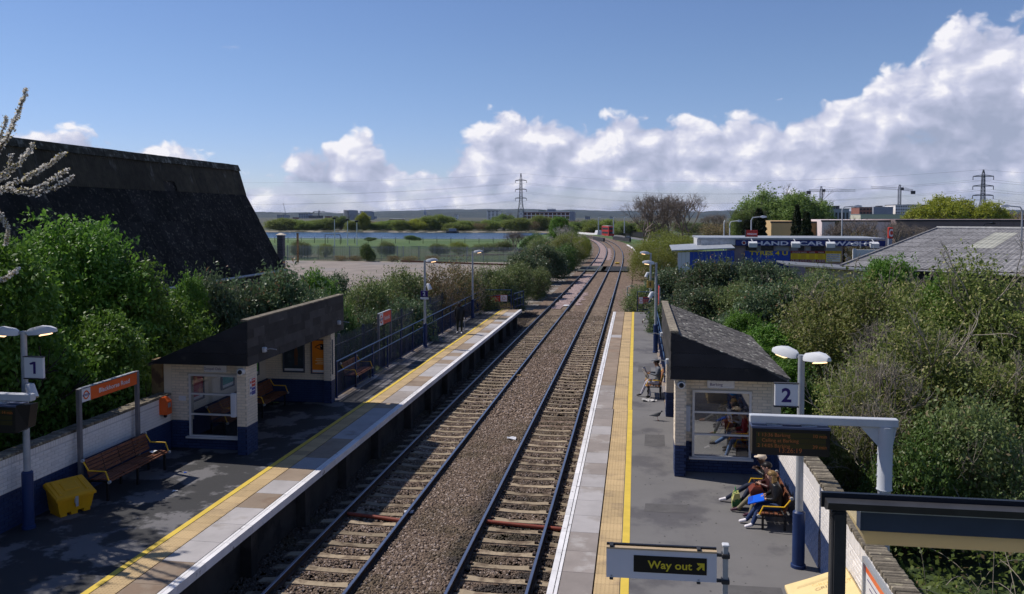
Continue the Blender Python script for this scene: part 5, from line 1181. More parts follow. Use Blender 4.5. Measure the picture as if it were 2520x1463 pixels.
at_px('brown', 1080, 650, 46, 110, 'shorter dry brown shrub left of the tall one', 'shrub', 'shrub')
at_px('dust', 1168, 668, 54, 130, 'green bush between the two left lamp posts')
at_px('dust', 1215, 650, 60, 130, 'green bush right behind the far left lamp post')
# left, along the track
T = 'shrubs along the left of the track'
for i, (k, x, yt, Y, w_, lb) in enumerate([('gloss', 1235, 690, 60, 130, 'nearest trackside shrub above the end railing of the left platform'), ('dust', 1262, 640, 66, 120, 'trackside shrub on the left with loose grey twigs'), ('gloss2', 1298, 618, 76, 130, 'dense trackside shrub left of the crossing deck'),
        ('dust', 1318, 655, 72, 90, 'low trackside shrub hanging over the pale chippings'), ('gloss', 1340, 596, 90, 130, 'tall trackside shrub left of the crossing deck'), ('dark', 1372, 600, 98, 90, 'dark trackside shrub beside the crossing deck'), ('olive', 1385, 583, 112, 110, 'olive trackside shrub past the crossing deck'),
        ('budding', 1412, 572, 128, 90, 'yellow-green trackside shrub past the crossing deck'), ('bright2', 1432, 578, 140, 50, 'bright green trackside shrub at the start of the curve'), ('dust', 1400, 568, 150, 70, 'farthest trackside shrub inside the curve'), ('dust', 1345, 580, 120, 110, 'broad shrub behind the tall trackside shrub')]):
    at_px(k, x, yt, Y, w_, lb, 'shrub', 'shrub', group=T)
at_px('dust', 1180, 745, 56.5, 60, 'small green bush behind the corner of the left end railing'); at_px('brown', 1225, 740, 57, 70, 'yellowish weeds behind the red sign at the left platform end', 'shrub', 'shrub')
at_px('dark', 905, 598, 130, 42, 'dark round bush growing in the grey palisade fence'); at_px('dark', 1306, 572, 150, 60, 'dark round bush left of the pale dead tree')
at_px('dark', 1016, 579, 238, 46, 'dark bush on the grass bank before the reservoir'); at_px('dark', 912, 584, 232, 30, 'small dark bush on the grass right of the floodlight masts')
for i, (x, w_) in enumerate([(740, 60), (800, 44), (950, 50), (1080, 60), (1130, 54), (1190, 70), (1240, 60)]): at_px(('dust', 'budding', 'dust')[i % 3], x, 592 + 6 * (i % 2), 140 + i * 4, w_, 'rough scrub bush behind the grey palisade fence, ' + ORD[i] + ' from the left', group='scrub behind the grey palisade')
for i, (x, Y) in enumerate([(835, 131), (875, 131.5), (965, 131), (1010, 130.5), (1060, 130)]): at_px('brown', x, 628, Y, 44, 'low grey-brown bramble tuft at the foot of the grey palisade, ' + ORD[i] + ' from the left', 'shrub', 'shrub', group='brambles at the foot of the grey palisade')
# pale dead tree
dead = bare(44, mat('bleached_wood', (.50, .46, .42), .8), 3, 4, spread=.5)
p = Pt(1383, 556, 165); plant('dead_tree', 'tree', None, dead, p.x, 165, -1.5, 3.1, 3.6, 1.0, 'pale bleached dead tree standing beside the track curve')
p = Pt(1352, 590, 160); t = plant('fallen_tree', 'tree', None, dead, p.x + 3, 160, -1.3, 2.6, 3.0, 2.0, 'pale leaning dead tree beside the upright one'); t.rotation_euler = (0, -1.0, .2)
at_px('bright', 1378, 530, 185, 60, 'rounded fresh green tree behind the pale dead tree', 'broadleaf_tree', 'tree')
at_px('bare1', 1275, 568, 150, 60, 'bare spreading twiggy bush beside the reservoir end', 'bare_bush')
# willows beyond the water
far = [(690, 541, 70, 'willow'), (735, 545, 60, 'willow'), (768, 548, 44, 'willow'), (800, 541, 66, 'willow'), (838, 536, 44, 'tree'), (868, 548, 44, 'willow'), (893, 530, 30, 'ywillow'), (925, 553, 50, 'willow'), (958, 546, 60, 'willow'), (990, 546, 50, 'willow'), (1025, 545, 50, 'ywillow'), (1060, 536, 64, 'willow'), (1090, 532, 56, 'willow'), (1140, 548, 60, 'willow'), (1180, 552, 50, 'brown'), (1205, 545, 46, 'willow'), (1240, 545, 50, 'tree'), (1272, 540, 56, 'willow'), (1300, 545, 50, 'brown'), (1335, 534, 50, 'willow'), (1358, 536, 40, 'brown'), (1120, 553, 60, 'willow')]
far.sort(); wn = 0
for i, (x, yt, w_, k) in enumerate(far):
    Y = 458 + (i * 37 % 30)
    if k == 'willow': wn += 1
    lb = {'ywillow': 'yellowish poplar-shaped willow ' + ('beside the third floodlight mast' if x < 900 else 'right of the tower blocks') + ' beyond the reservoir', 'brown': 'brownish leafless tree ' + {1180: 'left of the pylon', 1300: 'under the long brick office', 1358: 'near the pale dead tree'}.get(x, '') + ' beyond the reservoir', 'tree': 'tall green tree ' + ('behind the floodlight masts' if x < 900 else 'below the pylon') + ' beyond the reservoir'}.get(k, 'rounded pale green willow on the far shore of the reservoir, ' + ORD[wn - 1] + ' counting from the barn')
    at_px(k, x, yt - 4, Y, w_ * 1.25, lb, 'willow_tree' if k == 'willow' else 'broadleaf_tree', 'tree', ground=-3.0, group='willows on the far shore' if k == 'willow' else None)
for i, (x, yt, w_, Y, k) in enumerate([(1395, 548, 50, 330, 'willow'), (1425, 545, 50, 420, 'tree'), (1460, 543, 60, 400, 'willow'), (1495, 540, 56, 430, 'willow'), (1530, 545, 50, 380, 'willow'), (1555, 548, 60, 360, 'tree'), (1600, 545, 60, 350, 'willow'), (1240, 528, 56, 520, 'tree')]):
    at_px(k, x, yt, Y, w_ * 1.2, ['green tree beyond the road at the left of the curve', 'fresh green tree behind the red car', 'rounded green tree behind the white van', 'rounded green tree between van and bus', 'rounded green tree behind the red bus', 'green tree just left of the bare trees', 'green tree seen through the bare trees', 'dome-shaped green tree left of the pylon'][i], 'broadleaf_tree', 'tree', ground=-3.2)
# right of the track
at_px('budding', 1640, 562, 105, 185, 'large rounded yellow-green willow bush right of the track', 'bush', 'bush')
at_px('budding', 1600, 600, 95, 120, 'lower yellow-green bush in front of the large rounded one')
at_px('bare1', 1585, 474, 165, 120, 'left of the two big bare trees right of the curve', 'bare_tree', 'tree', squash=1.0); at_px('bare2', 1688, 480, 168, 140, 'right of the two big bare trees beside the yellow-green bush', 'bare_tree', 'tree', squash=1.05)
at_px('bare2', 1632, 520, 175, 90, 'smaller bare tree between the two big ones', 'bare_tree', 'tree'); at_px('bare1', 1770, 524, 230, 80, 'low brown bare tree right of the two big ones', 'bare_tree', 'tree'); at_px('brown', 1765, 545, 215, 120, 'brownish copse left of the dark conifer', 'broadleaf_tree', 'tree')
at_px('tree', 1920, 472, 190, 200, 'big pale green tree behind the beige warehouse', 'broadleaf_tree', 'tree'); at_px('tree', 1990, 492, 195, 120, 'pale green tree right of the biggest one', 'broadleaf_tree', 'tree'); at_px('tree', 1835, 515, 180, 80, 'pale green tree left of the biggest one', 'broadleaf_tree', 'tree')
for x, yt, Y, w_, lb in ((1868, 522, 128, 60, 'taller dark conifer behind the red shop sign'), (1842, 548, 124, 70, 'lower dark conifer beside the taller one'), (1962, 514, 112, 42, 'slim brown-green conifer before the beige warehouse'), (1985, 530, 110, 50, 'wider brown-green conifer before the beige warehouse'), (2062, 552, 108, 46, 'dark conifer in front of the pink warehouse')): at_px('conif', x, yt, Y, w_, lb, 'conifer_tree', 'tree')
at_px('bare1', 2110, 535, 106, 100, 'bare budding tree in front of the pink warehouse', 'bare_tree', 'tree'); at_px('brown', 2130, 556, 104, 90, 'brownish budding bush in front of the pink warehouse', 'bush', 'bush'); at_px('bare2', 2230, 548, 118, 90, 'bare tree against the purple-grey warehouse', 'bare_tree', 'tree')
at_px('ywillow', 2315, 490, 235, 130, 'tall weeping yellow-green willow behind the warehouse', 'willow_tree', 'tree'); at_px('ywillow', 2365, 497, 240, 110, 'middle weeping yellow-green willow behind the warehouse', 'willow_tree', 'tree'); at_px('ywillow', 2432, 503, 238, 110, 'weeping yellow-green willow right below the pylon', 'willow_tree', 'tree'); at_px('ywillow', 2270, 515, 236, 90, 'lower yellow-green willow left of the tall one', 'willow_tree', 'tree')
at_px('brown', 2500, 512, 250, 110, 'brownish tree at the right edge behind the warehouse', 'broadleaf_tree', 'tree')
# right embankment
for k, x, yt, Y, w_, lb in [('dust', 1600, 690, 60, 130, 'low green bush beside the far right lamp post'), ('gloss', 1650, 650, 60, 150, 'dark glossy bush left of the blue shed'), ('gloss2', 1745, 628, 58, 170, 'dark glossy bush below the blue shed'), ('gloss', 1870, 628, 56, 130, 'tall glossy bush before the TYRES sign'), ('gloss2', 1700, 700, 48, 190, 'glossy bush above the far end of the shelter roof'),
        ('dust', 1795, 690, 48, 200, 'dull green bush above the middle of the shelter roof'), ('gloss', 1900, 685, 44, 200, 'glossy bush right of the shelter roof ridge'), ('gloss2', 1650, 740, 44, 130, 'glossy bush just behind the platform railing'), ('gloss', 1790, 770, 38, 190, 'glossy bush close over the shelter roof'), ('dust', 1990, 655, 44, 190, 'dull green bush below the beige wall'),
        ('gloss', 1925, 645, 58, 120, 'glossy bush below the price boards of the car wash'), ('bright2', 1880, 790, 34, 170, 'bright green bush over the shelter roof corner'), ('bright', 1830, 760, 37, 120, 'smaller bright green bush left of the bright corner bush'), ('bright2', 1930, 860, 29, 150, 'bright green bush behind the right lamp heads')]: at_px(k, x, yt, Y, w_, lb)
for k, x, yt, Y, w_, lb in [('olive', 2070, 690, 34, 330, 'broad twiggy olive bush left of the big thicket'), ('bright', 2190, 622, 38, 200, 'fresh green bush rising before the grey corrugated roof'), ('olive2', 2290, 636, 34, 330, 'tallest twiggy olive bush in the middle of the thicket'), ('olive', 2450, 655, 32, 360, 'twiggy olive bush before the right end of the grey roof'), ('olive2', 2110, 820, 26, 330, 'twiggy olive bush right behind the number 2 sign'),
        ('olive', 2300, 800, 25, 380, 'large twiggy olive bush in the centre right'), ('olive2', 2480, 820, 24, 320, 'twiggy olive bush at the right edge'), ('dust', 2400, 960, 20, 330, 'shady dull green bush at the right edge'), ('olive', 2120, 960, 21.5, 260, 'low twiggy bush behind the display post'), ('bright2', 2330, 655, 33, 220, 'green bush between the two tallest twiggy bushes'), ('dark', 2240, 1030, 19.5, 240, 'dark ivy bush right of the display post')]: at_px(k, x, yt, Y, w_, lb, ground=-1.5)
sparse = bare(61, m_bark2, depth=4)
for x, yt, Y, lb in ((2150, 760, 24, 'bare pale stems standing out of the thicket right of the number 2 sign'), (2380, 720, 25, 'bare pale stems right of the middle of the thicket'), (2230, 700, 28, 'bare pale stems in the middle of the thicket'), (2200, 900, 20.5, 'bare pale stems behind the display post')):
    p = Pt(x, yt, Y); h = p.z + 1.5; plant('bare_bush', 'bush', None, sparse, p.x, Y, -1.5, h / 2.2, h / 2.0, rp.random() * 6, lb)
# bramble slope behind the wall, one mass of ground cover
rng = np.random.default_rng(5); n = 46000
X_ = 4.3 + rng.random(n) ** .8 * 14; Y_ = 8 + rng.random(n) * 20; hh = .55 + .5 * np.sin(X_ * 1.3 + 1.7 * np.sin(Y_ * .7)) * np.cos(Y_ * .9 + X_ * .4) + .05 * (X_ - 4)
hh *= np.clip((X_ - 4.1) / 1.2, .15, 1); Z_ = -1.4 + hh * (1 - .25 * rng.random(n) ** 2) + rng.normal(size=n) * .06
stuff(ob('bramble_cover', leaves(rng, np.stack([X_, Y_, Z_], 1), .085, leaf_mat('bramble_leaf', (.085, .145, .025), (.185, .245, .060), (.30, .22, .11), .4, .5, .3, .08), 1.3, up=.9)))
sg = []
for i in range(260):
    p = np.array([4.6 + rng.random() * 12, 8.5 + rng.random() * 18, -1.3]); d = rng.normal(size=3) * .6; d[2] = 1.2; d /= np.linalg.norm(d)
    for j in range(7): q = p + d * .32; sg.append((p, q, .008, .006)); p = q; d[2] -= .22; d /= np.linalg.norm(d)
stuff(ob('bramble_canes', tubes(sg, m_bark2)))
n = 26000; X_ = 3.5 + rng.random(n) * 2.2; Y_ = 7 + rng.random(n) * 22
def blades(name, X_, Y_, z, h, m_):
    n = len(X_); P = np.stack([X_, Y_, np.full(n, z) if np.isscalar(z) else z], 1); a = rng.random(n) * 6.28; s = np.stack([np.cos(a), np.sin(a), a * 0], 1) * .008; hh = (h * rng.uniform(.5, 1.2, n))[:, None]; tip = P + np.stack([rng.normal(size=n) * .35, rng.normal(size=n) * .35, np.ones(n)], 1) * hh
    V = np.stack([P - s, P + s, tip + s * .2, tip - s * .2], 1).reshape(-1, 3); return stuff(ob(name, mesh_np(name, V, np.arange(n * 4).reshape(-1, 4), m_)))
m_gr = leaf_mat('grass_blade', (.045, .13, .012), (.095, .20, .025), None, .4, .5, .3)
blades('grass', X_, Y_, -1.42, .16, m_gr)
n = 16000; X_ = 1.4 + rng.random(n) * 5; Y_ = 54 + rng.random(n) ** 1.5 * 40; X_ += 0; blades('grass', X_, Y_, -1.3, .35, m_gr)
n = 5000; X_ = -1.2 + rng.random(n) * 3.0; Y_ = 54 + rng.random(n) * 6; blades('grass', X_ + .6, Y_, -1.2, .45, m_gr)
n = 9000; X_ = -12.5 + rng.random(n) * 2.5; Y_ = 57 + rng.random(n) * 60; blades('grass', X_ - .0035 * (Y_ - 57) , Y_, -1.35, .3, m_gr)
# ivy and shade plants that fill the foot of the thickets
n = 30000; X_ = 1.5 + rng.random(n) * 26; Y_ = 27 + rng.random(n) * 38; hh = .9 + .6 * np.sin(X_ * .8 + Y_ * .5) * np.cos(Y_ * .6); Z_ = -1.4 + hh * (1 - .4 * rng.random(n) ** 2) * np.clip((X_ - 1.4) / 1.5, .2, 1)
stuff(ob('undergrowth', leaves(rng, np.stack([X_, Y_, Z_], 1), .14, lf_dark, 1.5, up=.9)))
n = 24000; X_ = -12.8 - rng.random(n) * 14; Y_ = 12 + rng.random(n) * 48; hh = .9 + .6 * np.sin(X_ * .9 + Y_ * .5) * np.cos(Y_ * .7); Z_ = -1.4 + hh * (1 - .4 * rng.random(n) ** 2)
stuff(ob('undergrowth', leaves(rng, np.stack([X_, Y_, Z_], 1), .14, lf_dark, 1.5, up=.9)))
# dark weeds at the foot of the reservoir bank are part of the ground; blossom tree at the left edge
m_blo = leaf_mat('cherry_blossom', (.66, .62, .56), (.82, .79, .74), (.34, .27, .06), .4, .6, .3, .16)
rng = np.random.default_rng(9); tr = thing('cherry_tree', 'white flowering cherry tree whose branches reach in at the left edge', 'tree', (-15.8, 15.6, -1.2)); root = np.array([-15.8, 15.6, -1.2]); sg = []; PB = []; tips_ = []
def branch(pts, r0, dens=230, rad=.030):
    pts = [np.array(p) for p in pts]; acc = [pts[0]]
    for a, b_ in zip(pts, pts[1:]):
        for k in range(1, 5): acc.append(a + (b_ - a) * k / 4 + rng.normal(size=3) * .015)
    for i in range(len(acc) - 1): r_ = r0 * (1 - .8 * i / len(acc)); sg.append((acc[i] - root, acc[i + 1] - root, r_, r_ * .93))
    tot = sum(np.linalg.norm(b_ - a) for a, b_ in zip(pts, pts[1:])); n = int(tot * dens)
    idx = rng.random(n) * (len(acc) - 1.001); i0 = idx.astype(int); f = (idx - i0)[:, None]; A = np.array(acc); q = A[i0] * (1 - f) + A[i0 + 1] * f
    taper = 1.1 - .5 * (idx / len(acc)); PB.append(q + rng.normal(size=(n, 3)) * rad * taper[:, None] - root)
Pn = lambda x, y, Y: tuple(Pt(x, y, Y))
hub = (-14.0, 15.2, 4.4)
sg += [((0, 0, 0), (.3, -.1, 1.8), .16, .13), ((.3, -.1, 1.8), (.9, -.3, 3.6), .13, .09), ((.9, -.3, 3.6), np.array(hub) - root, .09, .06)]
for pts in ([hub, Pn(-60, 480, 15), Pn(-10, 380, 14.5), Pn(35, 300, 14.5), Pn(55, 255, 14.5), Pn(66, 218, 14.5)], [hub, Pn(-40, 420, 15), Pn(-5, 350, 15), Pn(14, 285, 15)], [Pn(-10, 380, 14.5), Pn(22, 330, 14.3), Pn(42, 290, 14.3)],
            [hub, Pn(-70, 500, 14.5), Pn(0, 440, 14), Pn(50, 400, 14), Pn(85, 355, 14)], [hub, Pn(-60, 520, 14), Pn(10, 465, 13.8), Pn(80, 430, 13.8), Pn(120, 405, 13.8), Pn(158, 375, 13.8)], [Pn(10, 465, 13.8), Pn(70, 468, 13.6), Pn(130, 445, 13.6), Pn(172, 412, 13.6)], [Pn(30, 470, 13.8), Pn(90, 474, 13.6), Pn(150, 455, 13.6), Pn(184, 432, 13.6)],
            [hub, Pn(-50, 560, 14), Pn(-5, 520, 14), Pn(20, 560, 14), Pn(12, 600, 14)], [Pn(0, 440, 14), Pn(25, 415, 14), Pn(30, 375, 14)], [hub, Pn(-60, 700, 14), Pn(10, 690, 14), Pn(45, 660, 14)]): branch(pts, .028)
for i in range(16):                                                 # the rest of the crown, outside the picture
    a = rng.random() * 6.28; e = np.array([math.cos(a) * 1.6 - .8, math.sin(a) * 1.6, .8 + rng.random() * 1.4]); h_ = np.array(hub)
    if h_[0] + e[0] > -13.7: continue
    branch([hub, tuple(h_ + e * .5), tuple(h_ + e)], .03, 120, .09)
ob('blossom', leaves(rng, np.concatenate(PB), .038, m_blo, 1.2), tr, off=False); ob('trunk', tubes(sg, m_bark, k=6), tr, off=False)
# trees just outside the picture on the left, whose dappled shade lies on the left platform
for (x, y, r_, h, kk, lb) in ((-17.2, 15.3, 3.0, 11.2, 'bright', 'leafy tree just outside the left edge shading the long bench'), (-16.4, 10.8, 2.8, 10.2, 'bright2', 'leafy tree outside the left edge shading the platform foreground'), (-15.4, 18.0, 2.1, 7.2, 'bright2', 'leafy tree behind the left wall shading the shelter front')):
    a, b_ = PR[kk]; plant('broadleaf_tree', 'tree', a, b_, x, y, -1.2, r_, h / (2.8 if kk != 'dark' else 1.75), rp.random() * 6, lb)
for i, (x, yt, w_, Y, k) in enumerate([(715, 540, 90, 530, 'dust'), (775, 541, 90, 560, 'brown'), (850, 545, 90, 540, 'dust'), (930, 543, 90, 570, 'brown'), (1000, 541, 90, 540, 'dust'), (1075, 540, 90, 560, 'brown'), (1150, 542, 100, 540, 'dust'), (1225, 540, 90, 560, 'brown'), (1320, 538, 90, 540, 'dust'), (1400, 540, 80, 480, 'brown'), (1465, 540, 80, 500, 'dust'), (1530, 540, 80, 480, 'brown'), (1700, 545, 90, 400, 'dust'), (1790, 540, 90, 330, 'brown')]):
    at_px(k, x, yt, Y, w_ * 1.3, 'dull brown-green tree in the belt behind the willows, ' + ORD[i] + ' counting from the barn', 'copse_tree', 'tree', ground=-3.2, group='copse trees behind the willows')

# ------------------------------------------------------------------ the dark barn
m_barn = mat('tarred_corrugated_sheet', (.026, .024, .023), .9, .45, 1.2, .8, 8, col2=(.10, .09, .075), c2s=3.5, c2t=(.55, .64), rnd=.35)
m_barnU = mat('mossy_roof_sheet', (.042, .036, .024), .85, .4, 1.5, .4, 8, col2=(.10, .095, .088), c2s=1.1, c2t=(.58, .7), rnd=.3, c2st=(1, 1, .25))
t = thing('barn', 'huge dark barn with steep corrugated roof behind the bright green trees', 'barn', (-44.2, 50, -1.4))
YE = 87.94; rX, rZ = -44.2, 11.6
kx, kz = Pt(604, 480, YE).x, Pt(604, 480, YE).z; ex, ez = -38.67, 0.0
prof = [(rX, rZ), (kx, kz), (ex, ez)]
def slope_pt(a, b_, s, y, h=0): d = Vector((b_[0] - a[0], 0, b_[1] - a[1])); n = Vector((-d.z, 0, d.x)).normalized(); n = n if n.x > 0 else -n; p = Vector((a[0], y, a[1])) + d * s + n * h; return (p.x, y, p.z)
def corr(a, b_, s0, s1, y0, y1, amp, nc, h):
    mb = MB(); k = nc * 4; ys_ = lin(y0, y1, k + 1)
    for i in range(k):
        h0, h1 = h + amp * math.sin(i * math.pi / 2), h + amp * math.sin((i + 1) * math.pi / 2)
        mb.face([slope_pt(a, b_, s1, ys_[i], h0), slope_pt(a, b_, s1, ys_[i + 1], h1), slope_pt(a, b_, s0, ys_[i + 1], h1 - .03), slope_pt(a, b_, s0, ys_[i], h0 - .03)])
    return mb
mb = MB(); mb.prism([(2 * rX - ex, 15, -1.4), (2 * rX - ex, 15, ez), (rX, 15, rZ - .05), (kx - .04, 15, kz - .05), (ex - .05, 15, ez - .05), (ex - .4, 15, ez - .3), (ex - .4, 15, -1.4)], (0, YE - 15.05, 0)); mb.build('barn_body', m_barn, t)
rn = random.Random(4); n = 36; pw = (YE - 15) / n
for i in range(n):
    y0, y1 = 15 + i * pw, 15 + (i + 1) * pw
    if y1 < 40: continue
    hole = abs((y0 + y1) / 2 - 73.5) < pw / 2
    for k, (a, b_, s0, s1, amp, nc, mm) in enumerate([((rX, rZ), (kx, kz), .06, 1.02 if not hole else .72, .012, 8, m_barnU), ((kx, kz), (ex, ez), 0, .34, .055, 8, m_barn), ((kx, kz), (ex, ez), .33, .67, .055, 8, m_barn), ((kx, kz), (ex, ez), .66, 1.0, .055, 8, m_barn)]):
        corr(a, b_, s0, s1, y0 + .01, y1 - .01, amp, nc, (.10 if k == 0 else .05) + rn.uniform(0, .03)).build('roof_sheet', mm, t)
y = 40
while y < YE:
    mb = MB(); z = rZ + rn.uniform(.0, .03); mb.prism([(rX - .45, y, z - .25), (rX - .12, y, z + .12), (rX + .12, y, z + .12), (rX + .42, y, z - .55), (rX + .36, y, z - .55), (rX, y, z + .02)], (0, 1.95, 0)); mb.build('ridge_cap', mat('mossy_ridge', (.05, .046, .034), .95, .4, 2, .4, 10, col2=(.13, .13, .11), c2s=2, c2t=(.5, .65), rnd=.2), t); y += 2.0
mb = MB(); mb.tube([slope_pt(prof[1], prof[2], 1.0, 40, .1), slope_pt(prof[1], prof[2], 1.0, YE, .1)], .12, 8); mb.build('gutter', m_galv, t)
p = Pt(691, 580, 90); t = thing('brick_chimney', 'grey brick pier with pale cap at the foot of the barn roof', 'chimney', (p.x, 90, -1.4))
m_gb = mat('grey_brickwork', (.085, .085, .105), .9, .2, 3, .3, 20, rnd=.15); z = -1.4; i = 0
while z < p.z - .1: mb = MB(); mb.box(p.x - .34, p.x + .34, 89.7, 90.4, z + .01, min(z + .28, p.z)); mb.build('brick_course', m_gb, t); z += .29
mb = MB(); mb.loft([[(p.x - .46, 89.6, p.z), (p.x + .46, 89.6, p.z), (p.x + .46, 90.5, p.z), (p.x - .46, 90.5, p.z)], [(p.x - .46, 89.6, p.z + .08), (p.x + .46, 89.6, p.z + .08), (p.x + .46, 90.5, p.z + .08), (p.x - .46, 90.5, p.z + .08)], [(p.x - .08, 89.9, p.z + .28), (p.x + .08, 89.9, p.z + .28), (p.x + .08, 90.1, p.z + .28), (p.x - .08, 90.1, p.z + .28)]]); mb.build('cap', m_cream, t)

# ------------------------------------------------------------------ far buildings
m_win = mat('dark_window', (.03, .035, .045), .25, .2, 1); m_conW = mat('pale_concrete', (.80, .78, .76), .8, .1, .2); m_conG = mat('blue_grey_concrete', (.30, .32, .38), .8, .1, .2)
m_brick = mat('brown_brickwork', (.26, .11, .085), .9, .15, .3); m_roofd = mat('dark_flat_roof', (.05, .05, .055), .9, .1, .3)
def block(nm, lb, cat, xl, xr, yt, Y, dep, zb, wall, rows, cols, wm=None, ww=.55, wh=.5, bands=None, roof=None, top=True):
    a, b_ = Pt(xl, yt, Y), Pt(xr, yt, Y); z1 = a.z; t = thing(nm, lb, cat, ((a.x + b_.x) / 2, Y, zb)); mb = MB(); mb.box(a.x, b_.x, Y, Y + dep, zb, z1); mb.build('wall', wall, t)
    W_ = (b_.x - a.x) / cols if cols else 0; h = (z1 - zb) / rows if rows else 0
    if rows:
        wmesh = MB(); wmesh.box(-W_ * ww / 2, W_ * ww / 2, -.06 * max(1, Y / 400), .0, -h * wh / 2, h * wh / 2); me = wmesh.mesh('window', wm or m_win)
        for r_ in range(rows):
            for c_ in range(cols): ob('window', me, t, (a.x + (c_ + .5) * W_, Y - .01, zb + (r_ + .5) * h))
    if bands:
        for r_ in range(rows + 1): mb = MB(); mb.box(a.x - .1, b_.x + .1, Y - .35, Y - .2, zb + r_ * h - h * .09, zb + r_ * h + h * .09); mb.build('concrete_band', bands, t)
        for c_ in range(cols + 1): mb = MB(); mb.box(a.x + c_ * W_ - .3, a.x + c_ * W_ + .3, Y - .5, Y - .36, zb, z1 - h * .3); mb.build('concrete_fin', bands, t)
    if top: mb = MB(); mb.box(a.x - .15, b_.x + .15, Y - .15, Y + dep + .15, z1 + .01, z1 + .012 * Y / 30 + .05); mb.build('roof', roof or m_roofd, t)
    return t, a, b_
for (x0, x1, yt, lb) in ((843, 878, 517, 'left of the two white residential tower blocks beyond the reservoir'), (883, 917, 519.5, 'right of the two white residential tower blocks beyond the reservoir')):
    t, a, b_ = block('tower_block', lb, 'tower block', x0, x0 + (x1 - x0) * .34, yt + 1.5, 1500, 16, -4, m_conW, 15, 3, top=True)
    Y = 1492
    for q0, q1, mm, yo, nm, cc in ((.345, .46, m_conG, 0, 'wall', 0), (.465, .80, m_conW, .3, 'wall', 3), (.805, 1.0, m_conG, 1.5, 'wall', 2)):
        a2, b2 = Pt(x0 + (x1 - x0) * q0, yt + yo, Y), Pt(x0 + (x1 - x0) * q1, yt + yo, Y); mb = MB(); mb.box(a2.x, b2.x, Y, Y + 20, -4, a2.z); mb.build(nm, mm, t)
        if cc:
            W_ = (b2.x - a2.x) / cc; me = MB().box(-W_ * .28, W_ * .28, -.25, 0, -.7, .7).mesh('window', m_win)
            for r_ in range(13):
                for c_ in range(cc): ob('window', me, t, (a2.x + (c_ + .5) * W_, Y - .01, -4 + (r_ + .6) * (a2.z + 4) / 13.5))
t0_ = [o for o in bpy.data.objects if o.name.startswith('tower_block')]
for o in t0_: o.rotation_euler = (0, 0, R(-38))
t, a, b_ = block('office_block', 'long brick office with pale window bands below the pylon', 'office block', 1287, 1402, 522, 700, 18, -4, m_brick, 4, 11, m_win, .8, .25, bands=m_conW)
for x0, x1, yt, mm in ((1278, 1287, 521.5, m_conW), (1402.2, 1412, 521, m_conG)): p, q = Pt(x0, yt, 699), Pt(x1, yt, 699); mb = MB(); mb.box(p.x, q.x, 699, 719, -4, p.z); mb.build('stair_tower', mm, t)
for x0, x1, yt, mm in ((1325, 1341, 518, mat('green_plant_room', (.22, .27, .22), .8)), (1347, 1366, 515.5, m_conG)): p, q = Pt(x0, yt, 705), Pt(x1, yt, 705); mb = MB(); mb.box(p.x, q.x, 705, 713, a.z, p.z); mb.build('plant_room', mm, t)
for i in range(7): p = Pt(1347 + i * 3.1, 512, 706); mb = MB(); mb.box(p.x - .12, p.x + .12, 706, 706.3, a.z + 2, p.z); mb.build('antenna', m_galv, t)
block('flats', 'small white block of flats left of the pylon', 'flats', 1199, 1228, 520, 1200, 15, -4, m_conW, 8, 3, None, .6, .45); 
block('warehouse_far', 'low dark building on the skyline left of the towers', 'building', 735, 758, 526.5, 2000, 30, -4, m_conG, 3, 4); block('factory', 'grey flat-roofed building at the far left of the skyline', 'building', 682, 700, 530, 1900, 30, -4, m_conG, 2, 4); block('lower_annexe', 'lower annexe beside the dark skyline building', 'building', 759, 784, 532, 1990, 30, -4, m_roofd, 2, 5)
block('shed', 'low white-roofed shed beyond the reservoir trees', 'shed', 958, 985, 540, 640, 12, -4, m_brick, 1, 5, roof=m_signw)
block('house', 'dark-roofed house glimpsed below the pylon', 'house', 1274, 1290, 537, 520, 8, -4, m_brick, 2, 2, roof=m_roofd)
for i, (x, y, w_) in enumerate([(1050, 531, 9), (800, 533, 12), (915, 534, 8), (1118, 529, 7), (720, 536, 10), (1440, 534, 12), (1500, 535, 9)]): block('house', ['pale house on the wooded hill right of the towers', 'small block left of the tower blocks', 'low building beside the right tower block', 'white house on the hillside before the pylon', 'grey roofs behind the leftmost willows', 'pale building behind the curve trees', 'small pale building left of the bare trees'][i], 'house', x, x + w_, y, 1700, 12, -4, (m_conW, m_brick, m_conG)[i % 3], 2, 3)
p = Pt(1046, 514, 2900); t = thing('church_spire', 'tiny church spire on the wooded skyline', 'church', (p.x, 2900, 10)); mb = MB(); mb.box(p.x - 4, p.x + 4, 2896, 2904, 0, p.z - 14); mb.build('tower', m_conG, t); mb = MB(); mb.loft([[(p.x - 4, 2896, p.z - 14), (p.x + 4, 2896, p.z - 14), (p.x + 4, 2904, p.z - 14), (p.x - 4, 2904, p.z - 14)], [(p.x - .2, 2899.8, p.z), (p.x + .2, 2899.8, p.z), (p.x + .2, 2900.2, p.z), (p.x - .2, 2900.2, p.z)]]); mb.build('spire', m_conG, t)
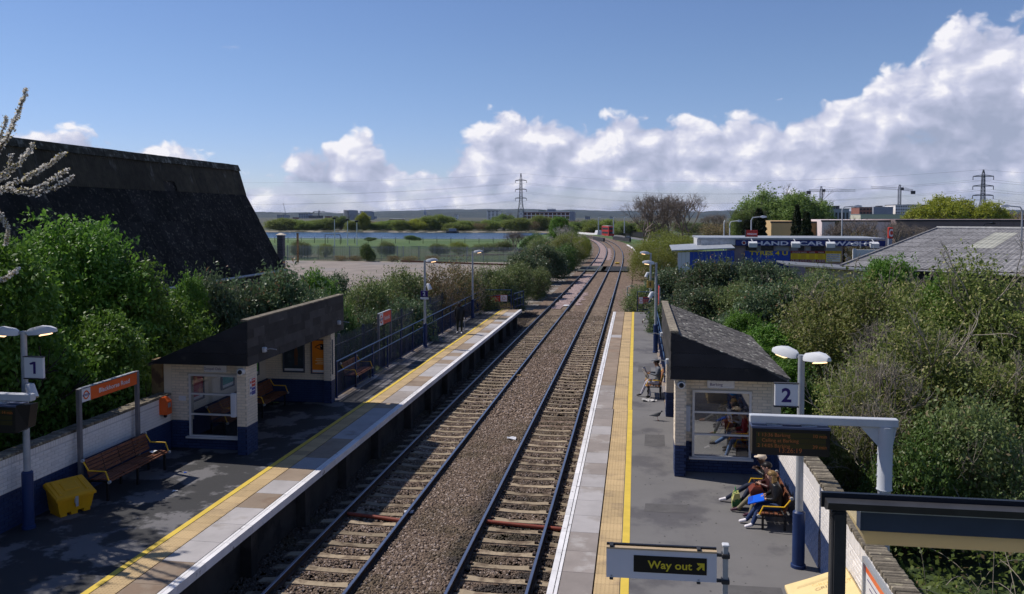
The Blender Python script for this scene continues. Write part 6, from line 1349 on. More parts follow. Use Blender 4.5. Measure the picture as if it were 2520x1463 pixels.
# right-hand skyline
block('apartment_block', 'dark apartment block under construction beside the left crane', 'building', 2028, 2066, 508, 620, 25, -4, m_roofd, 5, 6, m_conG, .5, .3); t, a, b_ = block('office_block', 'brown and grey flat-roofed block between the cranes', 'building', 2115, 2198, 511, 600, 22, -4, m_brick, 6, 10, m_win, .6, .4)
p, q = Pt(2150, 509.5, 596), Pt(2198, 509.5, 596); mb = MB(); mb.box(p.x, q.x, 596, 599.9, -4, p.z); mb.build('grey_wing', m_conG, t); p, q = Pt(2160, 507, 610), Pt(2172, 507, 610); mb = MB(); mb.box(p.x, q.x, 610, 616, a.z, p.z); mb.build('plant_room', m_roofd, t)
block('hospital_block', 'white block with rows of dark windows right of the second crane', 'building', 2204, 2268, 505, 610, 25, -4, m_conW, 8, 11, m_win, .5, .45); block('office_block', 'dark flank of a building behind the tall willow', 'building', 2268.5, 2285, 505, 612, 20, -4, m_roofd, 0, 0)
block('factory', 'long low white building with a row of windows above the pink warehouse', 'building', 2118, 2222, 528.5, 330, 15, -4, mat('cream_render', (.48, .46, .38), .8), 2, 16, m_win, .6, .35, roof=m_galv)
block('shed', 'low grey building with pipes behind the lamp column', 'building', 2045, 2090, 515, 400, 14, -4, m_conG, 2, 5)
# warehouses
m_beige = mat('beige_cladding', (.56, .38, .19), .7, .05, .4); m_pinkw = mat('pink_white_cladding', (.72, .60, .60), .7, .05, .3); m_purpw = mat('purple_grey_cladding', (.21, .155, .15), .7, .08, .3); m_brnw = mat('ochre_cladding', (.22, .13, .06), .7, .1, .3)
def clad(t, x0, x1, yt, Y, zb, mm, step=1.6, dep=20):
    a, b_ = Pt(x0, yt, Y), Pt(x1, yt, Y); mb = MB(); mb.box(a.x, b_.x, Y + .06, Y + dep, zb, a.z); mb.build('wall', mm, t); n = int((b_.x - a.x) / step)
    me = MB().box(-.5 * (b_.x - a.x) / n + .015, .5 * (b_.x - a.x) / n - .015, 0, .05, zb, a.z - .3).mesh('cladding_panel', mm)
    for i in range(n): ob('cladding_panel', me, t, (a.x + (i + .5) * (b_.x - a.x) / n, Y, 0))
    mb = MB(); mb.box(a.x - .1, b_.x + .1, Y - .08, Y + .4, a.z - .28, a.z); mb.build('parapet', m_roofd, t)
t = thing('warehouse', 'beige and ochre clad warehouse behind the conifers', 'warehouse', (Pt(1950, 560, 150).x, 150, -1.4)); clad(t, 1898, 1976, 545, 150, -.0, m_beige); clad(t, 1977, 2021, 545.5, 149, -.0, m_brnw)
t = thing('warehouse', 'pinkish white clad warehouse behind the budding trees', 'warehouse', (Pt(2110, 560, 145).x, 145, -1.4)); clad(t, 2023, 2205, 542, 145, -1.4, m_pinkw)
t = thing('warehouse', 'long purple-grey clad warehouse behind the corrugated roof', 'warehouse', (Pt(2400, 560, 142).x, 142, -1.4)); clad(t, 2206, 2760, 541, 142, -1.4, m_purpw, 1.9)
# grey corrugated roof
m_corr = mat('grey_asbestos_roof', (.28, .27, .27), .95, .35, 2, .6, 8, col2=(.13, .125, .125), c2s=4, c2t=(.48, .60), rnd=.15); m_sky = mat('roof_light_sheet', (.42, .41, .34), .6, .15, 2, rnd=.1)
A = Pt(2305, 564, 95); e = Pt(2108, 641, 70) - A; el = e.length; e = e / el; d = Vector((-e.y, e.x, 0)).normalized(); d = d if d.x > 0 else -d; RL = el * 1.14; nn = d.cross(e); nn = nn if nn.z > 0 else -nn
t = thing('corrugated_shed', 'wide shed with grey corrugated roof and pale roof lights at the right', 'shed', (34, 80, -1.4))
mb = MB(); P_ = lambda u, s, h=0: tuple(A + d * u + e * s + nn * h); mb.loft([[P_(0, 0, -.1), P_(40, 0, -.1), P_(40, 36, -.1), P_(0, RL, -.1)], [P_(0, 0, -.02), P_(40, 0, -.02), P_(40, RL, -.02), P_(0, RL, -.02)]]); mb.build('roof_deck', m_corr, t)
mb = MB(); w0 = [P_(.3, .4, -.1), P_(39.7, .4, -.1), P_(39.7, RL - .5, -.1), P_(.3, RL - .5, -.1)]; mb.loft([[(x, y, -1.4) for x, y, z in w0], w0]); mb.build('wall', m_roofd, t)
def csheet(u0, u1, s0, s1, mm, nm):
    mb = MB(); k = 20
    for i in range(k): ua, ub = u0 + (u1 - u0) * i / k, u0 + (u1 - u0) * (i + 1) / k; h0, h1 = .03 * math.sin(i * math.pi / 2), .03 * math.sin((i + 1) * math.pi / 2); mb.face([P_(ua, s0, .03 + h0), P_(ua, s1, .05 + h0), P_(ub, s1, .05 + h1), P_(ub, s0, .03 + h1)])
    mb.build(nm, mm, t)
for i in range(20):
    for j in range(9):
        if (j + 1) * RL / 9 < 0: continue
        light = (i in (3, 7, 11) and j in (1, 2, 3, 4)) ; csheet(i * 2.0 + .02, i * 2.0 + 1.98, j * RL / 9, (j + 1) * RL / 9 + .06, m_sky if light else m_corr, 'roof_light' if light else 'roof_sheet')
mb = MB(); mb.tube([P_(0, 0, .12), P_(40, 0, .12)], .16, 8); mb.build('ridge', mat('pale_ridge', (.42, .41, .39), .8, .2, 3), t); mb = MB(); mb.bar(P_(0, 0, .1), P_(0, RL, .1), .16, .14); mb.build('verge', m_corr, t)
# car wash
YC = 90.0; t = thing('car_wash', 'blue hand car wash building with white lettered fascia and price boards', 'shop', (Pt(1950, 600, YC).x, YC, -1.4)); z_ = lambda y, Y=YC: Pt(1900, y, Y).z; X_ = lambda x, Y=YC: Pt(x, 600, Y).x
m_blue = mat('blue_board', (.02, .035, .17), .5, .1, 1); m_blue2 = mat('bright_blue_board', (.025, .07, .38), .5, .15, 1); m_bord = mat('maroon_board', (.25, .02, .025), .5); m_yb = mat('yellow_board', (.80, .58, .02), .5, .05, 1); m_foil = mat('crumpled_foil', (.42, .43, .45), .35, .3, 3, 1.5, 3, metal=.5)
def panel(x0, x1, y0, y1, d0, d1, mm, nm, par=t): mb = MB(); mb.box(X_(x0), X_(x1), YC - d1, YC - d0, z_(y1), z_(y0)); return mb.build(nm, mm, par)
mb = MB(); mb.box(X_(1809), X_(2074), YC, YC + 8, -1.4, z_(590)); mb.build('wall', mat('lilac_frame', (.34, .27, .30), .7), t)
mb = MB(); mb.box(X_(1721) - .2, X_(2175), YC - .6, YC + 8.5, z_(590) + .01, z_(589) + .15); mb.build('flat_roof', m_galv, t)
panel(1809, 2175, 591.5, 605, .35, .55, m_blue, 'fascia'); panel(1724, 1808, 587, 604, .2, .5, m_foil, 'foil_panel')
for s, x, w_ in (('HAND', 1857, 81), ('CAR', 1963.5, 60.5), ('WASH', 2047, 82)): text(s, (X_(x), YC - .55, z_(603.2)), (1, 0, 0), (0, 0, 1), .56, mat('lilac_white_letter', (.72, .70, .78), .6), 'lettering', t, depth=.02, fit=X_(x + w_) - X_(x), bold=.03)
for x in (1829, 2148): mb = MB(); mb.tube([(X_(x), YC - .55, z_(598)), (X_(x), YC - .58, z_(598))], .22, 16); mb.build('round_logo', m_signw, t); mb = MB(); mb.tube([(X_(x), YC - .581, z_(598)), (X_(x), YC - .60, z_(598))], .15, 14); mb.build('logo_centre', m_bord, t)
for i, (x0, x1, mm) in enumerate([(1835, 1862, m_win), (1864, 1871, m_conG), (1873, 1904, m_win), (1908, 1942, m_conG), (1946, 1963, m_conG), (1965, 1979, m_win), (1982, 1993, m_conG), (1996, 2029, m_win), (2032, 2070, m_conG)]): panel(x0, x1, 606, 617, .0, .06, mm, 'window')
panel(1833, 1944, 618.5, 646, .1, .2, m_blue2, 'tyres_board'); panel(1811, 1944, 646.3, 676, .05, .1, m_blue, 'lower_panel'); text('TYRES 4 U', (X_(1844), YC - .2, z_(628)), (1, 0, 0), (0, 0, 1), .58, m_yb, 'lettering', t, depth=.02, fit=X_(1938) - X_(1844), bold=.03)
for i, (pr, hd) in enumerate((('£5.00', 'OUTSIDE'), ('£10.00', 'INSIDE'), ('£13.00', 'SUPER'), ('£20.00', 'WASH'))):
    x0 = 1945.6 + i * 21.2; panel(x0, x0 + 20.8, 617.5, 623.5, .1, .2, m_bord, 'price_heading'); panel(x0, x0 + 20.8, 623.8, 638, .1, .19, m_yb, 'price_list'); panel(x0, x0 + 20.8, 638.3, 644.5, .1, .2, m_bord, 'price_strip')
    text(pr, (X_(x0 + 1), YC - .2, z_(643.4)), (1, 0, 0), (0, 0, 1), .30, m_signw, 'lettering', t, depth=.02, fit=X_(x0 + 19.5) - X_(x0 + 1)); text(hd, (X_(x0 + 3), YC - .2, z_(622.4)), (1, 0, 0), (0, 0, 1), .2, m_signw, 'lettering', t, depth=.02)
    for k in range(6): panel(x0 + 3, x0 + 17, 625.5 + k * 2, 626 + k * 2, .19, .2, m_bord, 'print_line')
panel(2031, 2070, 617, 622.5, .1, .2, m_yb, 'offers_heading'); text('SPECIAL OFFERS', (X_(2033), YC - .2, z_(621.6)), (1, 0, 0), (0, 0, 1), .24, m_bord, 'lettering', t, depth=.02, fit=X_(2068) - X_(2033)); panel(2031, 2070, 622.8, 644, .1, .18, m_yb, 'offers_board')
for k in range(4): panel(2033, 2068, 624 + k * 5, 628 + k * 5, .18, .2, m_signw, 'offer_line'); text(('FULL VALET £45', 'MINI VALET £25', 'SEATS ONLY', 'POLISH')[k], (X_(2034), YC - .2, z_(627.4 + k * 5)), (1, 0, 0), (0, 0, 1), .17, m_purple, 'lettering', t, depth=.01)
for i, x in enumerate((1849, 1953, 2037.6, 2144)):
    fl = thing('floodlight', ['leftmost', 'second', 'third', 'rightmost'][i] + ' white floodlight on the car wash fascia', 'floodlight', (X_(x), YC - 1.1, z_(600)), 0, 'floodlights on the car wash'); c = Vector((X_(x), YC - 1.1, z_(601)))
    mb = MB(); mb.hexa([c + Vector(q) for q in ((-.42, -.25, -.32), (.42, -.25, -.32), (.42, .25, .05), (-.42, .25, .05), (-.42, -.30, .12), (.42, -.30, .12), (.42, .15, .30), (-.42, .15, .30))]); mb.build('hood', m_lamp, fl); mb = MB(); mb.hexa([c + Vector(q) for q in ((-.36, -.22, -.335), (.36, -.22, -.335), (.36, .22, .02), (-.36, .22, .02), (-.36, -.23, -.32), (.36, -.23, -.32), (.36, .23, .04), (-.36, .23, .04))]); mb.build('lens', m_roofd, fl)
    mb = MB(); mb.tube([c + Vector((0, .1, .25)), c + Vector((-.1, .5, .55)), c + Vector((-.4, .8, .65))], .04, 6); mb.build('bracket', m_lamp, fl)
# blue side shed with sloping tin roof
t = thing('blue_shed', 'deep blue shed with sloping tin roof left of the car wash', 'shed', (X_(1760), YC - 3, -1.4)); Yb = YC - 4
a, b_ = Pt(1668, 611, Yb), Pt(1808, 605, Yb); n = 14; x0, x1 = a.x, b_.x
for i in range(n): xa, xb = x0 + (x1 - x0) * i / n, x0 + (x1 - x0) * (i + 1) / n; mb = MB(); mb.box(xa + .01, xb - .01, Yb, Yb + .08, -1.4, a.z - .35 + (b_.z - a.z) * i / n - .1); mb.build('wall_panel', m_blue2 if i > 2 else m_signw, t)
mb = MB(); mb.hexa([(x0 - .6, Yb - .3, a.z - .3), (x1, Yb - .3, b_.z - .3), (x1, Yb + 6, b_.z + .1), (x0 - .6, Yb + 6, a.z), (x0 - .6, Yb - .3, a.z - .2), (x1, Yb - .3, b_.z - .2), (x1, Yb + 6, b_.z + .2), (x0 - .6, Yb + 6, a.z + .1)]); mb.build('tin_roof', m_galv, t)
mb = MB(); mb.box(X_(1715), X_(1745), YC, YC + 5, z_(605), z_(589)); mb.build('white_upper_wall', m_signw, t)
# beige block wall in front
t = thing('block_wall', 'beige concrete block wall with grey tin capping in front of the car wash', 'wall', (Pt(2050, 660, 68).x, 68, -1.4)); m_blk2 = mat('beige_block', (.62, .48, .34), .9, .12, 2, .2, 10, rnd=.12)
p, q = Pt(1985, 654, 68), Pt(2190, 672, 62); nx2 = 18
for j in range(9):
    for i in range(nx2):
        f0, f1 = i / nx2, (i + 1) / nx2; A0 = p.lerp(q, f0); A1 = p.lerp(q, f1); z0 = p.z - .05 - (j + 1) * .42; mb = MB(); dv = (A1 - A0) * .01
        mb.bar(Vector((A0.x, A0.y, z0 + .2 - (p.z - A0.z))) + dv, Vector((A1.x, A1.y, z0 + .2 - (p.z - A1.z))) - dv, .3, .405); mb.build('block', m_blk2, t)
mb = MB(); mb.hexa([tuple(Vector((v.x + dx_, v.y + dy_, v.z + dz_))) for dz_ in (0, .12) for v, dx_, dy_ in ((p, -1.5, -.25), (q, 0, -.25), (q, 0, 5), (p, -1.5, 5))]); mb.build('tin_capping', mat('dull_tin', (.17, .175, .19), .6), t)
t = thing('white_wall', 'plain white rendered wall right of the price boards', 'wall', (X_(2150), 84, -1.4)); p, q = Pt(2100, 615, 84), Pt(2180, 615, 84); mb = MB(); mb.box(p.x, q.x + 3, 84, 84.3, -1.4, p.z); mb.build('render', m_conW, t); mb = MB(); mb.box(p.x - .05, p.x + .25, 83.9, 83.995, -1.4, p.z + .1); mb.build('corner_pillar', m_signw, t)
for i, x in enumerate((2118, 2150)):
    p = Pt(x, 612, 83.8); s = thing('swan_neck_light', ('left' if i == 0 else 'right') + ' white swan-neck light on the plain white wall', 'light', tuple(p), 0, 'swan-neck lights'); mb = MB(); mb.tube([p, p + Vector((-.05, -.1, .35)), p + Vector((-.3, -.2, .5)), p + Vector((-.8, -.3, .5))], .04, 6); mb.build('arm', m_lamp, s); mb = MB(); mb.sphere(tuple(p + Vector((-.85, -.3, .42))), .12, 8, 6); mb.build('lamp_head', m_lamp, s)
t = thing('window_tinting_sign', 'red window tinting sign on the car wash roof edge', 'sign', (X_(1851), YC + 3, z_(587))); Ys = YC + 3; X2 = lambda x: Pt(x, 580, Ys).x; Z2 = lambda y: Pt(1851, y, Ys).z
mb = MB(); mb.box(X2(1837), X2(1864.5), Ys, Ys + .2, Z2(586), Z2(567)); mb.build('board', m_signred, t); mb = MB(); mb.box(X2(1834), X2(1836.8), Ys + .02, Ys + .25, Z2(587), Z2(566)); mb.build('side_frame', m_roofd, t)
for s, y, mm in (('PRIVACY', 572.5, m_bord), ('WINDOW', 578.5, m_signw), ('TINTING', 584.2, m_bord)): text(s, (X2(1838.5), Ys, Z2(y)), (1, 0, 0), (0, 0, 1), .25, mm, 'lettering', t, depth=.03, fit=X2(1863) - X2(1838.5), bold=.02)
t = thing('logo_pylon_sign', 'dark post carrying a red sign with a white letter C', 'sign', (Pt(2192, 600, 88).x, 88, -1.4)); X3 = lambda x: Pt(x, 580, 88).x; Z3 = lambda y: Pt(2192, y, 88).z
mb = MB(); mb.cbox(X3(2186), X3(2198), 88, 88.3, Z3(588), Z3(560), .05); mb.build('panel', m_signred, t); text('C', (X3(2187.5), 88, Z3(582)), (1, 0, 0), (0, 0, 1), 1.0, m_signw, 'lettering', t, depth=.02, bold=.04, fit=X3(2197) - X3(2187.5)); mb = MB(); mb.box(X3(2187), X3(2196), 88.02, 88.28, -1.4, Z3(588.2)); mb.build('post', m_conG, t)
def street_lamp(xp, yb, yt, Y, arm, lb, mm=None, hd=None):
    p = Pt(xp, yt, Y); t = thing('street_lamp', lb, 'street lamp', (p.x, Y, -1.4), 0, 'street lamps'); r_ = .09 * max(1, Y / 120); mb = MB(); mb.tube([(p.x, Y, -1.4), (p.x, Y, p.z - .3), (p.x + arm * .15, Y, p.z), (p.x + arm, Y, p.z + .1)], [r_, r_ * .8, r_ * .7, r_ * .6], 8); mb.build('post', mm or m_galv, t, smooth=True)
    mb = MB(); mb.loft([[(p.x + arm * s_, Y - w_, p.z + h0), (p.x + arm * s_, Y + w_, p.z + h0), (p.x + arm * s_, Y + w_, p.z + h1), (p.x + arm * s_, Y - w_, p.z + h1)] for s_, w_, h0, h1 in ((.9, .12, .02, .16), (1.15, .22, -.05, .24), (1.5, .12, .02, .16))]); mb.build('lantern', hd or m_lamp, t)
street_lamp(1849, 586, 536, 96, 1.1, 'lamp column with white head behind the red window sign'); street_lamp(2073, 587, 510, 100, 1.4, 'tall lamp column in front of the pink warehouse'); street_lamp(2516, 620, 510, 80, -1.2, 'lamp column at the right edge over the grey roof'); street_lamp(2420, 570, 552, 110, .9, 'small black lamp against the purple-grey warehouse', m_blk, m_blk)
street_lamp(1782, 590, 546, 110, .05, 'short white post left of the dark conifers', m_lamp); street_lamp(1796, 590, 546, 110, 1.0, 'white post with raised floodlight beside the dark conifers', m_lamp)
for i, x in enumerate((1473, 1510, 1537, 1575)): street_lamp(x, 570, 536, 330 + 8 * i, .5, ['distant lamp column left of the red bus', 'distant lamp column at the red bus', 'distant lamp column right of the red bus', 'distant lamp column before the bare trees'][i])
for i, (x, yt) in enumerate(((823, 538), (855, 541.5), (878, 545.5))):
    Y = 238 + 4 * i; p = Pt(x, yt, Y); t = thing('floodlight_mast', ['leftmost', 'middle', 'rightmost'][i] + ' of three white floodlight masts before the reservoir', 'floodlight', (p.x, Y, -3.1), 0, 'floodlight masts'); mb = MB(); mb.tube([(p.x, Y, -3.1), (p.x, Y, p.z)], [.16, .12], 8); mb.build('mast', m_lamp, t); mb = MB(); mb.cbox(p.x - .55, p.x + .45, Y - .4, Y + .4, p.z - .25, p.z + .35, .12); mb.build('lamp_head', m_blk, t)
# ------------------------------------------------------------------ pylons, cables, cranes
def lattice(mb, x, y, zs, ws, r_):
    for (za, wa), (zb, wb) in zip(zip(zs, ws), zip(zs[1:], ws[1:])):
        ca = [Vector((x + sx * wa, y + sy * wa, za)) for sx, sy in ((-1, -1), (1, -1), (1, 1), (-1, 1))]; cb = [Vector((x + sx * wb, y + sy * wb, zb)) for sx, sy in ((-1, -1), (1, -1), (1, 1), (-1, 1))]
        for i in range(4): mb.bar(ca[i], cb[i], r_, r_); j = (i + 1) % 4; mb.bar(ca[i], cb[j], r_ * .6, r_ * .6); mb.bar(ca[j], cb[i], r_ * .6, r_ * .6); mb.bar(cb[i], cb[j], r_ * .6, r_ * .6)
m_pyl = mat('pylon_steel', (.11, .12, .14), .6, .1, .2)
ARMS = {}
def pylon(name_lb, xp, Y, ytip, arms, hw, base=-3.2):
    p = Pt(xp, ytip, Y); t = thing('electricity_pylon', name_lb, 'pylon', (p.x, Y, base)); H_ = p.z - base; f = Y / FPX; za = [Pt(xp, y, Y).z for y in arms]; zb_ = za[-1]
    mb = MB(); n = 6; lz = lin(base, zb_ - 2, n); lw = [H_ * (.085 - .058 * i / (n - 1)) for i in range(n)]; uz = lin(zb_ - 2, za[0] + 1.0, 8); uw = lin(lw[-1], H_ * .018, 8)
    lattice(mb, p.x, Y, lz + uz[1:] + [p.z], lw + uw[1:] + [.15], .22); stuff(mb.build('lattice', m_pyl, t))
    for z in za:
        for s in (-1, 1): mb = MB(); x1 = p.x + s * hw * f; mb.bar((p.x, Y, z + .3), (x1, Y, z + .3), .4, .4); mb.bar((p.x, Y, z + H_ * .035), (x1, Y, z + .4), .3, .3); mb.build('cross_arm', m_pyl, t)
        for s in (-1, 1): mb = MB(); x1 = p.x + s * hw * f; mb.tube([(x1, Y, z + .2), (x1, Y, z - 1.6)], .18, 6); mb.build('insulator', m_dark, t)
    return [(p.x, Y, z, hw * f) for z in za], (p.x, Y, p.z)
A1, T1 = pylon('tall electricity pylon beside the long brick office', 1282, 640, 427, (446, 468, 489.5), 14); A2, T2 = pylon('electricity pylon at the right edge behind the willow', 2420.5, 470, 418, (436, 460, 483), 22); A0, T0 = pylon('electricity pylon hidden behind the dark barn', -40, 640, 420, (440, 463, 486), 14); A3, T3 = pylon('electricity pylon of the same line outside the right edge', 3150, 470, 410, (430, 455, 478), 22)
def cable(a, b_, sag, lb, r_=.042):
    a, b_ = Vector(a), Vector(b_); pts = [a.lerp(b_, i / 24) - Vector((0, 0, 4 * sag * (i / 24) * (1 - i / 24))) for i in range(25)]; t = MB(); t.tube(pts, r_, 5); tag(t.build('power_line', m_pyl), lb, 'power line', 'power lines between the pylons')
for (P0, P1, Tt0, Tt1, sg_, wh) in ((A0, A1, T0, T1, 11, 'left of the tall pylon'), (A1, A2, T1, T2, 8, 'between the two pylons'), (A2, A3, T2, T3, 5, 'right of the right-hand pylon')):
    for k in range(3):
        for s in (-1, 1): q0, q1 = P0[k], P1[k]; cable((q0[0] + s * q0[3], q0[1], q0[2] - 1.5), (q1[0] + s * q1[3], q1[1], q1[2] - 1.5), sg_, ('near' if s > 0 else 'far') + ' ' + ('top', 'middle', 'bottom')[k] + ' power line ' + wh)
    cable(Tt0, Tt1, sg_ * .8, 'thin earth wire ' + wh, .04)
m_crane = mat('crane_steel', (.16, .17, .21), .6)
def crane(lb, xp, Y, ytip, yjib, xl, xr, tilt, mm=m_crane, r_=.19):
    p = Pt(xp, yjib, Y); tp = Pt(xp, ytip, Y); t = thing('tower_crane', lb, 'crane', (p.x, Y, -3)); mb = MB(); zz = lin(-3, p.z, 22); lattice(mb, p.x, Y, zz, [1.0] * 22, r_); stuff(mb.build('mast', mm, t)); L_ = Pt(xl, yjib - tilt, Y); R_ = Pt(xr, yjib + tilt, Y)
    for e, nm in ((L_, 'jib'), (R_, 'counter_jib')):
        mb = MB(); n = 14
        for i in range(n): a = p.lerp(e, i / n); b_ = p.lerp(e, (i + 1) / n); h = Vector((0, 0, 1.7)); mb.bar(a, b_, r_, r_); mb.bar(a + h, b_ + h, r_ * .8, r_ * .8); mb.bar(a, (a + b_) / 2 + h, r_ * .6, r_ * .6); mb.bar((a + b_) / 2 + h, b_, r_ * .6, r_ * .6)
        stuff(mb.build(nm, mm, t)) if False else mb.build(nm, mm, t)
        mb = MB(); mb.bar(tp, p.lerp(e, .7) + Vector((0, 0, 1.7)), .12, .12); mb.build('tie', mm, t)
    mb = MB(); lattice(mb, p.x, Y, [p.z, (p.z + tp.z) / 2, tp.z], [.9, .7, .4], r_); mb.build('tower_head', mm, t); mb = MB(); q = R_ if abs(R_.x - p.x) < abs(L_.x - p.x) else L_; mb.box(q.x - 1.5, q.x + 1.5, Y - 1, Y + 1, q.z - 2, q.z + .6); mb.build('counterweight', m_roofd, t)
    mb = MB(); mb.box(p.x + .8, p.x + 2.6, Y - 2, Y, p.z - .4, p.z + 1.9); mb.build('cab', m_roofd, t)
crane('left tower crane with horizontal jib above the dark apartment block', 2021, 700, 459, 472, 1990, 2105, 0); crane('right tower crane with slightly raised jib', 2214, 700, 455, 468, 2143, 2247, 4)
crane('tiny tower crane on the left skyline', 785, 2100, 518, 522, 772, 800, 0, m_crane, .5)
p = Pt(702, 527, 2000); q = Pt(697, 500, 2000); t = thing('luffing_crane', 'thin raised crane jib on the skyline beside the barn', 'crane', tuple(p)); mb = MB(); mb.bar(tuple(p - Vector((0, 0, 12))), tuple(p + Vector((0, 0, 6))), 1.2, 1.2); mb.build('mast', m_crane, t); mb = MB(); mb.bar(tuple(p + Vector((0, 0, 5))), tuple(q), .8, .8); mb.build('jib', mat('pale_jib', (.4, .38, .36), .6), t)
# ------------------------------------------------------------------ road beyond the curve, vehicles
m_road = mat('far_road', (.16, .155, .16), .9, .1, .3)
R0, R1, R2, R3 = [Pt(x, y, Y) for x, y, Y in ((1405, 560, 430), (1500, 560, 372), (1550, 560, 320), (1640, 560, 272))]
mb = MB(); zr = -2.9
for a, b_ in ((R0, R1), (R1, R2), (R2, R3)): d = (b_ - a); d.z = 0; n = Vector((-d.y, d.x, 0)).normalized() * 5; mb.face([(a.x - n.x, a.y - n.y, zr), (b_.x - n.x, b_.y - n.y, zr), (b_.x + n.x, b_.y + n.y, zr), (a.x + n.x, a.y + n.y, zr)])
struct(mb.build('road', m_road))
t = thing('dark_fence', 'black close-boarded fence along the far road behind the bus', 'fence', (R1.x, R1.y, -3))
for a, b_ in ((R0, R1), (R1, R2), (R2, R3)):
    d = (b_ - a); d.z = 0; n = Vector((-d.y, d.x, 0)).normalized(); n = n if n.y > 0 else -n; k = int(d.length / 3)
    for i in range(k): p0 = a + d * i / k + n * 7; p1 = a + d * (i + .97) / k + n * 7; mb = MB(); mb.bar(Vector((p0.x, p0.y, -1.9)), Vector((p1.x, p1.y, -1.9)), .12, 2.2); mb.build('fence_panel', m_blk, t)
t = thing('road_parapet', 'pale concrete parapet along the near side of the far road', 'wall', (R1.x, R1.y - 6, -3)); d = R1 - R0; n = Vector((-d.y, d.x, 0)).normalized(); n = n if n.y < 0 else -n
for i in range(10): p0 = R0 + d * i / 10 + n * 5.5; p1 = R0 + d * (i + .98) / 10 + n * 5.5; mb = MB(); mb.bar(Vector((p0.x, p0.y, -2.5)), Vector((p1.x, p1.y, -2.5)), .3, .9); mb.build('parapet_section', m_conW, t)
def wheels(t, xs_, w_, r_, y=0):
    for x in xs_:
        for s in (-1, 1):
            mb = MB(); mb.tube([(x, s * w_ / 2 - s * .22, r_), (x, s * w_ / 2, r_)], r_, 14); w = mb.build('wheel', m_blk, t, off=False); mb = MB(); mb.tube([(x, s * w_ / 2, r_), (x, s * (w_ / 2 + .02), r_)], r_ * .55, 10); mb.build('hub', m_galv, w, off=False)
def vehicle(nm, lb, cat, loc, rz, L_, W_, H_, body, kind):
    t = thing(nm, lb, cat, loc, rz); mb = MB(); h = L_ / 2; w_ = W_ / 2
    def ring(x, z0, z1, k=1.0, t_=1.0): return [(x, -w_ * k, z0), (x, w_ * k, z0), (x, w_ * k, z0 + (z1 - z0) * .5), (x, w_ * k * t_, z1), (x, -w_ * k * t_, z1), (x, -w_ * k, z0 + (z1 - z0) * .5)]
    if kind == 'bus':
        mb.loft([ring(-h, .35, H_ * .9, .96), ring(-h + .15, .3, H_, 1, .95), ring(h - .15, .3, H_, 1, .95), ring(h, .35, H_ * .93, .96)]); mb.build('body', body, t, off=False)
        for z0, z1 in ((1.2, 2.0), (2.85, 3.7)):
            for s in (-1, 1): mb = MB(); mb.box(-h + .6, h - .6, s * w_ - .02 if s > 0 else s * w_ - .02, s * w_ + .02, z0, z1); mb.build('side_glass', m_win, t, off=False)
            for e in (-1, 1): mb = MB(); mb.box(e * h - .03, e * h + .03, -w_ * .82, w_ * .82, z0, z1); mb.build('end_glass', m_win, t, off=False)
        mb = MB(); mb.box(-h + .1, h - .1, -w_ * .9, w_ * .9, H_ + .002, H_ + .05); mb.build('roof', m_signw, t, off=False); wheels(t, (-h * .6, h * .62), W_, .5)
    elif kind == 'van':
        mb.loft([ring(-h, .35, H_, .97, .9), ring(h * .45, .3, H_, 1, .9), ring(h * .72, .3, H_ * .62, 1, .95), ring(h, .35, H_ * .5, .95)]); mb.build('body', body, t, off=False); mb = MB(); mb.hexa([(h * .45, -w_ * .8, H_ * .9), (h * .72, -w_ * .85, H_ * .63), (h * .72, w_ * .85, H_ * .63), (h * .45, w_ * .8, H_ * .9), (h * .48, -w_ * .8, H_ * .93), (h * .75, -w_ * .85, H_ * .66), (h * .75, w_ * .85, H_ * .66), (h * .48, w_ * .8, H_ * .93)]); mb.build('windscreen', m_win, t, off=False); wheels(t, (-h * .6, h * .6), W_, .36)
    else:
        mb.loft([ring(-h, .35, .85, .9), ring(-h * .9, .25, .95), ring(h * .9, .25, .85), ring(h, .35, .7, .9)]); mb.build('body', body, t, off=False); mb = MB(); mb.loft([[(x, -w_ * k, z), (x, w_ * k, z), (x, w_ * k, z + .01), (x, -w_ * k, z + .01)] for x, k, z in ((-h * .8, .9, .93), (-h * .5, .8, H_), (h * .12, .8, H_), (h * .5, .9, .88))]); mb.build('cabin_glass', m_win, t, off=False); mb = MB(); mb.box(-h * .5, h * .12, -w_ * .78, w_ * .78, H_ + .012, H_ + .04); mb.build('roof', body, t, off=False); wheels(t, (-h * .6, h * .6), W_, .32)
m_busred = mat('bus_red', (.42, .025, .02), .35, .05, 1); ang = math.atan2(d.y, d.x)
p = Pt(1496, 570, 352); vehicle('double_decker_bus', 'red double-decker bus on the far road', 'bus', (p.x, 352, zr), R(112), 8.5, 2.5, 4.4, m_busred, 'bus')
p = Pt(1472, 570, 378); vehicle('white_van', 'small white van left of the red bus', 'van', (p.x, 378, zr), ang + math.pi, 4.6, 2.0, 2.1, m_signw, 'van'); p = Pt(1445, 570, 398); vehicle('red_car', 'red car at the left end of the far road', 'car', (p.x, 398, zr), ang, 4.2, 1.8, 1.5, m_busred, 'car')
p = Pt(1546, 590, 300); vehicle('silver_car', 'pale blue car right of the railway bridge', 'car', (p.x, 296, zr), ang, 4.2, 1.8, 1.5, mat('pale_blue_car', (.35, .42, .5), .35), 'car')
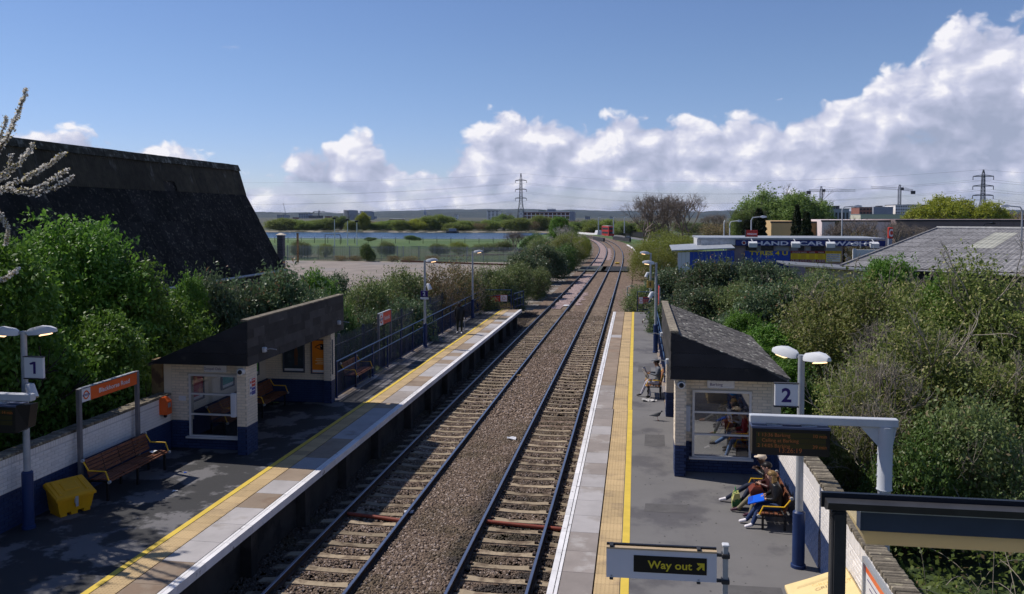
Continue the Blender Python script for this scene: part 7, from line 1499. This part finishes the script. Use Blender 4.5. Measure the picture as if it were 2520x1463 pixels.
# railway bridge girders and lineside furniture
for xa, ya, xb, yb2, lb in ((-8.6, 226, -12.3, 244, 'dark bridge girder between the two tracks'), (-1.6, 226, -6.6, 246, 'dark bridge girder right of the tracks')):
    mb = MB(); mb.bar((xa, ya, -.6), (xb, yb2, -.6), .5, 1.0); t = tag(mb.build('bridge_girder', m_dark), lb, 'girder')
def cabinet(x, y, z, w_, h, lb, mm): t = thing('lineside_cabinet', lb, 'cabinet', (x, y, z)); mb = MB(); mb.cbox(x - w_ / 2, x + w_ / 2, y, y + .5, z, z + h, .03); mb.build('box', mm, t); mb = MB(); mb.box(x - w_ * .42, x + w_ * .42, y - .02, y - .002, z + .1, z + h - .1); mb.build('door', mm, t); mb = MB(); mb.box(x - w_ / 2 - .05, x + w_ / 2 + .05, y - .08, y + .56, z + h, z + h + .05); mb.build('lid', m_galv, t)
p = Pt(1438, 615, 152); cabinet(p.x, 152, -1.4, 1.0, 1.9, 'black equipment cabinet on the left of the curve', m_blk); p = Pt(1552, 730, 62); cabinet(p.x + .1, 62, -1.3, .5, 1.5, 'grey lineside cabinet just beyond the right platform end', m_galv)
p = Pt(1544, 706, 62); t = thing('signal_post', 'thin grey post with hooked top beside the lineside cabinet', 'post', (p.x, 61.5, -1.3)); mb = MB(); mb.tube([(p.x, 61.5, -1.3), (p.x, 61.5, p.z), (p.x + .3, 61.5, p.z + .12), (p.x + .55, 61.5, p.z)], .04, 6); mb.build('pipe', m_galv, t)
p = Pt(1391, 655, 108); t = thing('ground_signal', 'small white ground signal left of the crossing deck', 'signal', (p.x, 108, -1.2)); mb = MB(); mb.box(p.x - .08, p.x + .08, 108, 108.1, -1.2, -.3); mb.build('stand', m_galv, t); mb = MB(); mb.cbox(p.x - .3, p.x + .3, 107.9, 108.1, -.6, .1, .04); mb.build('signal_face', m_signw, t)
tag(MB().cbox(cR(124) - .3, cR(124) + .35, 124, 124.5, -1.08, -.85, .05).build('yellow_box', mat('yellow_plastic', (.6, .4, .05), .6)), 'yellow box lying between the right-hand rails past the crossing', 'box')
t = thing('cable_trough', 'pale concrete cable trough curving right of the track', 'cable trough', (1.5, 150, -1.2))
for i in range(34): y = 136 + i * 2; x = cR(y) + 3.6; x2 = cR(y + 1.96) + 3.6; MB().bar((x, y, -1.12), (x2, y + 1.96, -1.12), .35, .16).build('trough_lid', m_conW, t)
p = Pt(732, 575, 126); t = thing('gate_post', 'dark brown timber post at the left end of the grey palisade', 'post', (p.x, 131, -1.4)); MB().cbox(p.x - .13, p.x + .13, 125.9, 126.2, -1.4, p.z, .02).build('shaft', m_rawbrick, t); MB().box(p.x - .16, p.x + .16, 125.85, 126.25, p.z + .001, p.z + .06).build('cap', m_dark, t)
t = thing('goal_frame', 'rusty goal frame on the grass before the reservoir', 'goal frame', (Pt(820, 590, 250).x, 250, -3.1)); a, b_ = Pt(800, 578, 250), Pt(837, 578, 250)
for q in (a, b_): MB().tube([(q.x, 250, -3.1), (q.x, 250, q.z)], .1, 6).build('upright', m_rust, t)
MB().tube([(a.x, 250, a.z), (b_.x, 250, b_.z)], .08, 6).build('crossbar', m_rust, t)
t = thing('field_fence', 'thin post and wire fence across the grass bank', 'fence', (-80, 262, -3.1))
for i in range(26): x = -128 + i * 4.6; MB().box(x - .06, x + .06, 262, 262.12, -3.15, -1.1).build('fence_post', m_rust, t)
for z in (-1.3, -2.0): MB().tube([(-128, 262.06, z), (-13, 262.06, z)], .025, 4).build('wire', m_galv, t)
p, q = Pt(1100, 571, 436), Pt(1127, 571, 436); t = thing('intake_tower', 'dark intake platform on the far side of the reservoir', 'platform', ((p.x + q.x) / 2, 436, -3.6)); MB().box(p.x, q.x, 434, 438, -3.7, -2.6).build('deck', m_dark, t); MB().box(p.x + 1.2, q.x - 1.2, 435, 437, -2.599, -1.2).build('housing', m_conG, t)
for i in range(5): x = p.x + .4 + i * (q.x - p.x - .8) / 4; MB().box(x - .05, x + .05, 434, 434.1, -2.6, -1.4).build('handrail_post', m_galv, t)
MB().box(p.x, q.x, 434, 434.1, -1.4, -1.3).build('handrail', m_galv, t)

# ------------------------------------------------------------------ people
def cloth(n, c, r=.8, v=.15): return mat('cloth_' + n, c, r, v, 14, .15, 50)
skinA, skinB, skinC = mat('fair_skin', (.48, .28, .20), .5, .05), mat('brown_skin', (.20, .10, .06), .5, .05), mat('dark_skin', (.07, .035, .022), .45, .05)
leather = mat('black_leather', (.014, .014, .016), .28, .2, 10, .5, 22); maroon = mat('maroon_leather', (.055, .018, .018), .35, .2, 10, .4, 22); jeans = cloth('indigo_jeans', (.018, .035, .10)); jeansL = cloth('light_jeans', (.10, .17, .32)); khaki = cloth('khaki', (.20, .17, .11)); navyc = cloth('navy', (.016, .022, .045)); greyt = cloth('pale_grey', (.42, .40, .46)); hood = cloth('grey_hoodie', (.12, .13, .15)); blackc = cloth('black', (.022, .022, .027)); redc = cloth('red', (.33, .02, .03)); shoeW = mat('white_trainer', (.72, .68, .70), .5); shoeK = mat('dark_shoe', (.02, .016, .018), .4); shoeBr = mat('brown_shoe', (.10, .04, .02), .35); hairK = mat('black_hair', (.012, .010, .010), .5, .3, 30); hairB = mat('blonde_hair', (.30, .19, .07), .5, .35, 25, col2=(.13, .075, .03), c2s=6, c2t=(.4, .6)); greenc = cloth('dark_green', (.02, .025, .015))
SEG = [('pelvis', 'spine', 'top'), ('spine', 'chest', 'top'), ('chest', 'neck', 'top'), ('neck', 'head', 'skin'), ('head', 'crown', 'skin'), ('head', 'chin', 'skin')]
for s in 'LR': SEG += [('pelvis', 'hip' + s, 'leg'), ('hip' + s, 'knee' + s, 'leg'), ('knee' + s, 'ankle' + s, 'leg'), ('ankle' + s, 'toe' + s, 'shoe'), ('chest', 'sho' + s, 'top'), ('sho' + s, 'elb' + s, 'top'), ('elb' + s, 'wri' + s, 'top'), ('wri' + s, 'palm' + s, 'skin')]
RAD = dict(pelvis=(.145, .11), spine=(.135, .10), chest=(.155, .115), neck=(.055, .055), head=(.078, .088), crown=(.062, .07), chin=(.045, .045))
for s in 'LR': RAD.update({'hip' + s: (.095, .095), 'knee' + s: (.064, .064), 'ankle' + s: (.045, .045), 'toe' + s: (.038, .030), 'sho' + s: (.068, .068), 'elb' + s: (.050, .050), 'wri' + s: (.030, .032), 'palm' + s: (.036, .018)})
def person(label, loc, rz, J, mats, hair='short', fat=1.0, cap=None, extra=None, group=None):
    """J: joints in metres, x to the person's left, y forward, z up from the ground. mats: skin, top, leg, shoe"""
    t = thing('person', label, 'person', loc, rz, group); names = list(J); idx = {n: i for i, n in enumerate(names)}
    me = bpy.data.meshes.new('body'); me.from_pydata([J[n] for n in names], [(idx[a], idx[b_]) for a, b_, _ in SEG], [])
    o = bpy.data.objects.new('body', me); C.objects.link(o); md = o.modifiers.new('skin', 'SKIN'); md.use_smooth_shade = True; sv = me.skin_vertices[0].data
    for n in names: r_ = RAD[n]; k = fat if n in ('pelvis', 'spine', 'chest', 'shoL', 'shoR', 'elbL', 'elbR') else 1; sv[idx[n]].radius = (r_[0] * k, r_[1] * k)
    sv[idx['pelvis']].use_root = True; ms = o.modifiers.new('sub', 'SUBSURF'); ms.levels = 2; ms.render_levels = 2
    dg = bpy.context.evaluated_depsgraph_get(); ev = bpy.data.meshes.new_from_object(o.evaluated_get(dg)); bpy.data.objects.remove(o); bpy.data.meshes.remove(me); ev.name = 'body'
    ev.materials.clear(); keys = ['skin', 'top', 'leg', 'shoe']; [ev.materials.append(mats[k]) for k in keys]
    segs = [(Vector(J[a]), Vector(J[b_]), keys.index(k), RAD[a][0], RAD[b_][0]) for a, b_, k in SEG]
    for p in ev.polygons:
        c = p.center; best = 9; bi = 0
        for a, b_, k, ra, rb in segs:
            d = b_ - a; f = max(0, min(1, (c - a).dot(d) / d.length_squared)); q = (c - a - d * f).length - (ra + (rb - ra) * f)
            if q < best: best, bi = q, k
        p.material_index = bi; p.use_smooth = True
    ob('body', ev, t, off=False); hd = Vector(J['head']); cr = Vector(J['crown']); up = (cr - hd).normalized(); fw = Vector(J['chin']) - hd; fw = (fw - up * fw.dot(up)).normalized(); sd = up.cross(fw)
    W_ = lambda a, b_, c: hd + sd * a + fw * b_ + up * c
    def blob(c, r_, s=(1, 1, 1), n=10, m_=7):
        mb = MB(); vv = MB(); vv.sphere((0, 0, 0), r_, n, m_); 
        for v in vv.v: q = c + sd * v[0] * s[0] + fw * v[1] * s[1] + up * v[2] * s[2]; mb.v.append(tuple(q))
        mb.f = vv.f; mb.m = vv.m; return mb
    nose = MB(); nose.loft([[W_(-.008, .078, .022), W_(.008, .078, .022), W_(.008, .072, .024), W_(-.008, .072, .024)], [W_(-.017, .082, -.012), W_(.017, .082, -.012), W_(.012, .108, -.010), W_(-.012, .108, -.010)], [W_(-.014, .075, -.022), W_(.014, .075, -.022), W_(.010, .095, -.020), W_(-.010, .095, -.020)]]); nose.build('nose', mats['skin'], t, smooth=True, off=False)
    for s in (-1, 1): blob(W_(s * .030, .080, .022), .013, n=8, m_=5).build('eye', hairK, t, smooth=True, off=False); blob(W_(s * .082, .0, .0), .026, (.4, .8, 1.1), 8, 5).build('ear', mats['skin'], t, smooth=True, off=False)
    mb = MB(); mb.hexa([W_(-.024, .078, -.050), W_(.024, .078, -.050), W_(.020, .090, -.048), W_(-.020, .090, -.048), W_(-.024, .078, -.040), W_(.024, .078, -.040), W_(.020, .090, -.042), W_(-.020, .090, -.042)]); mb.build('mouth', maroon, t, off=False)
    hm = mats.get('hair', hairK)
    if hair: blob(W_(0, -.018, .045), .096, (.98, 1.04, .86), 12, 8).build('hair', hm, t, smooth=True, off=False)
    if hair == 'long':
        r2 = random.Random(3); mb = MB()
        for i in range(26):
            a = math.pi * (.06 + .88 * i / 25); x = math.cos(a) * .085; y_ = -math.sin(a) * .09 - .01; k = r2.uniform(.9, 1.1)
            mb.tube([W_(x * .8, y_ * .8, .06), W_(x * 1.05, y_, -.02), W_(x * 1.25, y_ * 1.25 - .01, -.13 * k), W_(x * 1.35 + r2.uniform(-.02, .02), y_ * 1.5 - .02, -.27 * k)], [.018, .024, .024, .008], 6)
        mb.build('long_hair', hm, t, smooth=True, off=False)
    if cap:
        blob(W_(0, -.008, .058), .100, (1, 1.06, .78), 14, 8).build('cap', cap, t, smooth=True, off=False); mb = MB(); n = 8
        arc = [(math.cos(math.pi * i / n) * .075, .075 + math.sin(math.pi * i / n) * .085) for i in range(n + 1)]; mb.loft([[W_(a, b_, .045 - .15 * (b_ - .075)) for a, b_ in arc], [W_(a, b_, .058 - .15 * (b_ - .075)) for a, b_ in arc]]); mb.build('peak', cap, t, off=False)
    for s in 'LR':                                                   # five fingers curling from each palm
        wv, pv = Vector(J['wri' + s]), Vector(J['palm' + s]); d = (pv - wv).normalized(); sg = 1 if s == 'L' else -1; across = d.cross(Vector((0, 0, 1))); across = across.normalized() if across.length > .1 else Vector((1, 0, 0)); dn = d.cross(across).normalized(); dn = dn if dn.z < 0 else -dn
        mb = MB()
        for i, ln in enumerate((.062, .074, .070, .054)): b0 = pv + across * (-.027 + .018 * i) + d * .004; mb.tube([b0, b0 + d * ln * .5 + dn * .006, b0 + d * ln * .85 + dn * .022, b0 + d * ln + dn * .042], [.009, .0085, .008, .006], 6)
        b0 = pv - d * .03 - across * .028 * sg; mb.tube([b0, b0 - across * sg * .022 + d * .028, b0 - across * sg * .018 + d * .055 + dn * .01], [.011, .010, .007], 6); mb.build('fingers', mats['skin'], t, smooth=True, off=False)
    return t, W_
def sit(seat=.42, lean=.10, kneeL=(.11, .47), kneeR=(-.11, .47), footL=(.12, .48), footR=(-.12, .50), handL=(.14, .34, .66), handR=(-.14, .34, .66), headf=.10, nod=.25, crossed=None, S=1.0):
    z = seat + .10; sh = z + .46
    J = dict(pelvis=(0, .10, z), spine=(0, .08 + lean * .3, z + .20), chest=(0, .08 + lean * .8, z + .38), neck=(0, .08 + lean + .02, z + .53), head=(0, .08 + lean + headf * .6, z + .65), crown=(0, .08 + lean + headf * .4 + .02 * nod, z + .735), chin=(0, .08 + lean + headf * .6 + .055, z + .60 - .03 * nod))
    for s, sg, kn, ft, hn in (('L', 1, kneeL, footL, handL), ('R', -1, kneeR, footR, handR)):
        J['hip' + s] = (sg * .10, .14, z - .02); kz = kn[2] if len(kn) > 2 else seat + .085; J['knee' + s] = (kn[0], kn[1], kz); fz = ft[2] if len(ft) > 2 else .07
        J['ankle' + s] = (ft[0], ft[1], fz + .01); J['toe' + s] = (ft[0] + sg * .02, ft[1] + .16, max(.035, fz - .035) if len(ft) <= 2 else fz - .01)
        J['sho' + s] = (sg * .19, .06 + lean, sh - .01); J['wri' + s] = hn; e = (Vector(J['sho' + s]) + Vector(hn)) / 2; J['elb' + s] = (e.x + sg * .09, e.y - .07, e.z - .11)
        w_ = Vector(hn); d = (w_ - Vector(J['elb' + s])).normalized(); J['palm' + s] = tuple(w_ + d * .065)
    return J
FR = R(90)                                                           # people on the right-hand benches look towards the tracks
def at_seat(x, y): return (x, y, 0)
t, W_ = person('young woman with long fair hair and black leather jacket holding a bright blue folder', at_seat(2.94, 16.98), FR, sit(.36, .12, (.07, .48), (-.12, .50), (.02, .74), (-.24, .66), (.06, .36, .66), (-.12, .36, .62)), dict(skin=skinA, top=leather, leg=jeans, shoe=shoeW, hair=hairB), 'long', 1.25); t.scale = (.96, .96, .90)
m_fold = mat('blue_folder', (.005, .10, .62), .4, .05)
t = thing('blue_folder', 'bright blue plastic folder on the lap of the fair-haired woman', 'folder', (2.44, 16.98, 0.510)); MB().hexa([(2.24, 16.86, 0.430), (2.28, 17.12, 0.480), (2.56, 17.08, 0.590), (2.54, 16.76, 0.550), (2.235, 16.86, 0.450), (2.275, 17.12, 0.500), (2.555, 17.08, 0.610), (2.535, 16.76, 0.570)]).build('cover', m_fold, t); MB().hexa([(2.25, 16.88, 0.452), (2.28, 17.1, 0.502), (2.35, 17.09, 0.530), (2.33, 16.87, 0.480), (2.25, 16.88, 0.460), (2.28, 17.1, 0.510), (2.35, 17.09, 0.538), (2.33, 16.87, 0.488)]).build('flap', mat('blue_folder_flap', (.01, .06, .40), .4), t)
t, W_ = person('woman in dark maroon jacket, sunglasses and khaki trousers in the middle of the bench', at_seat(2.93, 17.52), FR, sit(.36, .12, (.10, .50), (-.10, .48), (.12, .82), (-.16, .60), (.12, .36, .72), (-.08, .38, .74)), dict(skin=skinA, top=maroon, leg=khaki, shoe=mat('plum_shoe', (.06, .02, .035), .4)), 'short', 1.3); t.scale = (.97, .97, .91)
mb = MB(); [mb.hexa([W_(s * .032 - .025, .083, .010), W_(s * .032 + .025, .083, .010), W_(s * .032 + .025, .100, .010), W_(s * .032 - .025, .100, .010), W_(s * .032 - .025, .083, .036), W_(s * .032 + .025, .083, .036), W_(s * .032 + .025, .100, .036), W_(s * .032 - .025, .100, .036)]) for s in (-1, 1)]; mb.build('sunglasses', m_blk, t, off=False)
tb = thing('brown_handbag', 'chestnut leather handbag on the lap of the middle woman', 'bag', (2.46, 17.5, 0.430)); mb = MB(); mb.loft([[(2.36, 17.34, 0.430), (2.60, 17.34, 0.430), (2.60, 17.66, 0.430), (2.36, 17.66, 0.430)], [(2.34, 17.33, 0.530), (2.62, 17.33, 0.550), (2.62, 17.67, 0.550), (2.34, 17.67, 0.530)], [(2.42, 17.38, 0.630), (2.56, 17.38, 0.650), (2.56, 17.62, 0.650), (2.42, 17.62, 0.630)]]); mb.build('bag_body', mat('chestnut_leather', (.16, .035, .02), .35, .15, 8), tb, smooth=True); MB().tube([(2.46, 17.4, 0.640), (2.44, 17.45, 0.730), (2.44, 17.55, 0.730), (2.46, 17.6, 0.640)], .012, 6).build('strap', maroon, tb)
t, W_ = person('man in cream baseball cap and black jacket at the far end of the bench', at_seat(2.93, 18.08), FR, sit(.36, .14, (.12, .54), (-.08, .52), (.16, 1.00), (-.16, .74), (.10, .34, .88), (-.06, .36, .86), nod=.6), dict(skin=skinC, top=leather, leg=navyc, shoe=shoeW), None, 1.25, cap=mat('cream_cap', (.60, .50, .38), .8)); t.scale = (.97, .97, .91)
tb = thing('carrier_bag', 'green and yellow striped shopping bag between the seated legs', 'bag', (2.12, 17.86, 0)); mb = MB(); mb.loft([[(2.02, 17.70, 0), (2.24, 17.70, 0), (2.24, 18.0, 0), (2.02, 18.0, 0)], [(2.0, 17.68, .25), (2.26, 17.68, .25), (2.26, 18.02, .25), (2.0, 18.02, .25)], [(2.06, 17.7, .48), (2.20, 17.7, .50), (2.20, 18.0, .50), (2.06, 18.0, .48)]]); mb.build('bag_body', mat('green_bag', (.02, .11, .035), .4, .1, 6, col2=(.50, .46, .16), c2s=5, c2t=(.45, .52)), tb); MB().tube([(2.12, 17.76, .49), (2.1, 17.8, .62), (2.1, 17.9, .62), (2.12, 17.94, .49)], .012, 6).build('handle', mat('green_handle', (.02, .2, .06), .4), tb)
tb.scale = (.72, .72, .72)
# inside the right shelter
t, W_ = person('person in red tracksuit top and pale jeans with crossed legs behind the lower pane', at_seat(2.90, 21.55), FR, sit(.42, .06, (.02, .50, .62), (-.10, .46), (.06, .86, .36), (-.12, .62), (.12, .36, .74), (-.12, .36, .72)), dict(skin=skinA, top=redc, leg=jeansL, shoe=shoeK), 'short', 1.1)
t, W_ = person('person with white newspaper and brown bag in the middle of the shelter', at_seat(2.92, 22.25), FR, sit(.42, .08, handL=(.18, .40, .86), handR=(-.18, .40, .86)), dict(skin=skinB, top=mat('cloth_pale', (.40, .40, .42), .8), leg=blackc, shoe=shoeK), 'short', 1.0)
m_news = mat('newsprint', (.52, .50, .48), .85, .1, 6, col2=(.10, .10, .11), c2s=14, c2t=(.52, .58))
def paper(label, c, right, up, w_, h, fold=.35):
    t = thing('newspaper', label, 'newspaper', tuple(c)); right, up = Vector(right).normalized(), Vector(up).normalized(); n = right.cross(up); c = Vector(c)
    for s in (-1, 1):
        mb = MB(); e = right * s * math.cos(fold) + n * math.sin(fold); P_ = [c, c + e * w_, c + e * w_ + up * h, c + up * h]; mb.prism(P_, n * .006); pg = mb.build('page', m_news, t); ph = MB(); ph.prism([c + e * w_ * .2 + up * h * .1 - n * .002, c + e * w_ * .8 + up * h * .1 - n * .002, c + e * w_ * .8 + up * h * .45 - n * .002, c + e * w_ * .2 + up * h * .45 - n * .002], n * .001); ph.build('photo_print', m_pdk if s < 0 else m_bord, pg)
paper('open white newspaper held up inside the right shelter', (2.42, 22.25, .78), (0, 1, 0), (-.15, 0, 1), .26, .36)
tb = thing('brown_holdall', 'dark brown bag on the bench behind the middle pane', 'bag', (2.6, 21.95, .45)); MB().sphere((2.58, 21.9, .58), .15, 10, 6, 0, (1.1, 1.2, .9)).build('bag_body', mat('dark_brown_bag', (.035, .015, .010), .5, .2, 6), tb, smooth=True); MB().tube([(2.58, 21.8, .68), (2.56, 21.85, .78), (2.56, 21.95, .78), (2.58, 22.0, .68)], .012, 6).build('handle', m_blk, tb)
t, W_ = person('person in charcoal trousers and brown shoes with crossed legs, bright blue scarf at the neck', at_seat(2.88, 23.9), FR, sit(.44, .05, (.02, .54, .64), (-.10, .48), (.04, .92, .38), (-.12, .66), (.12, .40, .70), (-.12, .40, .68)), dict(skin=skinB, top=blackc, leg=cloth('charcoal', (.035, .035, .038)), shoe=shoeBr), 'short', 1.1)
mb = MB(); c = Vector(W_(0, 0, 0)); vv = MB(); vv.sphere((c.x, c.y - .02, c.z + .03), .115, 12, 8, 0, (1, 1, 1)); vv.build('blue_headscarf', mat('bright_blue_scarf', (.02, .22, .62), .6), t, smooth=True, off=False)
person('dark-clothed person at the far end inside the right shelter', at_seat(2.90, 24.7), FR, sit(.44, .06), dict(skin=skinC, top=blackc, leg=greenc, shoe=shoeK), 'short', 1.1)
# the reader beyond the shelter
t, W_ = person('man in grey hoodie and pale trousers reading a newspaper beyond the shelter', at_seat(.86, 28.42), FR, sit(.45, .02, (.08, .46, .55), (-.10, .46), (.12, .66), (-.10, .36), (.13, .36, .84), (-.10, .36, .84), nod=.9), dict(skin=skinB, top=hood, leg=greyt, shoe=shoeK), 'short', 1.06)
paper('open newspaper in the hands of the man beyond the shelter', (.38, 28.42, .62), (0, 1, 0), (-.45, 0, 1), .27, .40)
t = thing('newspaper', 'crumpled newspaper lying on the ground at the feet of the reading man', 'newspaper', (.40, 27.9, 0)); mb = MB(); r2 = random.Random(2); gx = [[(.22 + .1 * i, 27.75 + .09 * j, .012 + r2.random() * .045) for i in range(5)] for j in range(5)]
for j in range(4):
    for i in range(4): mb.face([gx[j][i], gx[j][i + 1], gx[j + 1][i + 1], gx[j + 1][i]])
mb.build('sheet', m_news, t); MB().box(.45, .72, 27.9, 28.1, .004, .012).build('sheet', m_news, t)
# the walker
J = dict(pelvis=(0, 0, .90), spine=(0, 0, 1.08), chest=(0, .01, 1.26), neck=(0, .02, 1.43), head=(.01, .05, 1.53), crown=(.01, .05, 1.615), chin=(.01, .105, 1.485), hipL=(.10, 0, .86), kneeL=(.12, .04, .48), ankleL=(.14, -.06, .09), toeL=(.17, .08, .04), hipR=(-.10, 0, .86), kneeR=(-.11, .10, .48), ankleR=(-.12, .10, .09), toeR=(-.14, .25, .04),
         shoL=(.20, 0, 1.36), elbL=(.27, -.03, 1.10), wriL=(.26, .02, .86), palmL=(.26, .03, .80), shoR=(-.20, 0, 1.36), elbR=(-.27, -.02, 1.10), wriR=(-.29, .10, .90), palmR=(-.29, .13, .84))
t, W_ = person('man in black coat and cap walking with a stick along the left platform', (-9.06, 42.35, 0), R(176), J, dict(skin=skinC, top=blackc, leg=greenc, shoe=shoeW), 'short', 1.22, cap=blackc)
mb = MB(); k = 14; rings = []
for z, a, b_ in ((.74, .235, .17), (.9, .225, .165), (1.1, .215, .155), (1.3, .215, .145), (1.40, .13, .10)): rings.append([(a * math.cos(2 * math.pi * i / k), b_ * math.sin(2 * math.pi * i / k), z) for i in range(k)])
mb.loft(rings); mb.build('coat', leather, t, smooth=True, off=False)
tb.scale = (1, 1, 1)
st = thing('walking_stick', 'grey walking stick in the hand of the man in black', 'stick', (-8.77, 42.2, 0)); 
pp = Matrix.Rotation(R(176), 3, 'Z') @ Vector((-.29, .15, 0)); sx, sy = -9.06 + pp.x, 42.35 + pp.y; st.location = (sx, sy, 0); MB().tube([(sx, sy, 0), (sx, sy, .84), (sx, sy - .05, .87), (sx, sy - .10, .83)], .014, 8).build('shaft', m_galv, st); MB().tube([(sx, sy, 0), (sx, sy, .04)], .02, 8).build('ferrule', m_blk, st)
# track worker far off
Jw = {k_: v for k_, v in J.items()}; p = Pt(1538, 588, 262); person('distant person in fluorescent yellow jacket beside the bridge', (p.x, 262, -2.4), R(180), Jw, dict(skin=skinA, top=mat('hi_vis', (.55, .75, .05), .6), leg=mat('hi_vis', (.55, .75, .05), .6), shoe=shoeK), 'short', 1.3)
# ------------------------------------------------------------------ pigeon and litter
t = thing('pigeon', 'dark pigeon standing on the right platform near the shelter', 'pigeon', (.66, 25.25, 0)); m_pig = mat('pigeon_feathers', (.035, .038, .045), .5, .25, 12); x, y = .66, 25.25
mb = MB(); n = 12
def pr(c, ry, rz_, tx=0): return [(c[0], c[1] + ry * math.cos(2 * math.pi * i / n), c[2] + rz_ * math.sin(2 * math.pi * i / n)) for i in range(n)]
mb.loft([pr((x - .24, y, .135), .012, .006), pr((x - .17, y, .145), .03, .012), pr((x - .10, y, .16), .045, .04), pr((x, y, .175), .06, .062), pr((x + .07, y, .20), .05, .06), pr((x + .105, y, .245), .028, .034), pr((x + .12, y, .275), .026, .028), pr((x + .145, y, .285), .02, .02), pr((x + .16, y, .283), .006, .006)]); mb.build('body', m_pig, t, smooth=True)
MB().tube([(x + .158, y, .284), (x + .185, y, .274)], [.006, .002], 6).build('beak', m_galv, t)
for s in (-1, 1): MB().tube([(x + .01, y + s * .025, .12), (x + .015, y + s * .025, .008), (x + .05, y + s * .03, .004)], .005, 5).build('leg', m_signred, t); mb = MB(); mb.loft([[(x + .05, y + s * .055, .20), (x + .05, y + s * .066, .17), (x + .05, y + s * .055, .15)], [(x - .08, y + s * .055, .19), (x - .08, y + s * .064, .16), (x - .08, y + s * .05, .14)], [(x - .20, y + s * .015, .15), (x - .20, y + s * .02, .145), (x - .20, y + s * .012, .14)]]); mb.build('wing', mat('pigeon_wing', (.08, .085, .095), .5, .2, 20), t, smooth=True)
def litter(x, y, z, s, m_, lb, nm='litter'):
    r2 = random.Random(int(x * 100 + y)); mb = MB(); c = [[(x + s * (i / 3 - .5) + r2.uniform(-.1, .1) * s, y + s * .8 * (j / 3 - .5), z + .004 + r2.random() * s * .25) for i in range(4)] for j in range(4)]
    for j in range(3):
        for i in range(3): mb.face([c[j][i], c[j][i + 1], c[j + 1][i + 1], c[j + 1][i]])
    tag(mb.build(nm, m_), lb, 'litter')
litter(cL(19) + .72, 19.35, -1.04, .22, m_signw, 'crumpled white plastic beside the right rail of the left track', 'plastic_bag'); litter(-3.95, 26.3, -1.05, .3, m_signw, 'white rag lying left of the right track', 'rag'); litter(-5.2, 36.8, -1.05, .26, m_beige, 'tan litter between the tracks', 'carton')
litter(-10.2, 17.1, .0, .10, m_signw, 'scrap of white paper on the dark left platform', 'paper_scrap'); litter(-10.7, 18.4, .0, .07, m_fold, 'blue scrap of packaging under the long bench', 'packaging'); litter(cL(66) + .5, 66, -1.05, .5, m_signw, 'white plastic sheet between the rails past the left platform', 'plastic_sheet'); litter(-11.45, 18.28, .50, .2, m_signw, 'magazine left lying on the long brown bench', 'magazine')
litter(6.2, 11.2, -.7, .35, m_fold, 'blue plastic bag caught in the brambles behind the wall', 'plastic_bag')

# worn spots, repairs and ironwork on the platforms
m_gum = mat('dirty_spot', (.06, .058, .056), .9, .2, 5); m_patch = mat('tarmac_patch', (.105, .10, .10), .9, .15, 3, .4, 60)
r2 = random.Random(6); mb = MB()
for i in range(420):
    x, y = (r2.uniform(-.02, 3.1), r2.uniform(8, 26)) if i < 260 else ((r2.uniform(-.02, .9), r2.uniform(27, 52)) if i < 320 else (r2.uniform(-12, -9.2), r2.uniform(11, 26))); q = r2.uniform(.008, .022); n = 7; mb.face([(x + q * math.cos(6.283 * k / n), y + q * math.sin(6.283 * k / n) * r2.uniform(.7, 1.2), .0015) for k in range(n)])
stuff(mb.build('dirt_spots', m_gum))
for (x0, x1, y0, y1) in ((1.5, 2.4, 13.2, 14.1), (.25, .8, 22.4, 23.6), (.2, 1.1, 17.4, 17.9), (.1, .6, 33, 34.4)): mb = MB(); c = [(x0, y0), ((x0 + x1) / 2, y0 - .03), (x1, y0 + .02), (x1 + .02, y1), (x0 + .03, y1 - .02)]; mb.face([(a, b_, .001) for a, b_ in c]); struct(mb.build('tarmac_patch', m_patch))

# ------------------------------------------------------------------ the air
mz = bpy.data.materials.new('haze_air'); mz.use_nodes = True; nt = mz.node_tree; nt.nodes.clear(); pv = N(nt, 'ShaderNodeVolumePrincipled'); oo = N(nt, 'ShaderNodeOutputMaterial'); nt.links.new(pv.outputs[0], oo.inputs['Volume'])
pv.inputs['Color'].default_value = (.60, .74, 1.0, 1); pv.inputs['Density'].default_value = .000035; pv.inputs['Anisotropy'].default_value = .2
stuff(MB().box(-9600, 9600, -600, 12600, -8, 75).build('haze', mz))
